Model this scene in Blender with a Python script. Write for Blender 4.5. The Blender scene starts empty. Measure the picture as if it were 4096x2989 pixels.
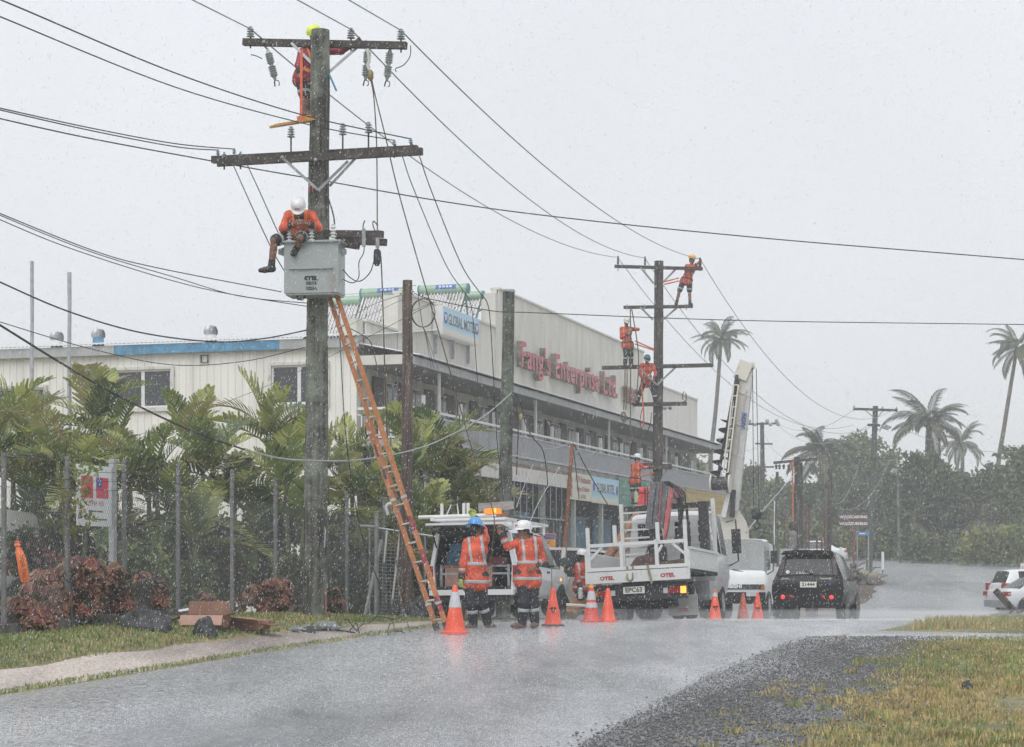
import bpy, bmesh, math, random
import numpy as np
from mathutils import Vector, Matrix, Euler, noise
random.seed(7); np.random.seed(7)
R = math.radians
S = bpy.context.scene
COL = S.collection

# ---------------------------------------------------------------- camera, sky, sun, exposure
F, PX0, HOR, CAMZ = 8192.0, 2048.0, 2275.0, 1.95      # focal length and horizon in photo pixels, eye height
cam_d = bpy.data.cameras.new('camera'); cam = bpy.data.objects.new('camera', cam_d); COL.objects.link(cam)
cam.location = (0, 0, CAMZ); cam.rotation_euler = (R(90), 0, 0)
cam_d.sensor_width = 36; cam_d.lens = 36 * F / 4096; cam_d.shift_y = (HOR - 1494.5) / 4096
cam_d.clip_start = 0.5; cam_d.clip_end = 6000
S.camera = cam
SUN_EL, SUN_AZ = 52, 200          # behind the camera, veiled by the rain cloud
W = bpy.data.worlds.new('World'); S.world = W; W.use_nodes = True
nt = W.node_tree; N = nt.nodes; L = nt.links
bg = N['Background']; sky = N.new('ShaderNodeTexSky'); sky.sky_type = 'NISHITA'; sky.sun_disc = False
sky.sun_elevation = R(SUN_EL); sky.sun_rotation = R(SUN_AZ); sky.air_density = 1.0; sky.dust_density = 4.0
hs = N.new('ShaderNodeHueSaturation'); hs.inputs['Saturation'].default_value = 0.12; hs.inputs['Value'].default_value = 1.0
mx = N.new('ShaderNodeMix'); mx.data_type = 'RGBA'; mx.inputs[0].default_value = 0.85
mx.inputs[7].default_value = (9.3, 9.65, 10.2, 1)       # the even grey cloud layer
L.new(sky.outputs[0], hs.inputs['Color']); L.new(hs.outputs[0], mx.inputs[6]); 
cl = N.new('ShaderNodeTexNoise'); cl.inputs['Scale'].default_value = 2.2; cl.inputs['Detail'].default_value = 3; wc = N.new('ShaderNodeTexCoord'); L.new(wc.outputs['Generated'], cl.inputs['Vector'])
cm = N.new('ShaderNodeMapRange'); cm.inputs[1].default_value = .3; cm.inputs[2].default_value = .7; cm.inputs[3].default_value = .93; cm.inputs[4].default_value = 1.06; L.new(cl.outputs[0], cm.inputs[0])
sc_ = N.new('ShaderNodeVectorMath'); sc_.operation = 'SCALE'; L.new(mx.outputs[2], sc_.inputs[0]); L.new(cm.outputs[0], sc_.inputs['Scale']); L.new(sc_.outputs[0], bg.inputs[0])   # soft unevenness of the cloud
bg.inputs[1].default_value = 0.1
sd = bpy.data.lights.new('sun', 'SUN'); sd.energy = 1.5; sd.angle = R(50); sd.color = (1, 0.985, 0.96)
sun = bpy.data.objects.new('sun', sd); COL.objects.link(sun); sun.location = (0, -20, 40)
sun.rotation_euler = (R(90 - SUN_EL), 0, R(-(SUN_AZ - 180)))
S.view_settings.view_transform = 'Standard'; S.view_settings.look = 'None'
S.view_settings.exposure = 0.07; S.view_settings.gamma = 1.0
S.view_settings.use_curve_mapping = False
S.cycles.use_denoising = True; S.cycles.max_bounces = 8; S.cycles.volume_bounces = 2; S.cycles.transparent_max_bounces = 12
S.cycles.sample_clamp_indirect = 4

# ---------------------------------------------------------------- frames
TH = R(17); D = Vector((math.sin(TH), math.cos(TH), 0)); Rt = Vector((math.cos(TH), -math.sin(TH), 0))
def at(px, py, Y): return Vector(((px - PX0) / F * Y, Y, CAMZ + (HOR - py) / F * Y))
def uv(u, v): return (u * D.x + v * Rt.x, u * D.y + v * Rt.y)
def to_uv(x, y): return (x * D.x + y * D.y, x * Rt.x + y * Rt.y)
_py = [-60, 0, 10, 16, 21.5, 26, 34.4, 38, 44, 51, 65, 82, 95, 105, 117, 135, 160, 220, 400, 3000]
_ph = [1.95, 1.95, 1.65, 1.47, 1.325, 1.195, .985, .985, 1.15, 1.325, 1.62, 1.83, 1.35, .8, .2, -.35, -.9, -1.6, -3, -3]
def _smooth_tab():
    ys = np.arange(-60, 420, .5); h = np.interp(ys, _py, _ph); k = np.hanning(9); k /= k.sum()
    hp = np.concatenate([np.full(4, h[0]), h, np.full(4, h[-1])]); return ys, np.convolve(hp, k, 'valid')
_ty, _thh = _smooth_tab()
def sst(a, b, x): t = min(1, max(0, (x - a) / (b - a))); return t * t * (3 - 2 * t)
def gz(x, y):
    z = CAMZ - float(np.interp(y, _ty, _thh))
    u, v = to_uv(x, y)
    if v < -11.5: z += (.07 + .23 * (1 - sst(31, 39, y))) * sst(11.5, 13.4, -v)
    return z
def gp(px, py, lo=8, hi=140):
    ys = np.arange(lo, hi, .05)
    for y in ys:
        p = at(px, py, y)
        if p.z <= gz(p.x, p.y): return Vector((p.x, p.y, gz(p.x, p.y)))
    return at(px, py, hi)
def ground(x, y, up=0): return Vector((x, y, gz(x, y) + up))

# ---------------------------------------------------------------- materials
MATS = {}
def pm(name, col, rough=.6, metal=0., var=.18, scale=6., bump=0., stretch=(1, 1, 1), col2=None, spec=.5, bscale=None, trans=0., emit=None, estr=0., coat=0., detail=5., lo=.35, hi=.68):
    if name in MATS: return MATS[name]
    m = bpy.data.materials.new(name); m.use_nodes = True; t = m.node_tree; n = t.nodes; l = t.links
    b = n['Principled BSDF']
    tc = n.new('ShaderNodeTexCoord'); mp = n.new('ShaderNodeMapping'); mp.inputs['Scale'].default_value = stretch
    l.new(tc.outputs['Object'], mp.inputs[0])
    nz = n.new('ShaderNodeTexNoise'); nz.inputs['Scale'].default_value = scale; nz.inputs['Detail'].default_value = detail
    l.new(mp.outputs[0], nz.inputs['Vector'])
    rp = n.new('ShaderNodeValToRGB'); rp.color_ramp.elements[0].position = lo; rp.color_ramp.elements[1].position = hi
    c1 = tuple(max(0, c * (1 - var)) for c in col); c2 = col2 if col2 else tuple(min(1, c * (1 + var)) for c in col)
    if col2: c1 = col
    rp.color_ramp.elements[0].color = (*c1, 1); rp.color_ramp.elements[1].color = (*c2, 1)
    l.new(nz.outputs['Fac'], rp.inputs[0]); l.new(rp.outputs[0], b.inputs['Base Color'])
    b.inputs['Roughness'].default_value = rough; b.inputs['Metallic'].default_value = metal
    b.inputs['Specular IOR Level'].default_value = spec
    if coat: b.inputs['Coat Weight'].default_value = coat; b.inputs['Coat Roughness'].default_value = .12
    if trans: b.inputs['Transmission Weight'].default_value = trans
    if emit: b.inputs['Emission Color'].default_value = (*emit, 1); b.inputs['Emission Strength'].default_value = estr
    if bump:
        nb = n.new('ShaderNodeTexNoise'); nb.inputs['Scale'].default_value = bscale or scale * 4; nb.inputs['Detail'].default_value = 4
        l.new(mp.outputs[0], nb.inputs['Vector'])
        bp = n.new('ShaderNodeBump'); bp.inputs['Strength'].default_value = bump; bp.inputs['Distance'].default_value = .03
        l.new(nb.outputs['Fac'], bp.inputs['Height']); l.new(bp.outputs[0], b.inputs['Normal'])
    MATS[name] = m; return m

# ---------------------------------------------------------------- mesh builder
class MB:
    def __init__(s): s.v = []; s.f = []; s.mi = []; s.cm = 0
    def add(s, vs, fs, m=None):
        o = len(s.v); s.v.extend([tuple(v) for v in vs]); mm = s.cm if m is None else m
        for f in fs: s.f.append(tuple(i + o for i in f)); s.mi.append(mm)
        return s
    def box(s, c, d, rot=None, m=None, tx=1., ty=1.):
        hx, hy, hz = d[0] / 2, d[1] / 2, d[2] / 2; vs = []
        for sz in (-1, 1):
            k = (tx, ty) if sz > 0 else (1, 1)
            for sx, sy in ((-1, -1), (1, -1), (1, 1), (-1, 1)):
                p = Vector((sx * hx * k[0], sy * hy * k[1], sz * hz))
                if rot is not None: p = rot @ p
                vs.append(Vector(c) + p)
        return s.add(vs, [(0, 3, 2, 1), (4, 5, 6, 7), (0, 1, 5, 4), (1, 2, 6, 5), (2, 3, 7, 6), (3, 0, 4, 7)], m)
    def bar(s, a, b, w, h=None, up=(0, 0, 1), m=None):
        a = Vector(a); b = Vector(b); d = b - a; ln = d.length
        if ln < 1e-6: return s
        y = d / ln; u = Vector(up)
        if abs(y.dot(u)) > .98: u = Vector((1, 0, 0))
        x = y.cross(u).normalized(); z = x.cross(y)
        rot = Matrix((x, y, z)).transposed()
        return s.box((a + b) / 2, (w, ln, h or w), rot, m)
    def tube(s, pts, r, n=6, caps=True, m=None):
        pts = [Vector(p) for p in pts]; k = len(pts); rr = r if isinstance(r, (list, tuple)) else [r] * k
        vs = []; ref = None
        for i, p in enumerate(pts):
            t = (pts[min(i + 1, k - 1)] - pts[max(i - 1, 0)])
            t = t.normalized() if t.length > 1e-9 else Vector((0, 0, 1))
            if ref is None:
                ref = Vector((1, 0, 0)) if abs(t.x) < .8 else Vector((0, 1, 0))
            x = (ref - t * ref.dot(t)).normalized(); y = t.cross(x); ref = x
            for j in range(n):
                a = 2 * math.pi * j / n; vs.append(p + (x * math.cos(a) + y * math.sin(a)) * rr[i])
        fs = []
        for i in range(k - 1):
            for j in range(n):
                j2 = (j + 1) % n; fs.append((i * n + j, i * n + j2, (i + 1) * n + j2, (i + 1) * n + j))
        if caps: fs.append(tuple(range(n - 1, -1, -1))); fs.append(tuple(range((k - 1) * n, k * n)))
        return s.add(vs, fs, m)
    def cyl(s, a, b, r0, r1=None, n=10, m=None): return s.tube([a, b], [r0, r0 if r1 is None else r1], n, True, m)
    def lathe(s, prof, n=12, M=None, m=None):
        vs = []; k = len(prof)
        for r, z in prof:
            for j in range(n):
                a = 2 * math.pi * j / n; p = Vector((r * math.cos(a), r * math.sin(a), z)); vs.append(M @ p if M else p)
        fs = [(i * n + j, i * n + (j + 1) % n, (i + 1) * n + (j + 1) % n, (i + 1) * n + j) for i in range(k - 1) for j in range(n)]
        if prof[0][0] > 1e-4: fs.append(tuple(range(n - 1, -1, -1)))
        if prof[-1][0] > 1e-4: fs.append(tuple(range((k - 1) * n, k * n)))
        return s.add(vs, fs, m)
    def prism(s, poly, a, b, f3, m=None):                # poly in 2D, extruded from a to b; f3(x, y, t) gives the point
        k = len(poly); vs = [f3(x, y, a) for x, y in poly] + [f3(x, y, b) for x, y in poly]
        fs = [tuple(range(k - 1, -1, -1)), tuple(range(k, 2 * k))] + [(i, (i + 1) % k, k + (i + 1) % k, k + i) for i in range(k)]
        return s.add(vs, fs, m)
    def mesh(s, name, mats, smooth=40):
        me = bpy.data.meshes.new(name); me.from_pydata(s.v, [], s.f)
        ml = mats if isinstance(mats, (list, tuple)) else [mats]
        for m in ml: me.materials.append(m)
        if len(ml) > 1: me.polygons.foreach_set('material_index', s.mi)
        if smooth:
            me.polygons.foreach_set('use_smooth', [True] * len(me.polygons))
            try: me.set_sharp_from_angle(angle=R(smooth))
            except Exception: pass
        me.update(); return me
    def build(s, name, mats, parent=None, org=None, smooth=40, fix=True):
        if org is not None:
            ox, oy, oz = org; s.v = [(x - ox, y - oy, z - oz) for x, y, z in s.v]
        me = s.mesh(name, mats, smooth)
        if fix:
            bm = bmesh.new(); bm.from_mesh(me); bmesh.ops.recalc_face_normals(bm, faces=bm.faces); bm.to_mesh(me); bm.free()
        return link(name, me, parent, org if parent is None else None)
def link(name, me, parent=None, loc=None):
    o = bpy.data.objects.new(name, me); COL.objects.link(o)
    if parent is not None: o.parent = parent
    if loc is not None: o.location = loc
    return o
def tag(o, label=None, cat=None, group=None, kind=None):
    if label: o['label'] = label
    if cat: o['category'] = cat
    if group: o['group'] = group
    if kind: o['kind'] = kind
    return o
def empty(name, loc, label=None, cat=None, group=None, rz=0., rot=None):
    o = bpy.data.objects.new(name, None); COL.objects.link(o); o.location = loc; o.empty_display_size = .2
    o.rotation_euler = rot if rot else (0, 0, rz); return tag(o, label, cat, group)
def rel(parent): return tuple(parent.location)
def copy_tree(o, parent=None):
    c = o.copy(); COL.objects.link(c); c.parent = parent
    for ch in list(o.children): copy_tree(ch, c)
    return c
def text_mesh(txt, size, extrude=.0, offset=0., align='CENTER', spacing=1., mats=None, shear=0., name='lettering', sx=1.):
    cu = bpy.data.curves.new('t', 'FONT'); cu.body = txt; cu.size = size; cu.extrude = extrude; cu.offset = offset
    cu.align_x = align; cu.align_y = 'CENTER'; cu.space_character = spacing; cu.shear = shear; cu.resolution_u = 3
    o = bpy.data.objects.new('t', cu); COL.objects.link(o)
    me = bpy.data.meshes.new_from_object(o.evaluated_get(bpy.context.evaluated_depsgraph_get()))
    bpy.data.objects.remove(o); bpy.data.curves.remove(cu); me.name = name; me.materials.clear()
    if sx != 1: me.transform(Matrix.Diagonal((sx, 1, 1, 1)))
    for m in (mats or []): me.materials.append(m)
    return me
def text_on(txt, size, mat, parent, loc, rot, name='lettering', **k):
    o = link(name, text_mesh(txt, size, mats=[mat], **k), parent, loc); o.rotation_euler = rot; return o
FACE = (R(90), 0, 0)                                    # lettering that faces -y (towards the camera)
def loose_mesh(name, V, Fc, mats, mi=None, smooth=False):   # from numpy arrays, equal-sided faces
    me = bpy.data.meshes.new(name); nv = len(V); nf = len(Fc); k = Fc.shape[1]
    me.vertices.add(nv); me.vertices.foreach_set('co', np.ascontiguousarray(V, dtype=np.float32).ravel())
    me.loops.add(nf * k); me.loops.foreach_set('vertex_index', np.ascontiguousarray(Fc, dtype=np.int32).ravel())
    me.polygons.add(nf); me.polygons.foreach_set('loop_start', np.arange(0, nf * k, k, dtype=np.int32))
    for m in (mats if isinstance(mats, (list, tuple)) else [mats]): me.materials.append(m)
    if mi is not None: me.polygons.foreach_set('material_index', np.asarray(mi, dtype=np.int32))
    if smooth: me.polygons.foreach_set('use_smooth', np.ones(nf, dtype=bool))
    me.update(calc_edges=True); return me
# ================================================================ SETTING: ground, road, verges
def ground_mat():
    m = bpy.data.materials.new('ground_turf'); m.use_nodes = True; t = m.node_tree; n = t.nodes; l = t.links; b = n['Principled BSDF']
    g = n.new('ShaderNodeNewGeometry')
    n1 = n.new('ShaderNodeTexNoise'); n1.inputs['Scale'].default_value = .45; n1.inputs['Detail'].default_value = 6; n1.inputs['Roughness'].default_value = .65
    n2 = n.new('ShaderNodeTexNoise'); n2.inputs['Scale'].default_value = 9; n2.inputs['Detail'].default_value = 5
    l.new(g.outputs['Position'], n1.inputs['Vector']); l.new(g.outputs['Position'], n2.inputs['Vector'])
    r1 = n.new('ShaderNodeValToRGB'); e = r1.color_ramp.elements
    e[0].position = .36; e[0].color = (.12, .135, .05, 1); e[1].position = .62; e[1].color = (.30, .24, .13, 1)
    r2 = n.new('ShaderNodeValToRGB'); r2.color_ramp.elements[0].color = (.55, .55, .55, 1); r2.color_ramp.elements[1].color = (1.25, 1.25, 1.25, 1)
    r2.color_ramp.elements[0].position = .3; r2.color_ramp.elements[1].position = .7
    x = n.new('ShaderNodeMix'); x.data_type = 'RGBA'; x.blend_type = 'MULTIPLY'; x.inputs[0].default_value = 1
    l.new(n1.outputs[0], r1.inputs[0]); l.new(n2.outputs[0], r2.inputs[0]); l.new(r1.outputs[0], x.inputs[6]); l.new(r2.outputs[0], x.inputs[7])
    l.new(x.outputs[2], b.inputs['Base Color']); b.inputs['Roughness'].default_value = .75
    bp = n.new('ShaderNodeBump'); bp.inputs['Strength'].default_value = .6; bp.inputs['Distance'].default_value = .04
    l.new(n2.outputs[0], bp.inputs['Height']); l.new(bp.outputs[0], b.inputs['Normal']); return m
def wet_mat(name, dark, light, water=.5, scale=(.35, 1.6), rough=(.55, .16), fine=60., bump=.5):
    """wet stone surface: grain, and a film of rain water that lies in shallow streaks along the road"""
    m = bpy.data.materials.new(name); m.use_nodes = True; t = m.node_tree; n = t.nodes; l = t.links; b = n['Principled BSDF']
    g = n.new('ShaderNodeNewGeometry'); mp = n.new('ShaderNodeMapping'); mp.vector_type = 'POINT'
    mp.inputs['Rotation'].default_value = (0, 0, TH); mp.inputs['Scale'].default_value = (1, .28, 1); l.new(g.outputs['Position'], mp.inputs[0])
    n1 = n.new('ShaderNodeTexNoise'); n1.inputs['Scale'].default_value = scale[0]; n1.inputs['Detail'].default_value = 8; n1.inputs['Roughness'].default_value = .68
    l.new(mp.outputs[0], n1.inputs['Vector'])
    nf = n.new('ShaderNodeTexNoise'); nf.inputs['Scale'].default_value = fine; nf.inputs['Detail'].default_value = 3; l.new(g.outputs['Position'], nf.inputs['Vector'])
    nm = n.new('ShaderNodeTexNoise'); nm.inputs['Scale'].default_value = 14; nm.inputs['Detail'].default_value = 5; nm.inputs['Roughness'].default_value = .7; l.new(g.outputs['Position'], nm.inputs['Vector'])
    ad = n.new('ShaderNodeMath'); ad.operation = 'MULTIPLY_ADD'; ad.inputs[1].default_value = .55; l.new(nm.outputs[0], ad.inputs[0])
    sc = n.new('ShaderNodeMath'); sc.operation = 'MULTIPLY'; sc.inputs[1].default_value = .45; l.new(n1.outputs[0], sc.inputs[0]); l.new(sc.outputs[0], ad.inputs[2])
    wr = n.new('ShaderNodeMapRange'); wr.inputs[1].default_value = .66 - water * .3; wr.inputs[2].default_value = .78 - water * .3; l.new(ad.outputs[0], wr.inputs[0])
    cr = n.new('ShaderNodeValToRGB'); cr.color_ramp.elements[0].color = (*dark, 1); cr.color_ramp.elements[1].color = (*light, 1)
    cr.color_ramp.elements[0].position = .35; cr.color_ramp.elements[1].position = .7; l.new(nf.outputs[0], cr.inputs[0]); 
    lm = n.new('ShaderNodeMapRange'); lm.inputs[1].default_value = .36; lm.inputs[2].default_value = .64; lm.inputs[3].default_value = .38; lm.inputs[4].default_value = 1.4; l.new(n1.outputs[0], lm.inputs[0])
    mm = n.new('ShaderNodeVectorMath'); mm.operation = 'SCALE'; l.new(cr.outputs[0], mm.inputs[0]); l.new(lm.outputs[0], mm.inputs['Scale']); l.new(mm.outputs[0], b.inputs['Base Color'])
    rr = n.new('ShaderNodeMapRange'); rr.inputs[3].default_value = rough[0]; rr.inputs[4].default_value = rough[1]; l.new(wr.outputs[0], rr.inputs[0]); l.new(rr.outputs[0], b.inputs['Roughness'])
    sp = n.new('ShaderNodeMapRange'); sp.inputs[3].default_value = .25; sp.inputs[4].default_value = .75; l.new(wr.outputs[0], sp.inputs[0]); l.new(sp.outputs[0], b.inputs['Specular IOR Level'])
    bs = n.new('ShaderNodeMapRange'); bs.inputs[3].default_value = bump; bs.inputs[4].default_value = bump * .35; l.new(wr.outputs[0], bs.inputs[0])
    bp = n.new('ShaderNodeBump'); bp.inputs['Distance'].default_value = .004; l.new(bs.outputs[0], bp.inputs['Strength']); l.new(nf.outputs[0], bp.inputs['Height']); l.new(bp.outputs[0], b.inputs['Normal'])
    return m
M_ROAD = wet_mat('wet_asphalt', (.13, .134, .143), (.52, .53, .55), .66, rough=(.36, .14), fine=42, bump=.3)  # colour lightened past asphalt, with pale streaks, for splash froth and sky sheen
M_GRAVEL = wet_mat('wet_gravel', (.075, .075, .077), (.33, .328, .33), .45, rough=(.6, .16), fine=38, bump=.9)
M_FOOT = wet_mat('crushed_coral', (.24, .205, .18), (.50, .44, .40), .1, rough=(.85, .5), fine=30, bump=.8)
M_DRIVE = wet_mat('wet_driveway', (.16, .16, .165), (.42, .42, .43), .75, rough=(.4, .12), fine=24)
M_DIRT = wet_mat('wet_dirt', (.075, .055, .04), (.2, .165, .13), .35, rough=(.8, .3), fine=18, bump=.9)

def sheet(name, left, right, n_u, n_v, up, mat, kind='structure'):     # sheet between two polylines, laid on the ground
    def walk(pl, t):
        ds = [0]
        for a, b in zip(pl, pl[1:]): ds.append(ds[-1] + math.dist(a, b))
        s = t * ds[-1]
        for i in range(len(pl) - 1):
            if s <= ds[i + 1] + 1e-9:
                k = (s - ds[i]) / max(1e-9, ds[i + 1] - ds[i]); return (pl[i][0] + (pl[i + 1][0] - pl[i][0]) * k, pl[i][1] + (pl[i + 1][1] - pl[i][1]) * k)
        return pl[-1]
    V = []
    for i in range(n_u + 1):
        a = walk(left, i / n_u); b = walk(right, i / n_u)
        for j in range(n_v + 1):
            t = j / n_v; x = a[0] + (b[0] - a[0]) * t; y = a[1] + (b[1] - a[1]) * t; V.append((x, y, gz(x, y) + (up if 0 < j < n_v else min(up, .008) - .012)))
    Fc = [(i * (n_v + 1) + j, i * (n_v + 1) + j + 1, (i + 1) * (n_v + 1) + j + 1, (i + 1) * (n_v + 1) + j) for i in range(n_u) for j in range(n_v)]
    me = bpy.data.meshes.new(name); me.from_pydata(V, [], Fc); me.materials.append(mat); me.polygons.foreach_set('use_smooth', [True] * len(Fc))
    o = link(name, me); return tag(o, kind=kind)
def ground_sheet():
    xs = list(np.arange(-30, 40.1, .5)); ys = list(np.arange(2, 150, .5))
    xs = [-3000, -800, -300, -150, -90, -60, -45, -36] + xs + [46, 56, 70, 100, 160, 300, 800, 3000]
    ys = [-3000, -400, -60, -20] + ys + [160, 180, 220, 300, 500, 1200, 4000]
    V = [(x, y, gz(x, y)) for y in ys for x in xs]; nx = len(xs)
    Fc = [(j * nx + i, j * nx + i + 1, (j + 1) * nx + i + 1, (j + 1) * nx + i) for j in range(len(ys) - 1) for i in range(nx - 1)]
    me = bpy.data.meshes.new('ground'); me.from_pydata(V, [], Fc); me.materials.append(ground_mat()); me.polygons.foreach_set('use_smooth', [True] * len(Fc))
    tag(link('ground', me), kind='structure')
ground_sheet()
def XV(v, Y): return ((v + .2924 * Y) / .9563, Y)
def wob(pl, amp, sc, step=.6, seed=0):                   # a ragged edge
    out = []
    for a, b in zip(pl, pl[1:]):
        n = max(1, int(math.dist(a, b) / step))
        for i in range(n):
            t = i / n; x = a[0] + (b[0] - a[0]) * t; y = a[1] + (b[1] - a[1]) * t
            out.append((x + amp * noise.noise(Vector((x * sc, y * sc, seed))) * 2, y))
    return out + [pl[-1]]
# main road: straight on between its edges, a dip, then up to the bend; widens past the side track
roadL = wob([XV(-11.45, -6), XV(-11.45, 48), (8.6, 66), (11.6, 76), (14.2, 86), (20.4, 112), (20.5, 122), (10, 131), (-10, 138)], .05, .9)
roadR = wob([XV(-3.8, -6), XV(-4.05, 15), XV(-4.3, 18.5), XV(-4.65, 24), XV(-4.75, 31), XV(-3.9, 34), XV(-3.7, 38), (17, 66), (21.5, 76), (31, 86), (36, 108), (36, 140), (14, 146), (-10, 148)], .09, 1.3, seed=4)
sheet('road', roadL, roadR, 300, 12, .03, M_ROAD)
sheet('gravel_shoulder', wob([XV(-4.0, -6), XV(-4.3, 15), XV(-4.6, 18.5), XV(-4.95, 24), XV(-5.0, 31.5)], .07, 1.2, seed=1), wob([XV(-2.1, -6), XV(-2.4, 14), XV(-2.8, 22), XV(-3.3, 27), XV(-3.4, 31.5)], .28, .8, .3, seed=2), 110, 6, .016, M_GRAVEL)
sheet('footpath', wob([XV(-12.5, 8), XV(-12.45, 24), XV(-12.3, 32), XV(-12.1, 44)], .1, .8, seed=3), wob([XV(-11.4, 8), XV(-11.4, 26), XV(-11.25, 44)], .07, 1.1, seed=5), 90, 3, .016, M_FOOT)
sheet('side_track', wob([XV(-4.3, 31.0), (9, 30.0), (16, 27.6), (30, 22)], .04, 1), wob([XV(-4.3, 33.6), (9, 32.2), (16, 30.1), (30, 25)], .05, 1), 50, 4, .022, M_DRIVE)
sheet('dirt_bank', wob([(9.2, 72), (10.5, 84), (14, 98), (17.5, 112)], .2, .5), wob([(12.0, 73), (14.4, 85), (18.9, 104), (20.8, 113)], .3, .4, seed=9), 50, 6, .045, M_DIRT)
sheet('shop_forecourt', [uv(46, -20.9), uv(112, -20.9)], [uv(46, -11.6), uv(112, -11.6)], 60, 8, .02, M_DRIVE)

# ---- grass blades, gravel stones: too many to count
M_GRASS = pm('grass_green', (.12, .175, .05), .6, var=.4, scale=3)
M_GRASS2 = pm('grass_straw', (.42, .33, .15), .7, var=.35, scale=3)
M_GRASS3 = pm('grass_lime', (.23, .27, .085), .6, var=.3, scale=3)
def blades(name, spots, label, mats):
    """spots: list of (x, y, z, height, material index)"""
    n = len(spots); P = np.array([s[:3] for s in spots]); h = np.array([s[3] for s in spots]); a = np.random.rand(n) * 2 * math.pi
    w = .004 + .006 * np.random.rand(n) + h * .02; dx = np.cos(a); dy = np.sin(a); lean = np.random.rand(n) * .6 * h; b = np.random.rand(n) * 2 * math.pi
    base1 = P + np.stack([dx * w, dy * w, 0 * h - .01], 1); base2 = P - np.stack([dx * w, dy * w, 0 * h + .01], 1)
    mid = P + np.stack([np.cos(b) * lean * .35, np.sin(b) * lean * .35, h * .6], 1); tip = P + np.stack([np.cos(b) * lean, np.sin(b) * lean, h], 1)
    m1 = mid + np.stack([dx * w * .7, dy * w * .7, 0 * h], 1); m2 = mid - np.stack([dx * w * .7, dy * w * .7, 0 * h], 1)
    V = np.stack([base1, base2, m2, m1, tip], 1).reshape(-1, 3); i = np.arange(n)[:, None] * 5
    Fc = np.concatenate([i + [[0, 1, 2]], i + [[0, 2, 3]], i + [[3, 2, 4]]]); mi = np.array([s[4] for s in spots])
    me = loose_mesh(name, V, Fc, mats, np.concatenate([mi, mi, mi])); return tag(link(name, me), label, 'grass', kind='stuff')
def grass_right():
    sp = []
    while len(sp) < 56000:
        Y = random.uniform(15.5, 31.5) if random.random() < .8 else random.uniform(13, 24); v = -3.9 + random.random() ** .85 * 11.5; x, y = XV(v, Y)
        if x > .26 * Y + 3.0: continue
        d = noise.noise(Vector((x * .9, y * .9, 3))) + .5 * noise.noise(Vector((x * 3, y * 3, 8)))
        edge = sst(-3.7, -2.2, v)
        if d + edge * .75 < .22 + random.random() * .35: continue
        dry = noise.noise(Vector((x * .35, y * .25, 17))) * 1.2 + (.35 if Y < 24 else -.25)
        r = random.random(); m = 1 if r < .55 + dry * .6 else (2 if r < .9 else 0)
        tuft = 1.0 + 1.3 * max(0, noise.noise(Vector((x * 1.7, y * 1.7, 31))))
        sp.append((x, y, gz(x, y), random.uniform(.02, .055) * tuft, m))
    for k in range(120):                                # longer tufts
        Y = random.uniform(15.5, 30); v = random.uniform(-3.4, 3); x, y = XV(v, Y); m = random.choice((1, 1, 2))
        for q in range(22):
            a = x + random.gauss(0, .05); b = y + random.gauss(0, .05); sp.append((a, b, gz(a, b), random.uniform(.05, .13), m if random.random() < .8 else 2))
    return sp
blades('grass_on_right_verge', grass_right(), 'dry straw and green grass tufts on the right verge', [M_GRASS, M_GRASS2, M_GRASS3])
def grass_far():
    sp = []
    while len(sp) < 13000:
        Y = random.uniform(33.5, 62); x = random.uniform(6.5, .256 * Y + 4)
        u, v = to_uv(x, Y)
        if v < -3.75 + .2 * noise.noise(Vector((x, Y, 2))): continue
        sp.append((x, Y, gz(x, Y), random.uniform(.05, .16), random.choice((0, 2, 2, 2, 1)) if x > 9 else random.choice((1, 2, 1))))
    return sp
blades('grass_beyond_side_track', grass_far(), 'bright green grass patch beyond the white wet side track', [M_GRASS, M_GRASS2, M_GRASS3])
def grass_left():
    sp = []
    while len(sp) < 30000:
        Y = random.uniform(19, 42); v = -12.35 - random.random() * 2.4; x, y = XV(v, Y)
        if random.random() < .12: v = random.uniform(-11.62, -11.4); x, y = XV(v, Y)
        if abs(x) > .255 * Y: continue
        r = random.random(); dry = noise.noise(Vector((x * .7, y * .4, 5)))
        sp.append((x, y, gz(x, y), random.uniform(.025, .07) if v < -12 else random.uniform(.02, .06), 1 if r < .2 + dry * .5 else (2 if r < .6 else 0)))
    return sp
blades('grass_on_left_verge', grass_left(), 'short green grass on the bank below the chain fence', [M_GRASS, M_GRASS2, M_GRASS3])
def stones(name, n, place, mat, label):
    base = np.array([(1, 0, 0), (-1, 0, 0), (0, 1, 0), (0, -1, 0), (0, 0, 1), (0, 0, -1)], float)
    fc = np.array([(0, 2, 4), (2, 1, 4), (1, 3, 4), (3, 0, 4), (2, 0, 5), (1, 2, 5), (3, 1, 5), (0, 3, 5)])
    V = np.zeros((n, 6, 3)); 
    for i in range(n):
        x, y, s = place(); j = base * (np.random.rand(6, 3) * .5 + .7) * s * np.array([1, 1, .6]); a = random.random() * 6.3; c, q = math.cos(a), math.sin(a)
        V[i] = np.stack([j[:, 0] * c - j[:, 1] * q + x, j[:, 0] * q + j[:, 1] * c + y, j[:, 2] + gz(x, y) + .02 + s * .2], 1)
    Fc = (np.arange(n)[:, None, None] * 6 + fc[None]).reshape(-1, 3)
    return tag(link(name, loose_mesh(name, V.reshape(-1, 3), Fc, mat)), label, 'gravel', kind='stuff')
def pl_g():
    Y = random.uniform(14.5, 31.5); v = random.gauss(-3.6, .75)
    e_ = np.interp(Y, [15, 18.5, 24, 31], [-4.0, -4.25, -4.6, -4.7])
    if v < e_ - .25: v = e_ + random.gauss(.1, .25)
    x, y = XV(v, Y); return x, y, random.uniform(.005, .015) * (1.8 if random.random() < .05 else 1)
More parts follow.
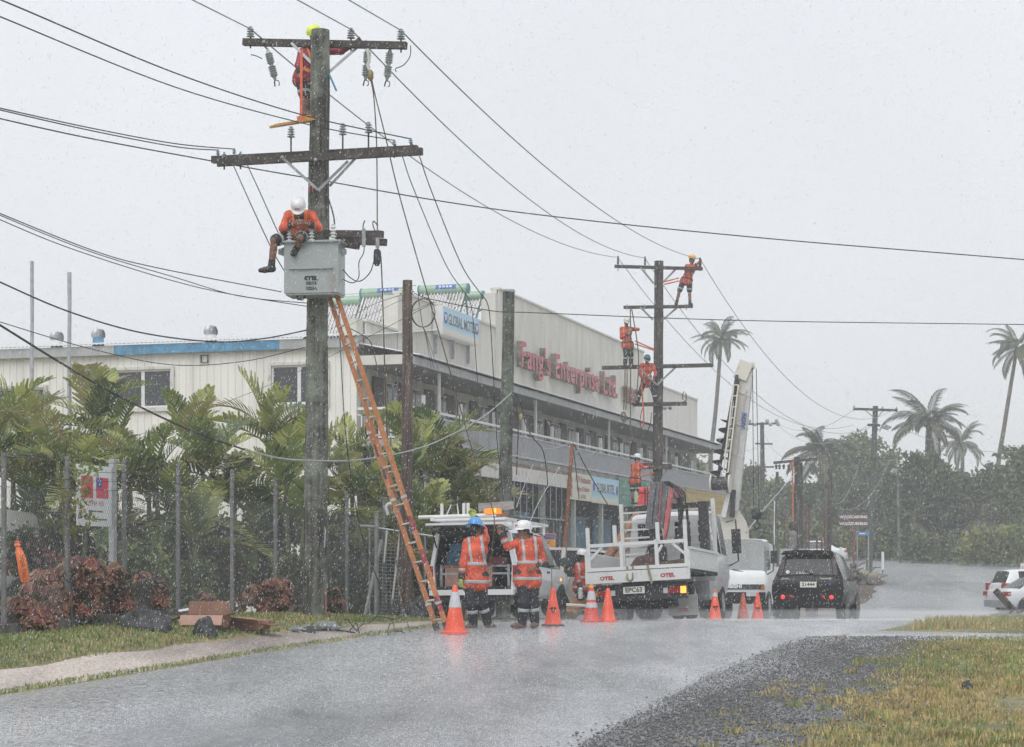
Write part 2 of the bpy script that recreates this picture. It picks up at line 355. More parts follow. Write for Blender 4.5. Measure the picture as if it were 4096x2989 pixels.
stones('gravel_stones', 20000, pl_g, pm('basalt_chips', (.12, .12, .124), .45, var=.6, scale=40), 'loose dark basalt chips on the road shoulder')
# ================================================================ BUILDING (coordinates: v across, u along the road, z up)
M_CREAM = pm('cream_cladding', (.74, .725, .68), .45, var=.10, scale=2.4, stretch=(1, 1, .12), lo=.25, hi=.6)
M_CREAM2 = pm('weathered_cream_iron', (.66, .645, .60), .5, var=.10, scale=2.2, stretch=(1, 1, .25))
M_TRIM = pm('cream_trim', (.62, .60, .55), .5, var=.08, scale=3)
M_WHITE = pm('white_paint', (.72, .72, .71), .4, var=.06, scale=4)
M_RUSTW = pm('rust_streaked_white', (.62, .61, .58), .5, scale=7, col2=(.30, .17, .10), lo=.52, hi=.75, stretch=(1, 1, .5))
M_GREYF = pm('grey_fascia', (.40, .41, .42), .5, var=.15, scale=3, stretch=(1, 1, .4))
M_BLUEF = pm('blue_fascia', (.085, .27, .46), .45, var=.25, scale=4)
M_GLASS = pm('dark_window_glass', (.035, .04, .046), .12, var=.2, scale=2, spec=.6)
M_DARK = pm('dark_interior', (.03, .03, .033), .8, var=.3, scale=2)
M_DOOR = pm('maroon_door', (.055, .03, .032), .5, var=.2, scale=3)
M_WALLIN = pm('shaded_verandah_wall', (.52, .51, .46), .6, var=.1, scale=2)  # cream darkened in its colour for the shade below the verandah roof
M_ROOFM = pm('zinc_roof', (.62, .63, .64), .35, .15, var=.1, scale=3)
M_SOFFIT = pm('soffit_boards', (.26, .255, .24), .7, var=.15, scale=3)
M_RAIL = pm('grey_rail_steel', (.46, .47, .50), .5, .1, var=.1, scale=6)
M_GALV = pm('galvanised_steel', (.42, .44, .46), .42, .6, var=.15, scale=9)
M_SHUT = pm('blue_shutter', (.10, .22, .32), .5, var=.3, scale=3)
M_CONC = pm('stained_concrete', (.33, .33, .31), .75, var=.25, scale=2.5)
M_MAROON = pm('maroon_boards', (.19, .055, .06), .55, var=.25, scale=4)
BV, BU, BZ = -22.8, 58.6, 0.35
bx0, by0 = uv(BU, BV)
BLD = empty('commercial_building', (bx0, by0, BZ), 'long cream two storey corrugated building with verandah and stepped parapet', 'building', rz=-TH)
BO = (BV, BU, BZ)
def _bb(mb, name, mat, par, smooth):
    mb.v = [(x - BV, y - BU, z - BZ) for x, y, z in mb.v]; return mb.build(name, mat, par or BLD, None, smooth)
def vbox(v0, v1, u0, u1, z0, z1): return MB().box(((v0 + v1) / 2, (u0 + u1) / 2, (z0 + z1) / 2), (abs(v1 - v0), abs(u1 - u0), abs(z1 - z0)))
def ribs(axis, a0, a1, fixed, z0, z1, pitch, depth, out, holes=(), flat=.5):
    """ribbed sheet along v ('v') or u ('u'); holes = (a0, a1, z0, z1) left open"""
    mb = MB(); cuts = sorted({z0, z1, *[h[2] for h in holes], *[h[3] for h in holes]}); pts = []; a = a0
    while a < a1 - 1e-6:
        for t, d in ((0, 0), (flat, 0), (flat + (1 - flat) * .3, depth), (flat + (1 - flat) * .7, depth)):
            if a + t * pitch < a1: pts.append((a + t * pitch, d))
        a += pitch
    pts.append((a1, 0))
    for h in holes:
        for e in h[:2]: pts.append((e, 0))
    pts.sort()
    def P(a, d, z): return (a, fixed + out * d, z) if axis == 'v' else (fixed + out * d, a, z)
    for (p, dp), (q, dq) in zip(pts, pts[1:]):
        if q - p < 1e-5: continue
        for zl, zh in zip(cuts, cuts[1:]):
            mid = (p + q) / 2; zm = (zl + zh) / 2
            if any(h[0] < mid < h[1] and h[2] < zm < h[3] for h in holes): continue
            mb.add([P(p, dp, zl), P(q, dq, zl), P(q, dq, zh), P(p, dp, zh)], [(0, 1, 2, 3)])
    return mb
US = 58.4                                                # plane of the end wall that faces the camera
def px_v(px):                                            # photo column -> v on that plane
    s = (px - PX0) / F; return US * (s * D.y - D.x) / (Rt.x - s * Rt.y)
wins = [(px_v(343), px_v(692), 7.02, 8.22), (px_v(1085), px_v(1312), 7.02, 8.22), (px_v(-150), px_v(185), 6.75, 7.75)]
_bb(ribs('v', -41, -22.8, US, -.5, 8.75, .24, .035, -1, wins, .72), 'wall', M_CREAM, None, 0)
for v0, v1, z0, z1 in wins:
    fr = MB()
    for a, b, c, d in ((v0 - .06, v1 + .06, z1, z1 + .09), (v0 - .06, v1 + .06, z0 - .12, z0), (v0 - .07, v0 + .03, z0, z1), (v1 - .03, v1 + .07, z0, z1)):
        fr.box(((a + b) / 2, US - .04, (c + d) / 2), (b - a, .13, d - c))
    w = _bb(fr, 'window', M_RUSTW, None, 0); n = 3 if v1 - v0 > 2 else 2; wd = (v1 - v0 - .06) / n
    for k in range(n):
        a = v0 + .03 + k * wd; x = (a + wd / 2 - BV, US - .0 - BU + .02, (z0 + z1) / 2 - BZ)
        f = MB()
        for c, d in (((x[0] - wd / 2 + .03, x[1] - .03, x[2]), (.055, .04, z1 - z0)), ((x[0] + wd / 2 - .03, x[1] - .03, x[2]), (.055, .04, z1 - z0)), ((x[0], x[1] - .028, x[2] + (z1 - z0) / 2 - .03), (wd, .035, .06)), ((x[0], x[1] - .028, x[2] - (z1 - z0) / 2 + .03), (wd, .035, .06))): f.box(c, d)
        f.build('sash', M_WHITE, w, None, 0)
        MB().box(x, (wd, .012, z1 - z0)).build('pane', M_GLASS, w, None, 0)
# eave: fascia boards of different colour, roof sheet that runs back
for a, b, mt in ((-60, 470, M_GREYF), (470, 872, M_BLUEF), (872, 1128, M_BLUEF), (1128, 1445, M_GREYF), (-420, -60, M_GREYF)):
    va, vb = px_v(a) + .006, px_v(b) - .006; _bb(vbox(va, vb, US - .22, US - .17, 8.7, 9.0), 'fascia_board', mt, None, 0)
rf = MB()
for i in range(130):
    v = -42 + i * .15
    for q in range(1): rf.add([(v, US - .3, 9.03), (v + .075, US - .3, 9.06), (v + .075, US + 9, 10.3), (v, US + 9, 10.27), (v + .15, US - .3, 9.03), (v + .15, US + 9, 10.27)], [(0, 1, 2, 3), (1, 4, 5, 2)])
_bb(rf, 'roof', M_ROOFM, None, 0)
def vent(px, ptop, pbot, base_mat, Y=69):
    b = at(px, pbot, Y); t = at(px, ptop, Y); u, v = to_uv(b.x, b.y); s = 8192 / Y; o = Vector((v, u, b.z - .15)); h = t.z - b.z + .15; r = .215
    e = bpy.data.objects.new('roof_ventilator', None); COL.objects.link(e); e.parent = BLD; e.location = (v - BV, u - BU, b.z - .15 - BZ)
    MB().lathe([(r * 1.02, 0), (r * .86, h * .55), (r * .82, h * .62)], 16).build('base', base_mat, e)
    hd = MB(); n = 22
    for k in range(n):
        a = 2 * math.pi * k / n; row = []
        for q in range(6):
            t_ = q / 5; ph = -.5 + t_ * 1.6; rr = r * 1.12 * math.cos(ph * .78); zz = h * .6 + (h * .42) * t_; row.append((rr, zz, a + .35 * t_))
        for (r1, z1, a1), (r2, z2, a2) in zip(row, row[1:]):
            hd.add([(r1 * math.cos(a1), r1 * math.sin(a1), z1), (r1 * .9 * math.cos(a1 + .24), r1 * .9 * math.sin(a1 + .24), z1), (r2 * .9 * math.cos(a2 + .24), r2 * .9 * math.sin(a2 + .24), z2), (r2 * math.cos(a2), r2 * math.sin(a2), z2)], [(0, 1, 2, 3)])
    hd.lathe([(r * .45, h * 1.0), (r * .3, h * 1.04), (0, h * 1.05)], 14); hd.lathe([(r * .8, h * .6), (r * .8, h * .96)], 14)
    hd.build('turbine', M_GALV, e, smooth=30)
vent(227, 1330, 1390, M_WHITE); vent(393, 1319, 1383, M_BLUEF); vent(843, 1306, 1372, M_WHITE)
fm = MB(); a, b = px_v(806), px_v(836)
for v0, v1, z0, z1 in ((a, b, 8.62, 8.6), (a, b, 8.38, 8.4), (a, a + .03, 8.4, 8.6), (b - .03, b, 8.4, 8.6)): fm.box(((v0 + v1) / 2, US - .05, (z0 + z1) / 2), (abs(v1 - v0), .04, max(.02, abs(z1 - z0))))
_bb(fm, 'lamp_bracket', pm('dark_steel', (.06, .06, .065), .5, .5), None, 0)
# main block behind the verandah
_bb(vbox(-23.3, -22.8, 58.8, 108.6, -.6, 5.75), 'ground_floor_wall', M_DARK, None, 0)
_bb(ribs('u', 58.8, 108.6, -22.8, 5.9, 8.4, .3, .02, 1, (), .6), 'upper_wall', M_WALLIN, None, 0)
_bb(vbox(-23.3, -22.83, 58.42, 59, 5.7, 9.6), 'corner_pier', M_TRIM, None, 0)
def parapet(u0, u1, z1, nm='parapet'):
    p = _bb(ribs('u', u0, u1, -22.8, 8.35, z1 - .06, .152, .04, 1, (), .3), nm, M_CREAM2, None, 0)
    _bb(vbox(-23.05, -22.84, u0, u1, 8.0, z1 - .06), 'parapet_back', M_TRIM, None, 0)
    _bb(vbox(-23.1, -22.72, u0, u1, z1 - .055, z1 + .02), 'coping', M_TRIM, None, 0)
parapet(59.02, 61.85, 9.62); parapet(62.3, 72.3, 10.92); parapet(72.75, 96.2, 12.4); parapet(96.25, 108.7, 11.08)
for u, z in ((61.87, 10.76), (72.32, 12.16)): _bb(vbox(-23.3, -22.75, u, u + .41, 8.4, z), 'parapet_pier', M_TRIM, None, 0)
# verandah roof, its corrugated edge, fascia, soffit
EV = -20.95
vr = MB()
for i in range(330):
    u = 58.25 + i * .152
    vr.add([(EV + .22, u, 8.40), (EV + .22, u + .076, 8.435), (-22.79, u + .076, 8.86), (-22.79, u, 8.82), (EV + .22, u + .152, 8.40), (-22.79, u + .152, 8.82)], [(0, 1, 2, 3), (1, 4, 5, 2)])
_bb(vr, 'verandah_roof', M_ROOFM, None, 0)
_bb(vbox(EV - .02, EV + .04, 58.2, 108.4, 8.13, 8.37), 'verandah_fascia', M_GREYF, None, 0)
_bb(vbox(-22.78, EV - .03, 58.14, 58.2, 8.13, 8.42), 'end_fascia', M_TRIM, None, 0)
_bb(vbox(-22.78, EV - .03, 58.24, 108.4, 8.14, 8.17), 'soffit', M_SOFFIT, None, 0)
_bb(vbox(-22.78, -21.05, 58.3, 108.6, 5.68, 5.88), 'verandah_deck', M_CONC, None, 0)
# railing
tr = MB(); tr.box((-21, 83.4, 6.83), (.06, 50, .075)); _bb(tr, 'top_rail', M_WHITE, None, 0)
tr = MB(); tr.box((-21, 83.4, 6.66), (.045, 50, .045)); tr.box((-21, 83.4, 5.92), (.05, 50, .06)); _bb(tr, 'lower_rail', M_RAIL, None, 0)
bl = MB()
for i in range(417): bl.box((-21, 58.45 + i * .12, 6.29), (.022, .036, .7))
o = _bb(bl, 'balusters', M_RAIL, None, 0); o['kind'] = 'stuff'
er = MB(); er.box((-21.9, 58.4, 6.83), (1.75, .06, .075)); er.box((-21.9, 58.4, 6.64), (1.75, .045, .045)); er.box((-21.9, 58.4, 5.95), (1.75, .05, .05)); _bb(er, 'end_rail', M_WHITE, None, 0)
for i in range(9): _bb(MB().box((-22.65 + i * .19, 58.4, 6.3), (.035, .035, .66)), 'end_baluster', M_WHITE, None, 0)
for i in range(14):
    u = 59.6 + i * 3.62
    _bb(MB().box((-21.08, u, 6.6), (.1, .1, 1.4)), 'rail_post', M_WHITE, None, 0)
    if i % 3 == 0: _bb(MB().box((-21.12, u + 1.6, 7.0), (.075, .075, 2.27)), 'verandah_post', M_WHITE, None, 0)
# upper doors and windows, alternating along the verandah
u = 60.0; k = 0
while u < 107:
    w = .86
    d = _bb(MB().box((-22.72, u, 6.92), (.07, w, 2.02)), 'door', M_DOOR, None, 0); MB().box((-22.67 - BV, u + .33 - BU, 6.9 - BZ), (.05, .05, .05)).build('handle', M_GALV, d)
    g = _bb(MB().box((-22.74, u + 1.25, 7.3), (.05, .95, 1.1)), 'window', M_WHITE, None, 0)
    for s in (-.24, .24): MB().box((-22.705 - BV, u + 1.25 + s - BU, 7.3 - BZ), (.03, .42, 1.0)).build('pane', M_GLASS, g, smooth=0)
    u += 2.75 if k % 2 else 2.1; k += 1
# ground floor: fascia below the deck, columns, shutters, kerb
_bb(MB().box((-20.96, 67.5, 5.28), (.04, 17.6, .5)), 'rusty_fascia', M_RUSTW, None, 0)
_bb(MB().box((-21.0, 67.5, 5.6), (.05, 17.6, .13)), 'deck_edge', pm('rusty_edge', (.22, .15, .12), .7, var=.4, scale=5), None, 0)
for i in range(22): _bb(MB().box((-20.98, 59.5 + i * .78, 4.68), (.03, .03, 1.75)), 'hanging_bar', M_GALV, None, 0)
_bb(MB().box((-20.98, 67.5, 3.8), (.035, 17, .04)), 'hanging_rail', M_GALV, None, 0)
for i in range(12): _bb(MB().box((-21.1, 60 + i * 4.3, 2.6), (.16, .16, 6.2)), 'column', pm('pale_green_column', (.42, .46, .40), .55, var=.15), None, 0)
for i in range(11):
    u0 = 61.2 + i * 4.3
    if i % 3 == 1:
        _bb(MB().box((-22.75, u0 + 1, 1.9), (.08, 3, 4)), 'shop_window', M_GLASS, None, 0)
        for q in range(4): _bb(MB().box((-22.69, u0 - .45 + q * .97, 1.9), (.06, .08, 4)), 'mullion', M_GALV, None, 0)
    else:
        s = _bb(MB().box((-22.76, u0 + 1, 2.0), (.05, 3.1, 4.2)), 'shutter', M_SHUT, None, 0)
        for q in range(26): MB().box((-22.72 - BV, u0 + 1 - BU, .1 + q * .16 - BZ), (.05, 3.05, .085)).build('slat', M_SHUT, s, smooth=0)
for q in range(12): _bb(MB().box((-22.0, 62.2, .3 + q * .24), (3.4, .05, .22)), 'maroon_board', M_MAROON, None, 0)
_bb(vbox(-22.78, -20.8, 58.4, 108.4, -.4, .42), 'shop_plinth', M_CONC, None, 0)

# ---------------------------------------------------------------- signs
def blend_mat(name, stops, axis='Z', rough=.4):
    """printed sheet: bands of colour by height (flat print)"""
    m = bpy.data.materials.new(name); m.use_nodes = True; t = m.node_tree; n = t.nodes; l = t.links; b = n['Principled BSDF']
    tc = n.new('ShaderNodeTexCoord'); sx = n.new('ShaderNodeSeparateXYZ'); l.new(tc.outputs['Generated'], sx.inputs[0])
    r = n.new('ShaderNodeValToRGB'); e = r.color_ramp.elements
    e[0].position, e[0].color = stops[0][0], (*stops[0][1], 1); e[1].position, e[1].color = stops[-1][0], (*stops[-1][1], 1)
    for p, c in stops[1:-1]: q = e.new(p); q.color = (*c, 1)
    l.new(sx.outputs[axis], r.inputs[0]); l.new(r.outputs[0], b.inputs['Base Color']); b.inputs['Roughness'].default_value = rough; return m
M_BEACH = blend_mat('beach_print', [(0, (.62, .54, .45)), (.16, (.66, .62, .56)), (.26, (.42, .60, .68)), (.44, (.28, .50, .66)), (.5, (.55, .68, .76)), (1, (.36, .60, .78))])
M_INK = pm('black_ink', (.03, .03, .035), .5, var=.1)
M_INKG = pm('charcoal_ink', (.09, .10, .11), .5, var=.1)
M_REDI = pm('red_ink', (.42, .06, .08), .5, var=.15)
M_BLUEI = pm('blue_ink', (.06, .10, .32), .5, var=.2)
RU = (R(90), 0, R(90) - TH)                              # lettering on planes that face the road (+v)
def wall_thing(name, u, v, z, label, cat, group=None):   # empty whose x runs along the facade (to the right), y into the wall, z up
    x, y = uv(u, v); return empty(name, (x, y, z), label, cat, group, rz=R(90) - TH)
s = wall_thing('motel_sign', 65.2, -22.35, 9.84, 'blue and white motel sign box with two round emblems high on the parapet', 'sign')
MB().box((1.95, .2, .48), (3.9, .36, .96)).build('sign_box', M_WHITE, s, smooth=0); MB().box((1.95, .012, .48), (3.86, .02, .92)).build('printed_face', M_BEACH, s, smooth=0)
text_on('GLOBAL MOTEL', .52, M_INKG, s, (2.02, -.004, .55), FACE, offset=.006, sx=.80)
for x in (.26, 3.66):
    g = MB(); g.cyl((x, .002, .58), (x, -.006, .58), .2, n=20); o = g.build('emblem', M_BLUEI, s); MB().cyl((x, -.006, .6), (x, -.010, .6), .12, n=14).build('globe', pm('pale_emblem', (.55, .6, .7), .5), o)
for x in (.1, 1.9, 3.6): MB().box((x, .3, -.3), (.05, .12, .7)).build('bracket', M_GALV, s)
# raised letters on the tall parapet
M_LFACE = pm('faded_red_face', (.54, .07, .12), .5, scale=5, col2=(.58, .22, .25), lo=.45, hi=.8); M_LSIDE = pm('rusty_letter_side', (.20, .165, .13), .7, var=.3, scale=9)
s = wall_thing('shop_name_letters', 74.7, -22.55, 9.58, 'large faded red raised letters spelling the shop name on the tall parapet', 'sign lettering')
def raised(txt, x, h, step, par, wid):
    for ch in txt:
        if ch == ' ': x += step * .62; continue
        me = text_mesh(ch, h * 1.38, .11, .022, 'LEFT', mats=[M_LFACE, M_LSIDE], sx=wid)
        xs = [v.co.x for v in me.vertices]; w = max(xs) - min(xs); me.transform(Matrix.Translation((-min(xs), 0, 0)))
        for p in me.polygons: p.material_index = 0 if p.normal.z > .7 else 1
        o = link('letter', me, par, (x, 0, h * .5)); o.rotation_euler = FACE; x += w + step * .17
    return x
xe = raised("Fang's Enterprise Ltd.", 0, 1.0, 1.0, s, 1.06)
raised('TEL:22', 16.7, .72, .8, s, .8)
# cloth banners under the deck
s = wall_thing('restaurant_banner', 75.9, -20.93, 4.63, 'cream banner with red restaurant lettering hung below the verandah', 'banner')
MB().box((1.75, .01, .52), (3.5, .012, 1.04)).build('sheet', pm('cream_print', (.62, .62, .50), .5, var=.06), s, smooth=0)
for t, sz, z in (('HTV Restaurant', .36, .8), ('Burger & Fastfood', .27, .45), ('Tel 7720', .22, .14)): text_on(t, sz, M_REDI, s, (2.15, -.004, z), FACE, sx=.95, offset=.004)
for k, (z, r) in enumerate(((.72, .16), (.42, .2), (.2, .14))): MB().lathe([(r, 0), (r * .8, .004), (0, .006)], 12, Matrix.Translation((.4, .0, z)) @ Matrix.Rotation(R(90), 4, 'X')).build('food_picture', pm('food_print_%d' % k, [(.30, .20, .18), (.36, .10, .09), (.24, .22, .16)][k], .5, var=.4, scale=9), s)
s = wall_thing('motel_banner', 79.45, -20.93, 4.60, 'sea blue banner with motel lettering hung beside the restaurant banner', 'banner')
MB().box((2.2, .01, .53), (4.4, .012, 1.06)).build('sheet', M_BEACH, s, smooth=0); text_on('GLOBAL MOTEL', .52, M_INKG, s, (2.2, -.004, .62), FACE, offset=.006, sx=.78)
for x in (.3, 4.1): MB().lathe([(.2, 0), (.14, .004), (.13, .004)], 18, Matrix.Translation((x, 0, .62)) @ Matrix.Rotation(R(90), 4, 'X')).build('emblem', M_BLUEI, s)
def board_sign(name, u, z, ln, n, hb, mat, label):
    s = wall_thing(name, u, -20.93, z, label, 'sign')
    for k in range(n): MB().box((ln / 2, .02 + .012 * (k % 2), hb * (k + .5)), (ln, .035, hb * .93)).build('board', mat, s, smooth=0)
    return s
s = board_sign('green_board_sign', 83.95, 4.55, 13.2, 9, .14, pm('green_boards', (.11, .27, .20), .55, var=.2, scale=3), 'green weatherboard shop sign with a pale bottle picture below the verandah')
MB().prism([(0, 0), (1.3, 0), (1.3, .62), (.95, .72), (.9, 1.1), (.5, 1.1), (.42, .72), (0, .6)], -.03, .0, lambda x, y, t: (2.6 + x, t, .1 + y)).build('picture', pm('pale_lime_print', (.52, .60, .36), .5, var=.15), s, smooth=0)
text_on('STORE', .62, M_REDI, s, (10.6, -.012, .4), FACE, offset=.02)
s = wall_thing('red_oval_sign', 94.2, -20.88, 5.1, 'small dark red oval sign above a blue panel', 'sign')
g = MB(); g.lathe([(1, 0), (1, .05), (.9, .06)], 20, Matrix.Translation((1.2, 0, .45)) @ Matrix.Diagonal((1.15, 1, .34, 1)) @ Matrix.Rotation(R(90), 4, 'X')); g.build('oval', pm('oval_red', (.30, .04, .06), .4), s)
MB().box((1.25, .0, -.5), (2.1, .05, .75)).build('blue_panel', M_BLUEF, s, smooth=0); MB().box((1.4, .0, -1.3), (1.6, .05, .6)).build('picture_panel', pm('rust_print', (.33, .13, .09), .5, var=.4, scale=6), s, smooth=0)
s = board_sign('yellow_board_sign', 97.4, 4.2, 10.8, 11, .15, pm('ochre_boards', (.50, .36, .13), .5, var=.15, scale=3), 'ochre yellow weatherboard shop sign with dark red lettering')
text_on('Handicraft', 1.15, M_REDI, s, (4.6, -.012, .62), FACE, offset=.02)
# ---------------------------------------------------------------- solar heaters on the roof
M_TANK = pm('mint_green_tank', (.30, .45, .33), .35, var=.06, scale=3, coat=.3); M_TEAL = pm('teal_frame', (.10, .22, .22), .5, var=.15); M_TUBE = pm('vacuum_tube', (.46, .44, .44), .25, .3, var=.3, scale=12)
M_STICK = pm('blue_sticker', (.05, .13, .42), .4, var=.15); M_PALE = pm('white_print', (.75, .76, .8), .5, var=.05)
def heater(px0, px1, ptop, Y, label, tubes=14, sticker=True):
    a = at(px0, ptop, Y); b = at(px1, ptop, Y - .5); ln = (b - a).length; r = .178; c = (a + b) / 2
    h = 1.75; s = empty('solar_water_heater', (c.x, c.y, c.z - h), label, 'solar heater', 'solar water heaters on the roof', rz=-TH)
    t = MB(); t.lathe([(r * .93, -ln / 2), (r, -ln / 2 + .05), (r, ln / 2 - .05), (r * .93, ln / 2)], 22, Matrix.Translation((0, 0, h - r)) @ Matrix.Rotation(R(90), 4, 'Y')); tk = t.build('tank', M_TANK, s)
    for sg in (-1, 1): MB().lathe([(r * 1.03, -.03), (r * 1.03, .03), (r * .8, .05), (0, .055)], 22, Matrix.Translation((sg * ln / 2, 0, h - r)) @ Matrix.Rotation(R(90 * sg), 4, 'Y')).build('end_cap', M_TEAL, tk)
    if sticker:
        g = MB()
        for k in range(5):
            a0, a1 = R(-28 + k * 12 - 28), R(-28 + (k + 1) * 12 - 28)
            g.add([(x, -math.cos(q) * (r + .004), h - r - math.sin(q) * (r + .004) - .0) for x, q in ((-.25, a0), (.5, a0), (.5, a1), (-.25, a1))], [(0, 1, 2, 3)])
        st = g.build('sticker', M_STICK, tk)
        q = R(-26)
        for k in range(4): MB().box((-.08 + k * .13, -math.cos(q) * (r + .012), h - r + .02 - math.sin(q) * .08), (.09, .008, .12), Matrix.Rotation(R(0), 3, 'X')).build('glyph', M_PALE, st, smooth=0)
    for k in range(tubes):
        x = -ln / 2 + .1 + (ln - .2) * k / (tubes - 1); MB().cyl((x, -.05, h - r * 1.5), (x - .14, -.78, .12), .043, n=8).build('tube', M_TUBE, s)
    MB().box((-.14, -.78, .1), (ln, .07, .08)).build('tube_shoe', M_TEAL, s)
    for sg in (-1, 1):
        MB().bar((sg * ln * .45, 0, h - r * 1.8), (sg * ln * .45 - .1, -.8, .05), .05).build('front_leg', M_TEAL, s)
        MB().bar((sg * ln * .45, 0, h - r * 1.8), (sg * ln * .45, .45, 0), .05).build('rear_leg', M_TEAL, s)
        MB().bar((sg * ln * .45, -.75, .1), (sg * ln * .45, .45, .1), .04).build('side_rail', M_TEAL, s)
    MB().bar((-ln * .45, .3, .5), (ln * .45, .2, 1.1), .04).build('cross_brace', M_TEAL, s)
heater(1448, 1640, 1151, 68.5, 'mint green solar heater left of the brown pole, blue sticker on its tank')
heater(1679, 1872, 1138, 72.5, 'mint green solar heater above the motel sign, blue sticker on its tank')
heater(1250, 1447, 1186, 70.5, 'lower plain green solar heater half hidden by the ladder top', 14, False)
heater(1800, 1930, 1166, 76.5, 'plain green solar heater furthest right, half hidden behind its neighbour', 10, False)
# ================================================================ POLES, WIRES, LADDER, TRANSFORMER
def bark(name, c1, c2, c3=None):
    m = pm(name, c1, .75, scale=5, col2=c2, bump=.8, bscale=26, stretch=(3.2, 3.2, .22), lo=.38, hi=.66)
    if c3:                                               # patches of algae and tar
        t = m.node_tree; n = t.nodes; l = t.links; b = n['Principled BSDF']; src = b.inputs['Base Color'].links[0].from_socket
        tc = n.new('ShaderNodeTexCoord'); z = n.new('ShaderNodeTexNoise'); z.inputs['Scale'].default_value = .9; z.inputs['Detail'].default_value = 7; z.inputs['Roughness'].default_value = .7
        l.new(tc.outputs['Object'], z.inputs['Vector']); r = n.new('ShaderNodeMapRange'); r.inputs[1].default_value = .47; r.inputs[2].default_value = .62; l.new(z.outputs[0], r.inputs[0])
        x = n.new('ShaderNodeMix'); x.data_type = 'RGBA'; x.inputs[7].default_value = (*c3, 1); l.new(r.outputs[0], x.inputs[0]); l.new(src, x.inputs[6]); l.new(x.outputs[2], b.inputs['Base Color'])
    return m
M_POLE1 = bark('mossy_pole_wood', (.02, .019, .017), (.13, .135, .11), (.25, .28, .23))
M_POLE2 = bark('brown_pole_wood', (.05, .032, .028), (.19, .14, .115))
M_POLE3 = bark('green_pole_wood', (.03, .03, .028), (.13, .135, .115), (.20, .25, .20))
M_POLE4 = bark('dark_pole_wood', (.022, .019, .018), (.12, .10, .09))
M_ARM = pm('crossarm_wood', (.058, .048, .044), .7, var=.45, scale=7, bump=.3)
M_BRACE = pm('galvanised_brace', (.33, .35, .36), .5, .4, var=.2)
M_PORC = pm('grey_porcelain', (.30, .33, .34), .22, var=.15, coat=.4)
M_PORCW = pm('white_porcelain', (.62, .64, .62), .2, var=.1, coat=.4)
M_PORCB = pm('teal_porcelain', (.14, .27, .31), .25, var=.2, coat=.4)
M_IRON = pm('dark_iron', (.06, .062, .065), .5, .5, var=.3)
M_BLACK = pm('black_plastic', (.02, .02, .022), .5, var=.3)
M_WIRE = pm('black_wire', (.018, .018, .02), .5, var=.2); M_WIREG = pm('grey_cable', (.36, .37, .39), .5, .2, var=.15); M_ROPE = pm('brown_rope', (.12, .085, .06), .9, var=.4, scale=30); M_ALU = pm('aluminium_wire', (.30, .31, .32), .45, .5)
def shaft(par, base, top, r0, r1, mat, n=16, wob_=.01):
    b = Vector(base); t = Vector(top); pts = []; rr = []
    for i in range(19):
        k = i / 18; p = b.lerp(t, k); pts.append(p + Vector((noise.noise(p * .7) * wob_ * 2, noise.noise(p * .7 + Vector((9, 0, 0))) * wob_ * 2, 0))); rr.append(r0 + (r1 - r0) * k + .008 * noise.noise(p * 2))
    return MB().tube(pts, rr, n).build('shaft', mat, par, rel(par))
def insulator(par, base, body_lo, body_hi, r, sheds, mat, pin=True, name='insulator'):
    b = Vector(base); h = body_hi - body_lo; pr = [(r * .35, 0)]
    for k in range(sheds):
        z = h * (k + .15) / (sheds + .6); dz = h / (sheds + .6); rr = r * (1 - .06 * k); pr += [(r * .45, z), (rr, z + dz * .18), (rr * .9, z + dz * .42), (r * .42, z + dz * .7)]
    pr += [(r * .42, h * .9), (r * .5, h * .95), (r * .3, h), (0, h)]
    o = MB().lathe(pr, 14, Matrix.Translation((b.x, b.y, body_lo))).build(name, mat, par, rel(par))
    if pin: MB().cyl((b.x, b.y, b.z - .12), (b.x, b.y, body_lo + .02), .014, n=6).build('pin', M_IRON, o, rel(par))
    return o
def ppx(par, px, ptop, pbot, pbase, Y, r, sheds, mat, **k):
    t = at(px, ptop, Y); b = at(px, pbot, Y); return insulator(par, at(px, pbase, Y), b.z, t.z, r, sheds, mat, **k)
Y1 = 34.0
P1 = empty('utility_pole', at(1258, 2496, Y1), 'tall mossy green wooden pole nearest the camera carrying the transformer', 'pole')
shaft(P1, at(1257, 2530, Y1), at(1283, 122, Y1), .206, .158, M_POLE1, 20)
def arm(par, px0, py0, px1, py1, Y, skew=.3, w=.1, h=.115, dy=0., mat=None, n='crossarm'):
    s = (px1 - px0) / F * Y * skew / 2; a = at(px0, py0, Y + s + dy); b = at(px1, py1, Y - s + dy)
    MB().bar(a, b, w, h).build(n, mat or M_ARM, par, rel(par), 0); return a, b
def strap(par, p, q, w=.045, h=.012, mat=None, n='brace'): MB().bar(p, q, w, h, up=(0, 1, 0)).build(n, mat or M_BRACE, par, rel(par), 0)
arm(P1, 974, 169, 1626, 183, Y1, dy=.24)
arm(P1, 872, 652, 1689, 606, Y1, dy=-.26); arm(P1, 849, 640, 1670, 596, Y1, dy=.24)
strap(P1, at(1165, 172, Y1 + .35), at(1262, 268, Y1 + .1)); strap(P1, at(1440, 180, Y1 + .12), at(1308, 296, Y1))
strap(P1, at(1130, 632, Y1 - .24), at(1270, 758, Y1 - .2)); strap(P1, at(1392, 645, Y1 - .38), at(1272, 762, Y1 - .22)); strap(P1, at(1432, 622, Y1 + .14), at(1318, 745, Y1 + .1))
for x, y in ((1055, 170), (1545, 180), (1262, 640), (1130, 630), (1400, 625), (1278, 165)): MB().lathe([(.03, 0), (.03, .02), (.014, .03), (.014, .05), (0, .05)], 8, Matrix.Translation(at(x, y, Y1 - .33 if y > 400 else Y1 + .15)) @ Matrix.Rotation(R(90), 4, 'X')).build('bolt', M_BRACE, P1, rel(P1))
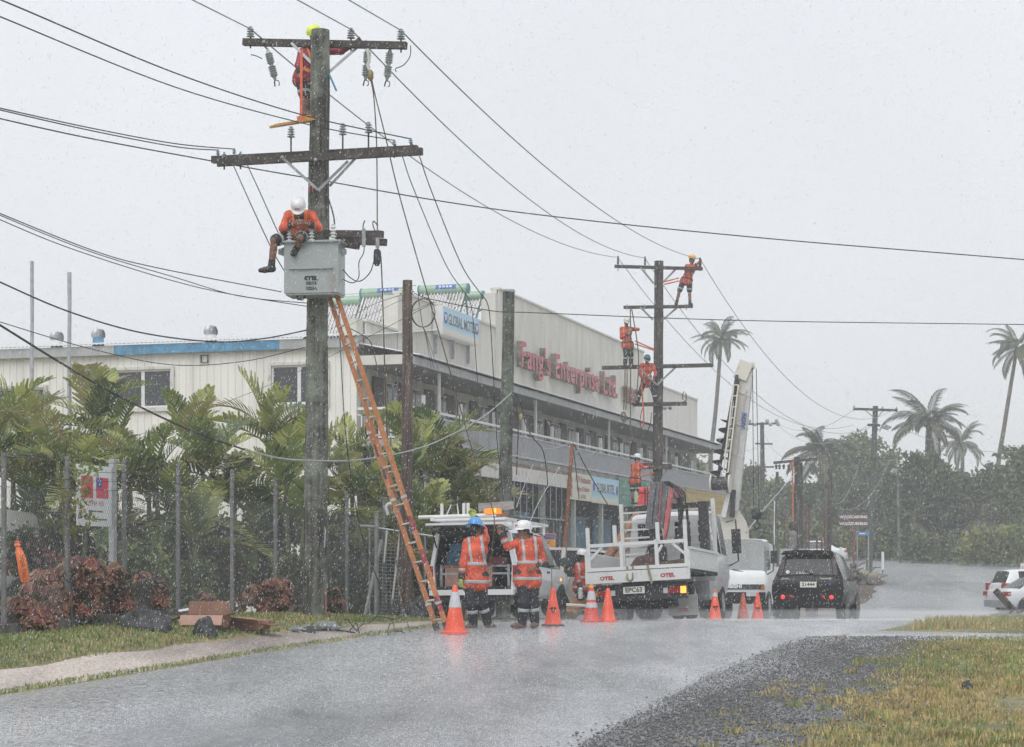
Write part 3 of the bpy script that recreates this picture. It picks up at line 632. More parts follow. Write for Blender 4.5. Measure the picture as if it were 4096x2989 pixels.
for x, t, b, g in ((1002, 106, 150, 165), (1404, 112, 156, 176), (1604, 116, 160, 182)): ppx(P1, x, t, b, g, Y1 + .24 - (x - 1300) / F * Y1 * .3, .073, 4, M_PORC)
for x, t, b, g in ((1164, 506, 552, 636), (1371, 494, 542, 612), (1474, 488, 534, 606)): ppx(P1, x, t, b, g, Y1 - .02 - (x - 1280) / F * Y1 * .3, .07, 4, M_PORC)
for x, t, g in ((872, 598, 640), (897, 609, 650), (937, 594, 634), (962, 607, 648), (1577, 559, 602), (1643, 552, 596)): ppx(P1, x, t, t + 22, g, Y1 + (.24 if t % 2 == 0 else -.26) - (x - 1280) / F * Y1 * .3, .038, 2, M_PORCB)
def fuse(px, py, Y, tilt=0):                             # fuse cut-out hung below the arm
    b = at(px, py, Y); M = Matrix.Translation(b) @ Matrix.Rotation(R(tilt), 4, 'Y'); g = MB()
    pr = [(.03, .0)]
    for base in (-.22, -.44):
        for k in range(5): z = base + .18 - k * .036; pr += [(.045, z), (.07, z - .012), (.045, z - .028)]
        pr += [(.03, base - .02)]
    g.lathe([(.02, .03)] + pr + [(.02, -.5)], 12, M); o = g.build('fuse_cutout', M_PORC, P1, rel(P1))
    h = MB(); h.tube([M @ Vector(p) for p in ((0, 0, -.48), (-.02, 0, -.53), (-.03, 0, -.6))], .012, 6); h.tube([M @ Vector(p) for p in ((0, 0, -.5), (.05, 0, -.52), (.055, 0, -.58), (.03, 0, -.6))], .009, 6); h.tube([M @ Vector(p) for p in ((.0, 0, .03), (-.03, 0, .09), (-.03, -.05, .14))], .016, 6)
    h.build('hook', M_IRON, o, rel(P1))
fuse(1072, 205, Y1 + .15, -14); fuse(1470, 200, Y1 + .05, 4); fuse(1560, 203, Y1 + .03, 6)
MB().bar(at(1470, 165, Y1 + .02), at(1470, 196, Y1 + .02), .05, .13).build('blue_band', pm('blue_tape', (.08, .13, .42), .5), P1, rel(P1))
for a, b in ((((1342, 310), (1362, 378)), .02),): MB().cyl(at(1318, 300, Y1 - .1), at(1346, 364, Y1 - .1), .016, n=8).build('blue_handle', pm('blue_grip', (.03, .28, .42), .4), P1, rel(P1))
for x in (1238, 1250): MB().bar(at(x, 735, Y1 - .2), at(x, 768, Y1 - .21), .016, .01).build('red_tag', pm('red_tag', (.55, .06, .05), .5), P1, rel(P1))
MB().bar(at(1302, 2115, Y1 - .2), at(1298, 2190, Y1 - .2), .03, .02).build('earth_cover', M_BRACE, P1, rel(P1)); MB().cyl(at(1303, 2350, Y1 - .12), at(1304, 2500, Y1 - .12), .012, n=6).build('earth_rod', pm('copper_red', (.32, .12, .08), .5), P1, rel(P1))
# lower pair of arms that hold the fuses beside the transformer
arm(P1, 1290, 935, 1532, 938, Y1, dy=-.25, h=.11); arm(P1, 1330, 962, 1545, 970, Y1, dy=.22, h=.11); arm(P1, 1355, 975, 1435, 988, Y1, dy=-.2, h=.09)
for x, y in ((1455, 925), (1510, 930)): MB().bar(at(x, y - 10, Y1 - .4), at(x, y + 62, Y1 - .4), .03, .06).build('clamp', M_BRACE, P1, rel(P1))
MB().lathe([(.02, .12), (.05, .1), (.06, -.02), (.055, -.12), (.03, -.16), (0, -.16)], 12, Matrix.Translation(at(1508, 1025, Y1 - .42))).build('line_fuse', M_IRON, P1, rel(P1))
# ---- transformer hung on the pole
YT = Y1 - .62
T = empty('transformer', at(1245, 1172, YT), 'grey steel pole transformer box stencilled in black below the sitting lineman', 'transformer')
M_TGREY = pm('transformer_grey', (.34, .37, .37), .38, .15, scale=4, col2=(.23, .22, .195), lo=.55, hi=.85, stretch=(1, 1, .3), bump=.1)
def tb(px0, py0, px1, py1, Y, dep, nm, mat, par=T, sm=0):
    a = at(px0, py1, Y); b = at(px1, py0, Y); return MB().box(((a.x + b.x) / 2, Y + dep / 2, (a.z + b.z) / 2), (b.x - a.x, dep, b.z - a.z)).build(nm, mat, par, rel(T), sm)
def quadbox(nm, mat, z0, z1, w, d0, d1, rz=R(-8)):
    g = MB(); rot = Matrix.Rotation(rz, 3, 'Z'); g.box((0, d0 + (d1 - d0) / 2, (z0 + z1) / 2), (w, d1 - d0, z1 - z0)); g.v = [tuple(rot @ Vector(p)) for p in g.v]; return g.build(nm, mat, T, None, 0)
quadbox('tank', M_TGREY, 0, .82, .9, -.02, .5); quadbox('lid', M_TGREY, .82, .85, 1.02, -.07, .56)
quadbox('seam_lip', M_TGREY, .385, .41, .72, -.06, -.02); quadbox('base_plate', M_TGREY, -.03, .0, .86, 0, .48)
for sx in (-1, 1):
    g = MB(); g.prism([(0, 0), (.11, .04), (.11, .12), (0, .16)], -.01, .01, lambda x, y, t: (sx * (.45 + x), .2 + t, .62 + y)); g.build('lifting_lug', M_TGREY, T, None, 0)
TR = (R(90), 0, R(-8))
for s_, sz, z in (('ETEL', .085, .235), ('100kVA', .072, .155), ('13223-2', .072, .07)): text_on(s_, sz, M_INK, T, (-.0, -.028, z), TR, offset=.003 if s_ != 'ETEL' else .006, sx=1.25 if s_ == 'ETEL' else .8)
for x in (-.36, .0, .36):
    insulator(T, T.location + Vector((x, .02 - x * .14, .85)), T.location.z + .84, T.location.z + 1.12, .062, 5, M_PORCW, False, 'bushing')
MB().tube([(-.26, .2, -.02), (-.24, .18, -.08), (-.16, .18, -.09), (-.12, .2, -.03)], .016, 6).build('drain_pipe', M_IRON, T)
# ---- other poles
def simple_pole(px_t, py_t, px_b, py_b, Y, r0, r1, mat, label, name='utility_pole'):
    b = at(px_b, py_b, Y); o = empty(name, (b.x, b.y, gz(b.x, b.y)), label, 'pole'); bz = b.copy(); bz.z = min(b.z, gz(b.x, b.y)) - .2
    shaft(o, bz, at(px_t, py_t, Y), r0, r1, mat, 14); return o
P2 = simple_pole(1632, 1122, 1622, 2450, 40, .13, .095, M_POLE2, 'brown wooden pole with a coiled black wire right of the ladder')
P3 = simple_pole(2036, 1168, 2010, 2480, 44.5, .16, .128, M_POLE3, 'stout half green half dark pole standing behind the white helmeted worker')
MB().lathe([(.132, -.02), (.136, .02), (.12, .05), (0, .06)], 14, Matrix.Translation(at(2036, 1168, 44.5))).build('metal_cap', M_BRACE, P3, rel(P3))
P5 = simple_pole(2288, 1775, 2237, 2400, 47, .052, .042, pm('rusty_pipe', (.26, .11, .06), .7, var=.35, scale=9), 'thin leaning rusty brown pipe pole painted white below', 'pipe_pole')
MB().tube([at(2257, 2190, 47), at(2237, 2405, 47)], .056, 10).build('white_lower_end', M_WHITE, P5, rel(P5))
Y4 = 75.0
P4 = empty('utility_pole', at(2630, 2446, Y4), 'dark pole with four cross arms and linemen standing behind the crane truck', 'pole')
shaft(P4, at(2626, 2470, Y4), at(2636, 1045, Y4), .20, .165, M_POLE4, 14)
arm(P4, 2459, 1066, 2810, 1076, Y4, dy=-.25); arm(P4, 2495, 1230, 2771, 1226, Y4, dy=-.25); arm(P4, 2409, 1472, 2850, 1461, Y4, dy=-.25, h=.14); arm(P4, 2532, 1619, 2747, 1615, Y4, dy=-.25, h=.14); arm(P4, 2560, 1862, 2686, 1868, Y4, dy=-.25, h=.2, w=.14)
for a, b in (((2562, 1070), (2615, 1135)), ((2710, 1070), (2652, 1130)), ((2560, 1228), (2612, 1280)), ((2714, 1226), (2654, 1278)), ((2560, 1475), (2628, 1540)), ((2702, 1470), (2628, 1540)), ((2600, 1870), (2610, 1940)), ((2672, 1866), (2645, 1925))): strap(P4, at(*a, Y4 - .33), at(*b, Y4 - .22), .07, .02)
for x, t, b in ((2472, 1024, 1058), (2580, 1026, 1060), (2800, 1030, 1062)): ppx(P4, x, t, b, 1072, Y4 - .25, .055, 6, M_IRON)
for x, y in ((2508, 1228), (2577, 1229), (2745, 1227)): MB().bar(at(x, y - 12, Y4 - .32), at(x, y + 13, Y4 - .32), .035, .03).build('bolt_plate', M_BRACE, P4, rel(P4))
for x in (2660, 2680): MB().lathe([(.04, .05), (.09, 0), (.05, -.06), (0, -.08)], 8, Matrix.Translation(at(x, 1632, Y4 - .3))).build('shackle', M_PORC, P4, rel(P4))
MB().tube([at(2730, 1612, Y4 - .3), at(2745, 1600, Y4 - .3), at(2744, 1575, Y4 - .3), at(2735, 1566, Y4 - .3), at(2731, 1580, Y4 - .3), at(2732, 1600, Y4 - .3)], .018, 6).build('wire_tail', M_WIRE, P4, rel(P4))
# far poles
P6 = simple_pole(3502, 1625, 3475, 2300, 117, .19, .15, pm('far_green_pole', (.06, .085, .07), .7, var=.3), 'green pole with one cross arm beside the wood carving sign')
arm(P6, 3412, 1636, 3590, 1642, 117, .3, .12, .14, -.2); arm(P6, 3470, 1700, 3520, 1702, 117, .3, .12, .14, -.2); arm(P6, 3428, 1832, 3570, 1836, 117, .3, .07, .08, -.2)
for x, y in ((3416, 1622), (3530, 1626), (3586, 1628)): ppx(P6, x, y, y + 14, 1640, 116.8, .07, 3, M_PORC)
for a, b in (((3460, 1640), (3492, 1668)), ((3535, 1640), (3510, 1670))): strap(P6, at(*a, 116.7), at(*b, 116.7), .06, .02)
for k in range(3): MB().lathe([(.03, -.2), (.09, -.1), (.04, -.02), (.09, .06), (.03, .16)], 8, Matrix.Translation(at(3540 + k * 8, 1706 + k * 3, 116.6)) @ Matrix.Rotation(R(60), 4, 'Y')).build('insulator', M_PORC, P6, rel(P6))
P7 = simple_pole(3048, 1690, 3055, 2300, 150, .19, .15, M_POLE4, 'distant pole with pale disc insulators right of the crane boom')
arm(P7, 2994, 1697, 3116, 1694, 150, .2, .12, .14, -.2); arm(P7, 3020, 1775, 3090, 1776, 150, .2, .1, .12, -.2); arm(P7, 2996, 1870, 3096, 1868, 150, .2, .1, .12, -.2)
for x, y in ((2998, 1685), (3020, 1698), (3068, 1684), (3082, 1698), (3105, 1684), (3112, 1698)): MB().lathe([(.05, -.08), (.15, -.02), (.15, .04), (.05, .1)], 10, Matrix.Translation(at(x, y, 149.6)) @ Matrix.Rotation(R(90), 4, 'X')).build('insulator', M_PORC, P7, rel(P7))
P8 = simple_pole(3188, 1828, 3192, 2330, 102, .17, .15, M_POLE4, 'thick dark double pole with an orange pipe and a dark cross arm')
MB().tube([at(3170, 1838, 101.7), at(3172, 2260, 101.7)], .045, 8).build('orange_pipe', pm('orange_pipe', (.50, .15, .07), .55, var=.2), P8, rel(P8)); MB().tube([at(3202, 1850, 102.2), at(3204, 2330, 102.2)], [.11, .13], 10).build('second_shaft', M_POLE4, P8, rel(P8))
arm(P8, 3094, 1852, 3270, 1836, 102, .2, .12, .13, -.2)
for x in (3105, 3118, 3135, 3155): MB().lathe([(.03, .1), (.08, .02), (.04, -.06), (.07, -.1), (0, -.16)], 8, Matrix.Translation(at(x, 1866, 101.6))).build('insulator', M_IRON, P8, rel(P8))
simple_pole(3322, 1876, 3314, 2330, 104, .125, .105, M_POLE4, 'plain dark post standing alone right of the orange pipe', 'timber_post')
simple_pole(3108, 1888, 3104, 2320, 125, .11, .09, M_POLE4, 'plain far grey post left of the orange pipe', 'timber_post')
simple_pole(3590, 1868, 3600, 2290, 135, .1, .09, M_POLE3, 'slim dark post in front of the trees, right of the green pole', 'timber_post')
simple_pole(3098, 2005, 3092, 2260, 70, .022, .018, M_WHITE, 'thin white mast behind the lorry cab', 'mast')
simple_pole(128, 1046, 128, 2300, 47, .05, .042, M_GALV, 'leftmost thin grey steel flagpole above the palms', 'flagpole'); simple_pole(277, 1090, 280, 2300, 47, .052, .046, M_GALV, 'second thin grey steel flagpole from the left edge', 'flagpole')
# carved posts by the wood carver's yard
M_CARV = pm('carved_red_wood', (.13, .065, .055), .65, var=.35, scale=12)
for i, (x, t, b, w, lb) in enumerate(((3138, 2040, 2280, .09, 'dark red carved post left of the orange pipe'), (3224, 2010, 2260, .10, 'dark red carved post just right of the double pole'), (3301, 2020, 2250, .15, 'thickest red carved post with a broad head beside the plain dark post'), (3236, 2030, 2250, .07, 'slim dark carved post between two red posts'), (3268, 2140, 2250, .08, 'short carved stake left in front of the far white car'), (3287, 2150, 2250, .08, 'short carved stake right in front of the far white car'))):
    bb_ = at(x, b, 98 + i * .3); tt = at(x, t, 98 + i * .3); o = empty('carved_post', (bb_.x, bb_.y, gz(bb_.x, bb_.y)), lb, 'carving', 'carved posts of the wood yard'); h = tt.z - gz(bb_.x, bb_.y)
    w *= .55; pr = [(w, 0), (w * .9, h * .25), (w * .8, h * .5), (w * 1.05, h * .62), (w * .8, h * .7), (w * 1.1, h * .8), (w * 1.2, h * .9), (w * .9, h * .97), (0, h)]
    MB().lathe(pr[:5] + [(w * .6, h * .72), (0, h * .73)], 9).build('stem', M_CARV, o); MB().lathe([(w * .5, h * .725)] + pr[5:], 9).build('head', M_CARV, o)
o = empty('carved_figure', at(3170, 2250, 96), 'dark carved wooden figure with a pale garment by the orange pipe', 'carving'); g0 = at(3170, 2250, 96)
MB().lathe([(.12, -.4), (.16, .5), (.2, 1.0), (.22, 1.35), (.1, 1.5)], 10, Matrix.Translation(g0)).build('torso', pm('weathered_figure', (.2, .19, .18), .7), o, rel(o)); MB().lathe([(.09, 1.48), (.15, 1.6), (.16, 1.75), (.1, 1.9), (0, 1.95)], 10, Matrix.Translation(g0)).build('head', pm('dark_wood', (.05, .035, .03), .6), o, rel(o))
# ---- wires
def catenary(a, b, sag, n=24, down=True): return [a.lerp(b, i / n) - Vector((0, 0, sag * 4 * (i / n) * (1 - i / n))) for i in range(n + 1)]
def spline(P, n=8):
    out = []
    for i in range(len(P) - 1):
        p0 = P[max(i - 1, 0)]; p1 = P[i]; p2 = P[i + 1]; p3 = P[min(i + 2, len(P) - 1)]
        for k in range(n):
            t = k / n; out.append(.5 * ((2 * p1) + (p2 - p0) * t + (2 * p0 - 5 * p1 + 4 * p2 - p3) * t * t + (3 * p1 - p0 - 3 * p2 + p3) * t ** 3))
    return out + [P[-1]]
def wire(pts, r, mat, label, name='power_line', group=None, cat='wire'):
    o = MB().tube(pts, r, 5, False).build(name, mat, None, tuple(pts[0]), fix=False); return tag(o, label, cat, group)
def pw(P, r, mat, label, name='power_line', group=None, n=8, cat='wire'): return wire(spline([at(*p) for p in P], n), r, mat, label, name, group, cat)
G1 = 'conductors on the tall pole'
# conductors: from the previous pole behind the camera over the tall pole, on to the dark pole and the green pole
for (ix, iy), (ex, ey), (jx, jy), lb, lb2, sg in (((1002, 116), (770, 0), (2472, 1030), 'leftmost overhead conductor reaching the tall pole from the top edge', 'lowest overhead conductor from tall pole to dark pole', .45), ((1404, 118), (1190, 0), (2580, 1032), 'middle overhead conductor reaching the tall pole from the top edge', 'middle overhead conductor from tall pole to dark pole', .45), ((1604, 122), (1395, 0), (2800, 1036), 'rightmost overhead conductor reaching the tall pole from the top edge', 'highest overhead conductor from tall pole to the yellow helmet lineman', .35)):
    a = at(ix, iy, Y1); e = at(ex, ey, Y1 - 5.2); wire([e + (e - a) * 1.2, e, a], .011, M_ALU, lb)
    wire(catenary(a, at(jx, jy, Y4 - .25), sg + .35), .013, M_ALU, lb2)
wire(catenary(at(2800, 1036, Y4 - .25), at(3586, 1632, 116.8), 2.6), .013, M_ALU, 'right conductor sagging from dark pole to the far green pole')
wire(catenary(at(2472, 1032, Y4 - .25), at(3412, 1700, 116.8), 2.2), .013, M_ALU, 'left conductor passing behind the crane boom to the far green pole')
wire(catenary(at(2580, 1034, Y4 - .25), at(3500, 1700, 116.8), 2.6), .013, M_ALU, 'middle conductor sagging past the boom tip to the far green pole')
pw([(-60, -20, 24), (33, 12, 24.5), (700, 292, 29.5), (1210, 460, 33), (1643, 556, 33.8)], .0105, M_WIRE, 'upper thick cable from the top left corner crossing the tall pole')
pw([(-40, 52, 24), (0, 67, 24.3), (700, 349, 29.5), (1234, 499, 33), (1577, 562, 33.9)], .0095, M_WIRE, 'second cable from the left edge crossing just below the thick one')
pw([(-40, 424, 27), (350, 510, 30), (700, 575, 32.5), (937, 597, Y1 + .3)], .0095, M_WIRE, 'upper cable of the close pair ending at the left cross arm')
pw([(-40, 431, 27), (350, 520, 30), (700, 587, 32.5), (872, 601, Y1 + .3)], .0095, M_WIRE, 'lower cable of the close pair ending at the left cross arm')
pw([(-40, 466, 30), (350, 552, 32), (850, 645, 35.2), (1234, 713, 36), (2008, 841, 38.5), (3000, 948, 40), (4180, 1046, 42), (6233, 1217, 46)], .0115, M_WIRE, 'long black cable crossing the whole picture below the lower cross arm', n=12)
pw([(-40, 838, 27), (365, 1000, 30), (620, 1070, 32), (1125, 1168, 34.6)], .0085, M_WIRE, 'highest of three cables sagging from the left edge to the transformer')
pw([(-40, 845, 27.5), (350, 1003, 30), (700, 1110, 32), (960, 1185, 33.5), (1240, 1214, Y1 + .1)], .0075, M_WIRE, 'middle of three cables sagging from the left edge to the tall pole')
pw([(-40, 862, 27.5), (304, 1002, 30), (800, 1152, 32), (1240, 1228, Y1 + .1)], .0075, M_WIRE, 'lowest of three cables sagging from the left edge to the tall pole')
pw([(-40, 1110, 26), (0, 1129, 26.2), (270, 1245, 28), (560, 1330, 30), (850, 1367, 32), (1050, 1355, 33), (1240, 1318, Y1 + .1)], .0115, M_WIRE, 'black cable sagging along the blue fascia to the tall pole')
pw([(-40, 1276, 27), (360, 1395, 30), (690, 1460, 32.5), (980, 1445, 34.2), (1240, 1384, Y1 + .15)], .007, M_WIRE, 'thin wire sagging above the left windows')
pw([(-40, 1275, 24), (0, 1301, 24.2), (402, 1545, 27), (746, 1715, 29.5), (976, 1798, 31)], .0145, M_WIRE, 'heavy black cable sagging from the left edge over the palms', n=12)
pw([(976, 1798, 31), (1110, 1832, 32), (1250, 1843, 33), (1450, 1838, 36), (1700, 1785, 39.5), (1918, 1677, 43), (2046, 1572, 44.3)], .0145, M_WIREG, 'pale grey cable crossing the tall pole and rising to the green pole', n=12)
pw([(476, 1770, 55), (1091, 1534, 50), (1700, 1230, 42), (1636, 1250, 40)], .006, M_WIRE, 'faint thin wire rising from the palms to the brown pole')
pw([(1656, 1172, 40), (1720, 1196, 40.2), (1963, 1243, 41), (2150, 1252, 41.5), (3000, 1283, 43), (4180, 1300, 45), (6250, 1330, 49)], .0095, M_WIRE, 'black cable running right from the top of the brown pole', n=12)
pw([(1398, 1272, 58), (1500, 1215, 50), (1655, 1166, 40)], .011, M_WIREG, 'pale grey service cable from the parapet corner to the brown pole')
pw([(1380, 1178, 60), (1500, 1170, 52), (1662, 1142, 40)], .006, M_WIRE, 'thin wire in front of the green tanks to the brown pole')
pw([(1380, 1310, 60), (1500, 1250, 50), (1655, 1178, 40)], .006, M_WIRE, 'thin second service wire under the pale cable')
ring = [(1690 + 47 * math.cos(a), 1252 + 57 * math.sin(a), 39.7) for a in np.linspace(0, 2 * math.pi * 1.9, 40)]
wire([at(x + i * .15, y, Y) for i, (x, y, Y) in enumerate(ring)], .0085, M_WIRE, 'loop of coiled black wire hanging on the brown pole', 'wire_coil')
for k, (x, y, lb) in enumerate(((1725, 1474, 'first'), (1736, 1476, 'second'), (1754, 1480, 'third'))): pw([(1672, 1180, 39.9), (1690, 1300, 42), (1704, 1350 - k * 8, 45), (x, y, 61)], .0065, M_WIRE, lb + ' of three thin wires dropping from the coil to the verandah roof')
pw([(1402, 1315, 60), (1462, 1348, 60), (1486, 1378, 60.2), (1502, 1440, 60.3), (1520, 1520, 60.3), (1540, 1600, 60), (1590, 1780, 55)], .016, M_WIRE, 'black cables bent over the verandah corner and down')
# ropes and drops from the tall pole
pw([(1478, 302, Y1 - .1), (1494, 380, Y1 - .1), (1505, 540, Y1 - .1), (1508, 700, Y1 - .1), (1509, 900, Y1 - .3), (1512, 1000, Y1 - .4), (1525, 1050, Y1 - .3), (1540, 1500, Y1), (1550, 1750, Y1 + .2), (1580, 2150, Y1 + .3), (1600, 2380, Y1), (1640, 2528, 32.8)], .011, M_ROPE, 'brown haul rope falling from the pulley down to the verge', 'haul_rope', cat='rope')
pw([(1484, 304, Y1 - .1), (1500, 380, Y1 - .1), (1540, 540, Y1), (1589, 750, Y1 + .2), (1673, 1050, Y1 + .6), (1770, 1380, Y1 + .8), (1874, 1750, Y1 + .9), (1925, 1913, Y1 + .7), (1968, 2030, Y1 + .3), (1978, 2100, Y1 - .1), (1972, 2160, Y1 - .1), (1962, 2250, Y1)], .011, M_ROPE, 'hand line slanting from the pulley to the workers below', 'hand_line', cat='rope')
MB_ = MB(); MB_.tube([at(1470, 196, Y1 - .05), at(1476, 240, Y1 - .05), at(1470, 262, Y1 - .05), at(1480, 290, Y1 - .06)], [.03, .022, .03, .02], 7)
o = MB_.build('white_sling', pm('white_sling', (.6, .6, .56), .6), P1, rel(P1)); MB().lathe([(.02, .08), (.05, .04), (.05, -.06), (.02, -.1)], 8, Matrix.Translation(at(1482, 300, Y1 - .1))).build('pulley_block', pm('pulley_brass', (.30, .22, .12), .5, .4), P1, rel(P1))
pw([(1577, 575, Y1 - .2), (1608, 623, Y1), (1652, 750, Y1 + 1), (1779, 1050, Y1 + 4), (1850, 1160, Y1 + 7), (1879, 1205, Y1 + 8), (1893, 1290, Y1 + 10), (1910, 1527, Y1 + 12)], .0085, M_WIRE, 'inner black service drop curving down in front of the motel sign')
pw([(1643, 570, Y1 - .2), (1676, 621, Y1), (1720, 750, Y1 + 1), (1841, 1050, Y1 + 3), (1915, 1165, Y1 + 5), (1949, 1213, Y1 + 6), (1962, 1300, Y1 + 8), (1976, 1550, Y1 + 9), (1987, 1750, Y1 + 9.5), (2016, 2022, Y1 + 9.7)], .0095, M_WIRE, 'outer black service drop bending down beside the green pole')
pw([(920, 640, Y1 + .2), (933, 661, Y1), (1000, 810, Y1 - .2), (1080, 982, Y1 - .1), (1125, 1064, Y1 - .1), (1180, 1150, Y1)], .009, M_WIRE, 'left wire falling from the left cross arm behind the sitting lineman')
pw([(985, 640, Y1 + .2), (990, 661, Y1), (1040, 770, Y1 - .1), (1116, 937, Y1 - .1), (1150, 985, Y1)], .009, M_WIRE, 'right wire falling from the left cross arm to the sitting lineman')
pw([(1354, 1165, Y1 - .2), (1356, 1250, Y1 - .2), (1362, 1403, Y1 - .1), (1384, 1750, Y1), (1431, 2069, Y1 + .3), (1480, 2240, Y1 + .4), (1519, 2352, Y1 + .4), (1510, 2460, Y1 + .3), (1440, 2510, Y1 - .2)], .0085, M_WIRE, 'black wire hanging from the transformer across the ladder to the ground')
pw([(1366, 1070, Y1 - .3), (1400, 1110, Y1 - .4), (1440, 1125, Y1 - .4), (1480, 1090, Y1 - .4), (1498, 1035, Y1 - .42)], .0095, M_WIRE, 'short black lead looping right of the transformer')
pw([(1366, 1115, Y1 - .3), (1410, 1132, Y1 - .4), (1435, 1110, Y1 - .4), (1436, 1050, Y1 - .4), (1455, 1010, Y1 - .4), (1456, 960, Y1 - .4)], .0085, M_IRON, 'short grey lead bent up to the fuse beam')
pw([(1310, 785, Y1 - .1), (1325, 830, Y1 - .3), (1335, 870, Y1 - .4), (1338, 900, Y1 - .45)], .014, M_IRON, 'stiff grey lead from the pole to the right bushing')
pw([(1455, 925, Y1 - .4), (1452, 905, Y1 - .4), (1459, 882, Y1 - .4)], .01, M_WIRE, 'short black wire tail standing up from the fuse beam')
pw([(1512, 905, Y1 - .4), (1495, 885, Y1 - .4), (1492, 900, Y1 - .4), (1500, 925, Y1 - .4)], .01, M_WIRE, 'short curled wire tail at the end of the fuse beam')
pw([(1642, 182, Y1 - .3), (1640, 225, Y1 - .3), (1615, 260, Y1 - .2), (1583, 275, Y1 - .2), (1586, 288, Y1 - .2)], .0085, M_WIRE, 'loose curved wire below the right end of the top arm')
pw([(1003, 219, Y1 + .2), (1022, 223, Y1 + .2), (1048, 235, Y1 + .15)], .009, M_WIRE, 'short bare lead left of the hanging fuse')
# ropes round the dark pole
for k, (x0, x1, y1, mt) in enumerate(((2521, 2520, 1840, M_ROPE), (2526, 2545, 1600, M_ROPE), (2500, 2494, 1640, M_ROPE), (2508, 2503, 1640, M_ROPE))):
    pw([(x0, 1232 if k < 2 else 1478, Y4 - .5), ((x0 + x1) / 2 + (18 if k == 1 else 2), 1420 if k < 2 else 1560, Y4 - .6), (x1, y1, Y4 - .6)], .022, mt, ['long rope hanging from the upper arm of the dark pole', 'slack rope hanging from the upper arm past the grey helmet lineman', 'left rope of the pair below the third arm', 'right rope of the pair below the third arm'][k], 'hanging_rope', cat='rope')
pw([(2566, 1530, Y4 - .6), (2570, 1600, Y4 - .6), (2575, 1660, Y4 - .6), (2572, 1714, Y4 - .6)], .03, pm('orange_strap', (.55, .10, .04), .6), 'orange safety strap hanging below the dark green helmet lineman', 'safety_strap', cat='strap')
pw([(2575, 1625, Y4 - .6), (2565, 1650, Y4 - .6), (2562, 1700, Y4 - .6), (2580, 1740, Y4 - .6), (2600, 1700, Y4 - .6), (2606, 1650, Y4 - .6)], .016, M_WIRE, 'loose loop of wire below the fourth arm of the dark pole', 'wire_loop')
ring = [(2491 + 9 * math.cos(a) + i * .2, 1660 + 16 * math.sin(a) + i * .5, Y4 - .6) for i, a in enumerate(np.linspace(0, 2 * math.pi * 2.5, 30))]
wire([at(*p) for p in ring], .022, M_ROPE, 'small coil of rope at the end of the paired ropes', 'rope_coil', cat='rope')
# wires round the banners and the pickup
pw([(2050, 1570, 44.2), (2075, 1590, 44.2), (2090, 1640, 44.4), (2104, 1700, 44.6), (2130, 1750, 44.8), (2170, 1800, 45), (2186, 1880, 45.5), (2192, 1960, 46)], .012, M_WIRE, 'bundle of black wires drooping right of the green pole')
pw([(2048, 1580, 44.2), (2066, 1640, 44.2), (2072, 1720, 44.2), (2070, 1800, 44.4), (2066, 1900, 44.6)], .011, M_WIRE, 'black wires hanging straight down beside the green pole')
MB_ = MB().lathe([(.015, .07), (.035, .04), (.04, -.02), (.02, -.07), (0, -.08)], 8, Matrix.Translation(at(2083, 1668, 44.1))); tag(MB_.build('hanging_insulator', pm('yellowed_resin', (.35, .28, .09), .5), None, tuple(at(2083, 1668, 44.1))), 'small yellow insulator hanging from the wires beside the green pole', 'insulator')
pw([(2170, 1797, 45), (2210, 1795, 46), (2250, 1785, 46.6), (2286, 1765, 47)], .011, M_WIREG, 'pale wire from the drooping bundle to the rusty pipe pole')
pw([(2292, 1782, 47), (2304, 1880, 49), (2316, 1996, 52)], .012, M_WIRE, 'left black stay wire below the rusty pipe pole')
pw([(2296, 1778, 47), (2360, 1900, 49), (2430, 2018, 52)], .014, M_WIRE, 'right black stay wire crossing the motel banner')
pw([(2239, 1868, 46), (2160, 2000, 43), (2119, 2090, 40)], .009, M_WIREG, 'right pale rope from the building to the pickup roof rack', 'tie_rope', cat='rope')
pw([(2132, 1860, 46), (2090, 1960, 43), (2066, 2030, 40.5)], .008, M_WIREG, 'left pale rope from the building to the pickup roof rack', 'tie_rope', cat='rope')
# far wires
for k, (a, b, sg, lb) in enumerate((((3116, 1697, 150), (3412, 1640, 116.8), .8, 'thin far wire between the two distant cross arms'), ((3110, 1700, 150), (3470, 1702, 116.8), 1.2, 'lower thin far wire to the green pole'), ((3060, 1740, 150), (3185, 1830, 102), .6, 'short far wire down to the double pole'), ((3586, 1704, 116.8), (4200, 1775, 150), 1.0, 'far wire leaving the green pole to the right'), ((3322, 2010, 104), (3440, 1836, 117), .9, 'pale far wire rising from the dark post'), ((3330, 2020, 104), (3560, 1838, 117), 1.2, 'second pale far wire rising from the dark post'), ((2760, 1790, 120), (3048, 1780, 150), .5, 'thin far wire behind the crane boom'), ((2700, 1760, 118), (2990, 1700, 150), .5, 'upper thin far wire behind the crane boom'))): wire(catenary(at(*a), at(*b), sg), .014, M_ALU, lb)
pw([(3186, 1890, 101.5), (3080, 2010, 80), (2985, 2130, 60)], .02, M_WIREG, 'pale stay wire slanting from the double pole to the lorry')
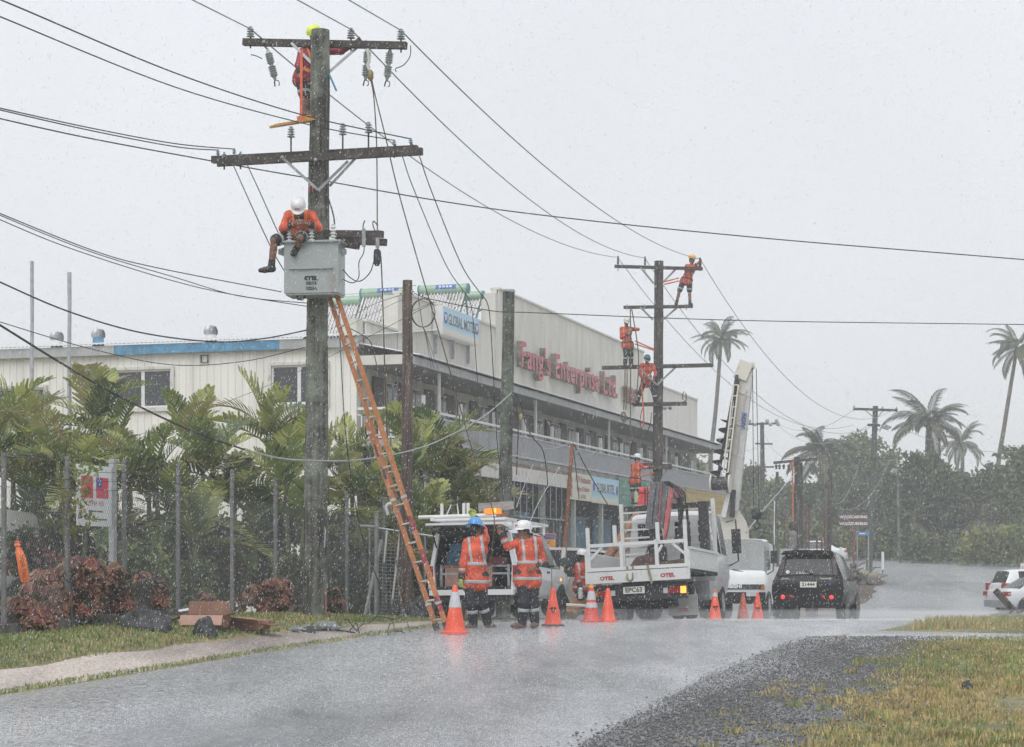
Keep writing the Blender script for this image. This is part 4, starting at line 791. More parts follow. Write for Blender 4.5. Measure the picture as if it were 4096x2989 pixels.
# ---------------------------------------------------------------- ladder
M_FIB = pm('orange_fibreglass', (.36, .13, .04), .5, var=.2, scale=4, stretch=(3, 3, .5)); M_RUNG = pm('ladder_rung', (.52, .50, .46), .45, .3)
LB = [(1752, 2525, 32.9), (1790, 2500, 32.55)]           # feet, left and right rail
LD = empty('extension_ladder', at(1765, 2515, 32.9), 'long orange fibreglass extension ladder leaning on the tall pole', 'ladder')
def rail(p, q, w, h, nm='rail'): MB().bar(p, q, w, h, up=(1, 0, 0)).build(nm, M_FIB, LD, rel(LD), 0)
def lp(pt, k):                                           # along a rail given by pixel rows: lower section goes from the feet to the clamp, upper to the pole
    return pt[0].lerp(pt[1], k)
lowL = (at(1748, 2520, 32.8), at(1468, 1690, 33.5)); lowR = (at(1788, 2515, 32.65), at(1512, 1672, 33.35))
upL = (at(1582, 1990, 33.3), at(1318, 1190, 33.7)); upR = (at(1617, 1985, 33.15), at(1346, 1178, 33.6))
rail(*lowL, .032, .085); rail(*lowR, .032, .085); rail(*upL, .032, .08); rail(*upR, .032, .08)
for k in range(9): MB().cyl(lp(lowL, (k + .5) / 11), lp(lowR, (k + .5) / 11), .017, n=7).build('rung', M_RUNG, LD, rel(LD))
for k in range(11): MB().cyl(lp(upL, (k + .35) / 11), lp(upR, (k + .35) / 11), .017, n=7).build('rung', M_RUNG, LD, rel(LD))
for p in (lowL, lowR):
    MB().bar(lp(p, 0) - Vector((.0, 0, .0)), lp(p, .03), .05, .1, up=(1, 0, 0)).build('foot', M_BLACK, LD, rel(LD))
    for k in (.12, .62, .95): MB().bar(lp(p, k - .006), lp(p, k + .006), .05, .1, up=(1, 0, 0)).build('bracket', M_BRACE, LD, rel(LD))
for k, mt in ((.72, M_INK), (.83, M_INK)): MB().bar(lp(lowL, k), lp(lowL, k + .06), .036, .045, up=(1, 0, 0)).build('warning_print', mt, LD, rel(LD))
for k in (.08, .3, .46): MB().bar(lp(lowR, k), lp(lowR, k + .07), .034, .087, up=(1, 0, 0)).build('red_stain', pm('maroon_stain', (.22, .03, .03), .6, var=.4, scale=12), LD, rel(LD))
# ---------------------------------------------------------------- platform board and strap of the top lineman
M_PLANK = pm('yellow_board', (.55, .27, .05), .5, var=.2); PB = empty('pole_platform', at(1170, 490, Y1), 'yellow pole platform board with a red strap high on the tall pole', 'platform')
g = MB(); g.bar(at(1092, 505, Y1 - .45), at(1262, 478, Y1 - .02), .26, .035); g.build('board', M_PLANK, PB, rel(PB), 0); g = MB(); g.bar(at(1195, 480, Y1 - .25), at(1240, 475, Y1 - .12), .1, .12); g.build('bracket', M_PLANK, PB, rel(PB), 0)
MB().bar(at(1204, 492, Y1 - .33), at(1206, 200, Y1 - .2), .045, .012, up=(0, 1, 0)).build('red_strap', pm('red_webbing', (.58, .10, .04), .6), PB, rel(PB), 0)
# ================================================================ FENCE, VERGE THINGS, CONES, ROADSIDE SIGNS
FV = -14.3
def fpt(Y, z, dv=0.): x, y = XV(FV + dv, Y); return Vector((x, y, z))
fb = fpt(26, 0); FN = empty('chain_link_fence', (fb.x, fb.y, gz(fb.x, fb.y)), 'grey chain link fence with barbed wire strands along the left verge', 'fence')
fY = [23.7, 25.3, 27.0, 28.6, 30.2, 31.9, 33.8, 35.5, 37.1, 38.7, 40.6]
for Y in fY:
    b = fpt(Y, 0); g = gz(b.x, b.y); MB().box((b.x, b.y, g + 1.1), (.055, .045, 2.6), Matrix.Rotation(-TH, 3, 'Z')).build('post', pm('dull_post', (.16, .165, .17), .6, var=.2), FN, rel(FN), 0)
def ftop(Y): b = fpt(Y, 0); return gz(b.x, b.y)
me_ = MB(); H = 1.88; pitch = .062; sl = .62
def fence_pt(a, h): Y = 23.7 + a * .9563; b = fpt(Y, 0, .035); return Vector((b.x, b.y, gz(b.x, b.y) + .05 + h))
LN = (40.6 - 23.7) / .9563; k = -H * sl
while k < LN:
    for s in (1, -1):
        pts = []
        for q in range(7):
            h = H * q / 6; a = k + (h * sl if s > 0 else (H - h) * sl)
            if 0 <= a <= LN: pts.append(fence_pt(a, h) + Rt * (.004 * s))
        if len(pts) > 1: me_.tube(pts, .0017, 3, False)
    k += pitch
o = me_.build('wire_mesh', pm('dull_wire', (.20, .21, .21), .6, var=.2), FN, rel(FN), 0, fix=False); o['kind'] = 'stuff'
for h in (1.9, 2.03, 2.16, 2.3):
    g = MB(); pts = [fence_pt(a, h - .02 * math.sin(a * 1.8) ** 2) for a in np.linspace(0, LN, 60)]; g.tube(pts, .004, 4, False)
    for a in np.arange(.1, LN, .16): p = fence_pt(a, h); g.tube([p + Vector((-.02, 0, .02)), p + Vector((.02, 0, -.02))], .003, 3, False)
    g.build('barbed_wire', M_IRON, FN, rel(FN), 0, fix=False)
for Y0, Y1_ in ((23.7, 32.5),):
    n = 14; vs = []
    for i in range(n):
        a = fpt(Y0 + (Y1_ - Y0) * i / n, 0, .06); b = fpt(Y0 + (Y1_ - Y0) * (i + .97) / n, 0, .06); a.z = gz(a.x, a.y) + .05; b.z = gz(b.x, b.y) + .05
        MB().bar(a, b, .14, .18).build('kerb_stone', pm('mossy_concrete', (.10, .10, .09), .8, var=.4, scale=5), FN, rel(FN), 0)
# pipe gate between fence and ladder
GT = empty('pipe_gate', at(1505, 2498, 40.4), 'galvanised pipe gate frame with a leaning pipe behind the ladder', 'gate')
for a, b, r, nm, mt in (((1505, 2045), (1505, 2505), .045, 'gate_post', M_GALV), ((1478, 2110), (1478, 2490), .02, 'upright', M_GALV), ((1478, 2108), (1760, 2150), .022, 'top_rail', M_GALV), ((1526, 2158), (1452, 2500), .036, 'leaning_pipe', pm('pale_pipe', (.5, .5, .48), .6, var=.2)), ((1548, 2120), (1536, 2250), .02, 'white_stay', M_WHITE), ((1601, 2128), (1564, 2452), .022, 'white_stay', M_WHITE), ((1440, 2105), (1505, 2108), .03, 'hinge_rail', M_GALV), ((1640, 2135), (1640, 2480), .018, 'upright', M_GALV), ((1700, 2142), (1700, 2480), .018, 'upright', M_GALV)): MB().cyl(at(*a, 40.4), at(*b, 40.4), r, n=9).build(nm, mt, GT, rel(GT))
g = MB()
for k in range(22): y = 2170 + k * 14; g.tube([at(1505, y, 40.45), at(1600, y + 6, 40.45)], .005, 4)
for k in range(6): g.tube([at(1515 + k * 16, 2165, 40.45), at(1515 + k * 16, 2480, 40.45)], .005, 4)
o = g.build('welded_mesh', M_GALV, GT, rel(GT), fix=False); o['kind'] = 'stuff'
g = MB(); g.tube(spline([at(1552, 2060, 40.3), at(1545, 2030, 40.3), at(1560, 2015, 40.3), at(1580, 2030, 40.3), at(1572, 2055, 40.3)]), .035, 8); g.build('vent_hood', M_PORCW, GT, rel(GT))
# aid sign behind the fence
def sp_uv(px, Y): x = (px - PX0) / F * Y; return to_uv(x, Y)
u, v = sp_uv(447, 30.2); sx_, sy_ = uv(u, v); SZ = at(447, 2108, 30.2).z
s = empty('aid_sign_board', (sx_, sy_, gz(sx_, sy_)), 'white aid sign board with two red flags behind the fence', 'sign', rz=R(90) - TH); dz = SZ - gz(sx_, sy_)
MB().box((-.52, .0, dz + .44), (1.04, .02, .88)).build('board', pm('sign_white', (.74, .75, .76), .4, var=.04), s, smooth=0)
MB().box((.03, 0, (dz + .95) / 2), (.1, .08, dz + 1.05)).build('post', M_GALV, s, smooth=0)
M_FLAG = pm('flag_red', (.62, .05, .09), .5, var=.06)
MB().box((-.76, -.013, dz + .56), (.34, .006, .32)).build('red_flag', M_FLAG, s, smooth=0); f2 = MB().box((-.31, -.013, dz + .56), (.36, .006, .30)).build('red_flag', M_FLAG, s, smooth=0)
MB().box((-.41, -.018, dz + .635), (.16, .004, .15)).build('blue_canton', M_BLUEI, f2, smooth=0)
for x, z in ((-.45, .66), (-.37, .66), (-.41, .69), (-.41, .61)): MB().box((x, -.0215, dz + z), (.02, .002, .02)).build('star', M_PALE, f2, smooth=0)
text_on('CHINA AID', .105, M_REDI, s, (-.52, -.012, dz + .33), FACE);
for z, w in ((.215, .42), (.10, .66)):
    for k in range(9): MB().box((-.5 - w / 2 + w * (k + .5) / 9, -.0125, dz + z), (w / 11, .004, .022)).build('small_print', M_INKG, s, smooth=0)
# orange plastic sleeve hung on the fence
p = [at(70, 2182, 26.8), at(76, 2205, 26.8), at(86, 2240, 26.75), at(95, 2290, 26.75), at(100, 2328, 26.75)]
SL = empty('orange_plastic_sleeve', p[-1], 'bright orange plastic sleeve hung on the left end of the fence', 'plastic sleeve')
MB().tube(p, [.02, .05, .062, .066, .05], 10).build('sleeve', pm('orange_plastic', (.72, .16, .03), .4, var=.12, scale=9), SL, rel(SL)); MB().lathe([(.05, 0), (.03, .03), (.045, .05), (0, .06)], 9, Matrix.Translation(p[0])).build('knot', pm('orange_plastic', (.72, .16, .03)), SL, rel(SL))
text_on('TIGER TAILS', .075, M_INK, SL, tuple(at(91, 2270, 26.66) - SL.location), (R(90), R(80), 0), sx=.9)
# ---- rocks
M_ROCK = pm('wet_basalt', (.016, .016, .018), .6, scale=5, col2=(.075, .075, .08), bump=.8, bscale=14)
def rock(px, py, w, h, d, label, seed, cat='rock', flat=1., Y=None):
    b = gp(px, py) if Y is None else ground(at(px, py, Y).x, Y); bm = bmesh.new(); bmesh.ops.create_icosphere(bm, subdivisions=4, radius=1)
    for v_ in bm.verts:
        n_ = noise.noise(v_.co * 1.1 + Vector((seed, 0, 0))) * .35 + noise.noise(v_.co * 2.7 + Vector((0, seed, 0))) * .16 + noise.noise(v_.co * 7 + Vector((0, seed, 3))) * .05
        v_.co *= 1 + n_; v_.co = Vector((v_.co.x * w / 2, v_.co.y * d / 2, max(-.25, v_.co.z) * h / 1.1 + h * .12))
    me = bpy.data.meshes.new('rock'); bm.to_mesh(me); bm.free(); me.materials.append(M_ROCK); me.polygons.foreach_set('use_smooth', [True] * len(me.polygons))
    return tag(link('rock', me, None, b), label, cat)
rock(574, 2518, .72, .30, .5, 'large dark grey boulder lying before the red leaved shrubs', 1); rock(815, 2545, .32, .25, .3, 'small dark round rock on the grass before the cardboard', 5)
rock(1580, 2500, .42, .32, .4, 'dark boulder at the foot of the brown pole, left one', 9, Y=38.5); rock(1680, 2500, .46, .42, .4, 'pale topped boulder right of the brown pole foot', 14, Y=38.3)
rock(3868, 2758, .11, .085, .1, 'small dark stone alone in the dry grass at right', 20); rock(1234, 2532, .2, .09, .15, 'low flat stone beside the insulators on the ground', 25)
# ---- cardboard
M_CARD = pm('wet_cardboard', (.20, .095, .058), .6, var=.2, scale=5); M_CARDL = pm('cardboard_inside', (.38, .22, .165), .6, var=.12, scale=5)
def carton(px, py, w, d, h, rz, flaps, label, crush=0.):
    b = gp(px, py); o = empty('cardboard_box', b + Vector((0, 0, .01)), label, 'box', rz=rz)
    g = MB()
    for c, dm in (((0, -d / 2, h / 2), (w, .012, h)), ((0, d / 2, h / 2), (w, .012, h)), ((-w / 2, 0, h / 2), (.012, d - .02, h)), ((w / 2, 0, h / 2), (.012, d - .02, h)), ((0, 0, .008), (w - .03, d - .03, .012))): g.box(c, dm)
    g.v = [(x + crush * z * 1.2, y + crush * z * math.sin(x * 5) * .6, z * (1 - crush * .6 * (x / w + .5))) for x, y, z in g.v]; g.build('body', M_CARD, o, smooth=0)
    for side, ang, fl in flaps:
        if side in 'fb': sgn = -1 if side == 'f' else 1; a = Vector((-w / 2, sgn * d / 2, h)); c = Vector((w / 2, sgn * d / 2, h)); out = Vector((0, sgn * math.cos(R(ang)), math.sin(R(ang)))) * fl
        else: sgn = -1 if side == 'l' else 1; a = Vector((sgn * w / 2, -d / 2, h)); c = Vector((sgn * w / 2, d / 2, h)); out = Vector((sgn * math.cos(R(ang)), 0, math.sin(R(ang)))) * fl
        a.z = h * (1 - crush * .6 * (a.x / w + .5)); c.z = h * (1 - crush * .6 * (c.x / w + .5)); n_ = (c - a).cross(out).normalized() * .008
        vs = [a + n_, c + n_, c + out + n_, a + out + n_, a - n_, c - n_, c + out - n_, a + out - n_]; m_ = MB().add(vs, [(0, 1, 2, 3), (7, 6, 5, 4), (0, 4, 5, 1), (1, 5, 6, 2), (2, 6, 7, 3), (3, 7, 4, 0)]); m_.build('flap', M_CARDL if side == 'f' else M_CARD, o, smooth=0)
carton(822, 2512, .62, .42, .17, R(-6), (('f', -55, .0 + .17), ('b', 75, .2), ('l', -20, .34), ('r', 15, .16)), 'open brown cardboard box with spread flaps on the grass')
carton(985, 2520, .55, .36, .15, R(-12), (('f', 20, .16), ('r', -12, .2), ('b', 10, .15)), 'crushed brown cardboard box right of the open one', .55)
g = MB().box((0, 0, .03), (.26, .18, .01), Euler((R(6), R(-10), R(15))).to_matrix()); tag(g.build('cardboard_sheet', M_PALE, None, None, 0), 'pale sheet of packing board leaning left of the open box', 'cardboard').location = gp(748, 2478) + Vector((0, 0, .12))
# ---- discarded insulators and wire ends
def loose_ins(px, py, n, r, ln, rz, label, Y=None):
    b = gp(px, py); o = empty('surge_arrester', b + Vector((0, 0, r)), label, 'insulator', 'discarded insulators on the verge', rz=rz); M = Matrix.Rotation(R(90), 4, 'Y')
    pr = [(r * .35, -ln / 2)]
    for k in range(n): z = -ln / 2 + .03 + (ln - .06) * k / n; dz_ = (ln - .06) / n; pr += [(r * .55, z), (r, z + dz_ * .25), (r * .95, z + dz_ * .5), (r * .55, z + dz_ * .75)]
    MB().lathe(pr + [(r * .4, ln / 2)], 14, M).build('shed_body', M_PORC, o)
    MB().cyl((ln / 2 - .01, 0, 0), (ln / 2 + .07, 0, -.01), .014, n=7).build('terminal', M_BRACE, o); MB().cyl((-ln / 2 - .05, 0, 0), (-ln / 2 + .01, 0, 0), .014, n=7).build('terminal', M_BRACE, o)
loose_ins(1185, 2531, 5, .055, .17, R(-8), 'leftmost ribbed grey insulator lying on the verge'); loose_ins(1228, 2527, 5, .055, .17, R(-15), 'second ribbed grey insulator lying beside the leftmost')
loose_ins(1285, 2524, 6, .075, .19, R(-18), 'large ribbed grey insulator third from left on the verge'); loose_ins(1325, 2526, 6, .075, .19, R(-22), 'rightmost large ribbed insulator lying at the pole foot')
def scrap(P, r, label, mt=None):
    pts = [gp(x, y) + Vector((0, 0, h)) for x, y, h in P]; wire(spline(pts), r, mt or M_WIRE, label, 'wire_scrap')
scrap([(1260, 2530, .03), (1330, 2528, .03), (1420, 2540, .03)], .012, 'dark cable end lying right of the insulators'); scrap([(1352, 2528, .02), (1368, 2522, .14), (1390, 2520, .16), (1410, 2526, .08), (1430, 2532, .02)], .01, 'arched loop of wire on the verge'); scrap([(1400, 2530, .02), (1425, 2528, .13), (1440, 2540, .02), (1470, 2545, .02), (1485, 2540, .06)], .01, 'bent piece of wire on the gravel edge')
scrap([(1552, 2548, .02), (1556, 2534, .12), (1572, 2530, .15), (1580, 2540, .05), (1600, 2540, .06), (1620, 2540, .02)], .01, 'curled black wire on the pale gravel near the ladder'); scrap([(1420, 2530, .02), (1500, 2505, .15), (1590, 2500, .1), (1630, 2490, .3)], .009, 'slack wire running to the boulders')
# ---- cones
M_CONE = pm('cone_orange', (.78, .10, .045), .45, var=.08, scale=5); M_REFL = pm('reflective_grey', (.52, .54, .56), .35, .1, var=.08); M_CONED = pm('faded_cone', (.50, .12, .075), .55, var=.2, scale=7)
def cone(px, pb, pt, Y, label, bands=(), mat=None, tip=False, logo=False):
    x = at(px, pb, Y).x; b = ground(x, Y, .03); h = (pb - pt) / F * Y; o = empty('traffic_cone', b, label, 'traffic cone', 'traffic cones along the road'); mt = mat or M_CONE; r0, r1 = .155 * h / .7, .032
    g = MB(); rb = .25 * h / .7; q = [(rb * math.cos(a), rb * math.sin(a)) for a in np.linspace(R(22.5), R(382.5), 9)[:-1]]; q = [(max(-rb * .82, min(rb * .82, x_)), max(-rb * .82, min(rb * .82, y_))) for x_, y_ in q]
    g.prism(q, 0, .03, lambda x_, y_, t: (x_, y_, t)); g.build('base', mt if logo is not True else pm('cone_base_dark', (.10, .09, .09), .6), o, smooth=30)
    rad = lambda z: r0 + (r1 - r0) * z
    MB().lathe([(rad(0) * 1.08, .03), (rad(.03), .05), (rad(1), h - .01), (rad(1) * .8, h), (0, h)], 20).build('cone_body', mt, o, smooth=30)
    for a, c in bands: MB().lathe([(rad(a) + .004, .03 + a * (h - .03)), (rad(c) + .004, .03 + c * (h - .03))], 20).build('reflective_band', M_REFL, o)
    if tip: MB().lathe([(rad(.9) + .004, h * .92), (rad(1) + .004, h), (0, h + .01)], 14).build('light_tip', pm('amber_tip', (.85, .30, .03), .4), o)
    if logo:
        MB().box((0, -rad(.46) - .004, h * .46), (.1, .006, .03)).build('print', M_INK, o, smooth=0)
        for t_, z, sz in (('V', .36, .09),): text_on(t_, sz, M_INK, o, (0, -rad(z) - .006, h * z), (R(90) - math.atan((r0 - r1) / h), 0, 0), offset=.004, name='print')
cone(1820, 2540, 2345, 32.0, 'nearest orange cone with one wide silver band', ((.52, .85),)); cone(2212, 2507, 2352, 34.4, 'plain orange cone right of the white helmeted worker', logo=True)
cone(2365, 2494, 2345, 36.6, 'orange cone with two silver bands beside the truck', ((.36, .5), (.58, .82)), pm('cone_red', (.62, .07, .05), .45), True); cone(2432, 2492, 2357, 36.8, 'plain orange cone right of the two banded cone')
cone(2860, 2482, 2362, 41, 'orange cone with a white collar right of the truck', ((.78, .92),), logo=True); cone(2972, 2479, 2370, 46, 'faded dirty orange cone before the parked lorry', (), M_CONED); cone(3030, 2479, 2368, 46.5, 'bright orange cone nearest the black car', (), None, False, True)
# ---- preschool sign
u, v = sp_uv(2180, 50); b = at(2180, 2232, 50); s = empty('preschool_sign', b, 'orange and dark blue preschool sign with a running figure', 'sign', rz=R(8))
MB().box((0, 0, .3), (.52, .03, .6)).build('board', pm('sign_orange', (.72, .33, .07), .45, var=.06), s, smooth=0); MB().box((0, -.018, .52), (.52, .012, .12)).build('header', M_BLUEI, s, smooth=0); MB().box((0, -.018, .03), (.52, .012, .06)).build('footer', M_BLUEI, s, smooth=0)
for t_, x_ in (('NU', -.19), ('PRE', -.08), ('SCHOOL', .12)): text_on(t_, .075, pm('orange_ink', (.75, .4, .12), .5), s, (x_, -.027, .52), FACE, sx=.85)
g = MB(); 
for a, c, r_ in (((.0, .34), (.02, .24), .03), ((.02, .24), (.09, .18), .018), ((.09, .18), (.06, .11), .014), ((.02, .24), (-.05, .17), .018), ((-.05, .17), (-.12, .15), .013), ((.0, .33), (.09, .36), .012), ((.0, .33), (-.08, .27), .012), ((.09, .36), (.1, .42), .01)): g.bar((a[0], -.02, a[1]), (c[0], -.02, c[1]), r_ * 1.6, .01, up=(0, 1, 0))
g.cyl((.01, -.025, .4), (.01, -.017, .4), .032, n=12); g.build('runner', M_INK, s); 
for x in (-.2, .2): MB().box((x, .03, -.5), (.04, .04, 1.4)).build('leg', M_GALV, s, smooth=0)
# ---- far signs
s = empty('wood_carving_sign', at(3416, 2300, 106), 'brown wood carving signboard with white letters on a red post', 'sign', rz=R(-3)); hh = at(3416, 2105, 106).z - s.location.z
MB().box((0, 0, hh + .3), (1.5, .05, .62)).build('board', pm('dark_brown_board', (.12, .06, .055), .6, var=.2), s, smooth=0); MB().cyl((0, .03, -.3), (0, .03, hh), .05, n=8).build('post', pm('red_post', (.28, .07, .07), .6), s)
for t_, x_, z_ in (('WOOD', -.42, .47), ('CARVING', .27, .47), ('WOOD', -.42, .12), ('TURNING', .27, .12)): text_on(t_, .2, M_PALE, s, (x_, -.03, hh + z_), FACE, sx=.95, offset=.008)
s = empty('street_name_sign', at(3450, 2290, 112), 'small blue street name sign between two thin posts', 'sign'); hh = at(3450, 2142, 112).z - s.location.z
MB().box((0, 0, hh + .1), (.66, .04, .2)).build('plate', pm('street_blue', (.07, .22, .50), .4), s, smooth=0); MB().box((-.02, -.022, hh + .1), (.3, .004, .07)).build('faded_print', M_PALE, s, smooth=0)
for x in (-.28, .33): MB().cyl((x, .03, -.3), (x, .03, hh + .25), .03, n=8).build('post', M_GALV, s)
s = empty('marker_post', at(3531, 2262, 113), 'white reflector marker post at the bend', 'post'); MB().box((0, 0, .25), (.14, .08, 1.0)).build('post', M_WHITE, s, smooth=0); MB().box((0, 0, -.75), (.05, .05, 1.0)).build('stake', M_IRON, s, smooth=0)
s = empty('marker_post', at(3363, 2240, 116), 'white marker post left of the wood carving sign', 'post'); MB().box((0, 0, .35), (.13, .08, .75)).build('post', M_WHITE, s, smooth=0); MB().box((0, 0, -.5), (.05, .05, 1.0)).build('stake', M_IRON, s, smooth=0)
s = empty('roadside_notice', at(4092, 2292, 90), 'white notice with red letters cut off by the right edge', 'sign'); MB().box((.1, 0, .22), (.42, .03, .42)).build('board', M_WHITE, s, smooth=0); text_on('BAR', .17, M_REDI, s, (.09, -.017, .24), FACE); MB().box((.1, .03, -.6), (.05, .05, 1.4)).build('post', M_GALV, s, smooth=0)
# ---- rubble heap, fallen pole
def heap():
    g = MB(); b = ground(at(3415, 2300, 103).x, 103)
    for k in range(70):
        a = random.random() * 6.3; d_ = random.random() ** .6; x = d_ * 1.0 * math.cos(a); y = d_ * .8 * math.sin(a); z = max(0, (1 - d_) * 1.15) * random.uniform(.6, 1); r_ = random.uniform(.05, .16)
        g.lathe([(0, -r_), (r_, -r_ * .3), (r_ * .9, r_ * .4), (0, r_ * .8)], 6, Matrix.Translation(b + Vector((x, y, z + .05))) @ Euler((random.random() * 3, random.random() * 3, 0)).to_matrix().to_4x4())
    for k in range(26):
        a = random.random() * 6.3; p = b + Vector((random.gauss(0, .5), random.gauss(0, .4), random.uniform(.2, .9))); q = p + Vector((math.cos(a), math.sin(a) * .6, random.uniform(-.1, .6))) * random.uniform(.4, 1.2); g.tube([p, q], [.04, .02], 5)
    o = g.build('rubble_heap', pm('grey_rubble', (.14, .125, .115), .8, var=.6, scale=7), None, tuple(b)); tag(o, 'heap of grey branches and rubble at the foot of the green pole', 'rubble', kind='stuff')
heap()
M_LOG = pm('grey_log', (.20, .19, .18), .75, var=.35, scale=6, bump=.5)
s = empty('fallen_pole', ground(12.0, 48.5), 'fallen grey pole with a square dark cross arm lying on the bright grass', 'pole'); b0 = Vector((11.35, 48.6, gz(11.35, 48.6) + .1)); b1 = Vector((15.0, 46.8, gz(15, 46.8) + .32))
pts = [b0.lerp(b1, i / 8) + Vector((0, 0, .03 * math.sin(i * 1.7))) for i in range(9)]; MB().tube(pts, [.09, .1, .11, .115, .12, .125, .13, .13, .13], 12).build('log', M_LOG, s, rel(s)); MB().cyl(b0, b0 + (b0 - b1).normalized() * .04, .088, n=10).build('sawn_end', pm('pale_wood', (.45, .40, .33), .7), s, rel(s))
MB().bar(at(3982, 2362, 48.2), at(4052, 2440, 47.9), .1, .13).build('crossarm', M_POLE4, s, rel(s), 0)
for k, x in enumerate((3880, 3886, 3892, 3915)): q = ground(at(x, 2470, 47).x, 47); MB().lathe([(.05, 0), (.055, .03), (.03, .05), (.05, .08), (0, .14)], 8, Matrix.Translation(q)).build('insulator', M_PORCW, s, rel(s))
MB().tube(spline([at(4040, 2452, 47.6), at(4060, 2435, 47.4), at(4075, 2450, 47.2), at(4096, 2440, 47)]), .03, 6).build('iron_strap', M_IRON, s, rel(s))
# ================================================================ VEHICLES
def paint(name, c, rough=.28): return pm(name, c, rough, var=.05, scale=2, coat=.5)
M_CARW = paint('white_car_paint', (.70, .71, .72)); M_CARK = pm('black_car_paint', (.010, .0105, .011), .3, var=.05, scale=2, spec=.25); M_CARS = paint('silver_white_paint', (.62, .64, .66))
M_TYRE = pm('tyre_rubber', (.02, .02, .021), .7, var=.3, scale=20); M_RIM = pm('alloy_rim', (.42, .43, .45), .35, .7, var=.1); M_TINT = pm('tinted_glass', (.014, .015, .017), .12, var=.2, spec=.4); M_GLASSC = pm('cab_glass', (.10, .12, .12), .06, var=.3, scale=1.5, spec=.8)
M_TRIMB = pm('black_trim', (.025, .025, .027), .5, var=.2); M_CHROME = pm('bright_metal', (.55, .56, .58), .25, .9)
M_RLENS = pm('red_lens', (.30, .015, .02), .2, var=.1); M_RLIT = pm('lit_red_lamp', (.6, .02, .03), .3, emit=(1, .05, .06), estr=1.0); M_ALIT = pm('lit_amber_lamp', (.8, .3, .03), .3, emit=(1, .36, .05), estr=1.8); M_WLENS = pm('clear_lens', (.5, .52, .54), .2, var=.1)
M_PLATE = pm('plate_white', (.68, .68, .64), .45, var=.04)
def place(name, x, y, head, label, cat, wb=2.6, group=None, roll=0., lift=.03):
    h = R(head); f = Vector((math.sin(h), math.cos(h), 0)); zf = gz(x + f.x * wb / 2, y + f.y * wb / 2); zr = gz(x - f.x * wb / 2, y - f.y * wb / 2)
    o = empty(name, (x, y, (zf + zr) / 2 + lift), label, cat, group); o.rotation_euler = (math.atan2(zf - zr, wb), R(roll), -h); return o
def wheel(par, x, y, r=.33, w=.2, spokes=8, rim=None):
    sg = 1 if x > 0 else -1; M = Matrix.Translation((x, y, r)) @ Matrix.Rotation(R(90 * sg), 4, 'Y')
    t = MB().lathe([(r * .62, -w / 2), (r * .9, -w / 2), (r, -w * .36), (r, w * .36), (r * .9, w / 2), (r * .62, w / 2), (r * .6, w * .3)], 24, M).build('wheel', M_TYRE, par)
    g = MB(); g.lathe([(r * .63, w * .42), (r * .58, w * .46), (r * .55, w * .3), (r * .5, w * .1), (0, w * .1)], 20, M)
    for k in range(spokes): a = 2 * math.pi * k / spokes; g.bar(M @ Vector((r * .1 * math.cos(a), r * .1 * math.sin(a), w * .42)), M @ Vector((r * .58 * math.cos(a), r * .58 * math.sin(a), w * .36)), .035, .02, up=(sg, 0, 0))
    g.lathe([(r * .16, w * .4), (r * .13, w * .48), (0, w * .48)], 10, M); g.build('rim', rim or M_RIM, t)
def body(par, st, mat, sideg=(), topg=(), caps=True, nm='body', pane_mat=None):
    prof = []
    for (y, zs, zb, zt, hs, hb, ht) in st:
        half = [(hs * .88, zs), (hs, zs + .1), (hb, zs + (zb - zs) * .55), (hb * .995, zs + (zb - zs) * .82), (hb * .97, zb), (ht + (hb * .97 - ht) * .35, zb + (zt - zb) * .62), (ht, zt - min(.07, (zt - zb) * .3)), (ht * .9, zt - min(.02, (zt - zb) * .1)), (ht * .55, zt), (0, zt + .008)]
        prof.append([(x, y, z) for x, z in half] + [(-x, y, z) for x, z in half[-2::-1]])
    m = len(prof[0]); bm_ = MB(); V = [p for r_ in prof for p in r_]; panes = []
    for i in range(len(st) - 1):
        sg_r = MB(); sg_l = MB(); tg = MB()
        for j in range(m - 1):
            f = [V[i * m + j], V[i * m + j + 1], V[(i + 1) * m + j + 1], V[(i + 1) * m + j]]; jj = j if j < m // 2 else m - 2 - j
            if i in sideg and jj in (4, 5): (sg_r if j < m // 2 else sg_l).add(f, [(0, 1, 2, 3)])
            elif i in topg and jj >= 6: tg.add(f, [(0, 1, 2, 3)])
            elif i in topg and jj in (4, 5) and topg[i] == 'wrap': tg.add(f, [(0, 1, 2, 3)])
            else: bm_.add(f, [(0, 1, 2, 3)])
        f = [V[i * m], V[(i + 1) * m], V[(i + 1) * m + m - 1], V[i * m + m - 1]]; bm_.add(f, [(0, 1, 2, 3)])
        for g in (sg_r, sg_l):
            if g.f: panes.append(('side_window', g))
        if tg.f: panes.append(('windscreen' if i > len(st) // 2 else 'rear_window', tg))
    if caps: bm_.add(prof[0], [tuple(range(m))]); bm_.add(prof[-1], [tuple(range(m - 1, -1, -1))])
    def weld(o):
        b_ = bmesh.new(); b_.from_mesh(o.data); bmesh.ops.remove_doubles(b_, verts=b_.verts, dist=.0005); bmesh.ops.recalc_face_normals(b_, faces=b_.faces); b_.to_mesh(o.data); b_.free(); o.data.polygons.foreach_set('use_smooth', [True] * len(o.data.polygons)); o.data.set_sharp_from_angle(angle=R(38))
    o = bm_.build(nm, mat, par); weld(o)
    for n_, g in panes: weld(g.build(n_, pane_mat or M_TINT, par))
    return o
def arch(par, x, y, r, mat=None):
    sg = 1 if x > 0 else -1; MB().lathe([(r, 0), (r * .97, .012), (0, .012)], 24, Matrix.Translation((x, y, r * .86)) @ Matrix.Rotation(R(90 * sg), 4, 'Y')).build('wheel_arch', mat or M_TRIMB, par)
def lamp(par, c, d, mat, nm='tail_light'): return MB().box(c, d).build(nm, mat, par, smooth=0)
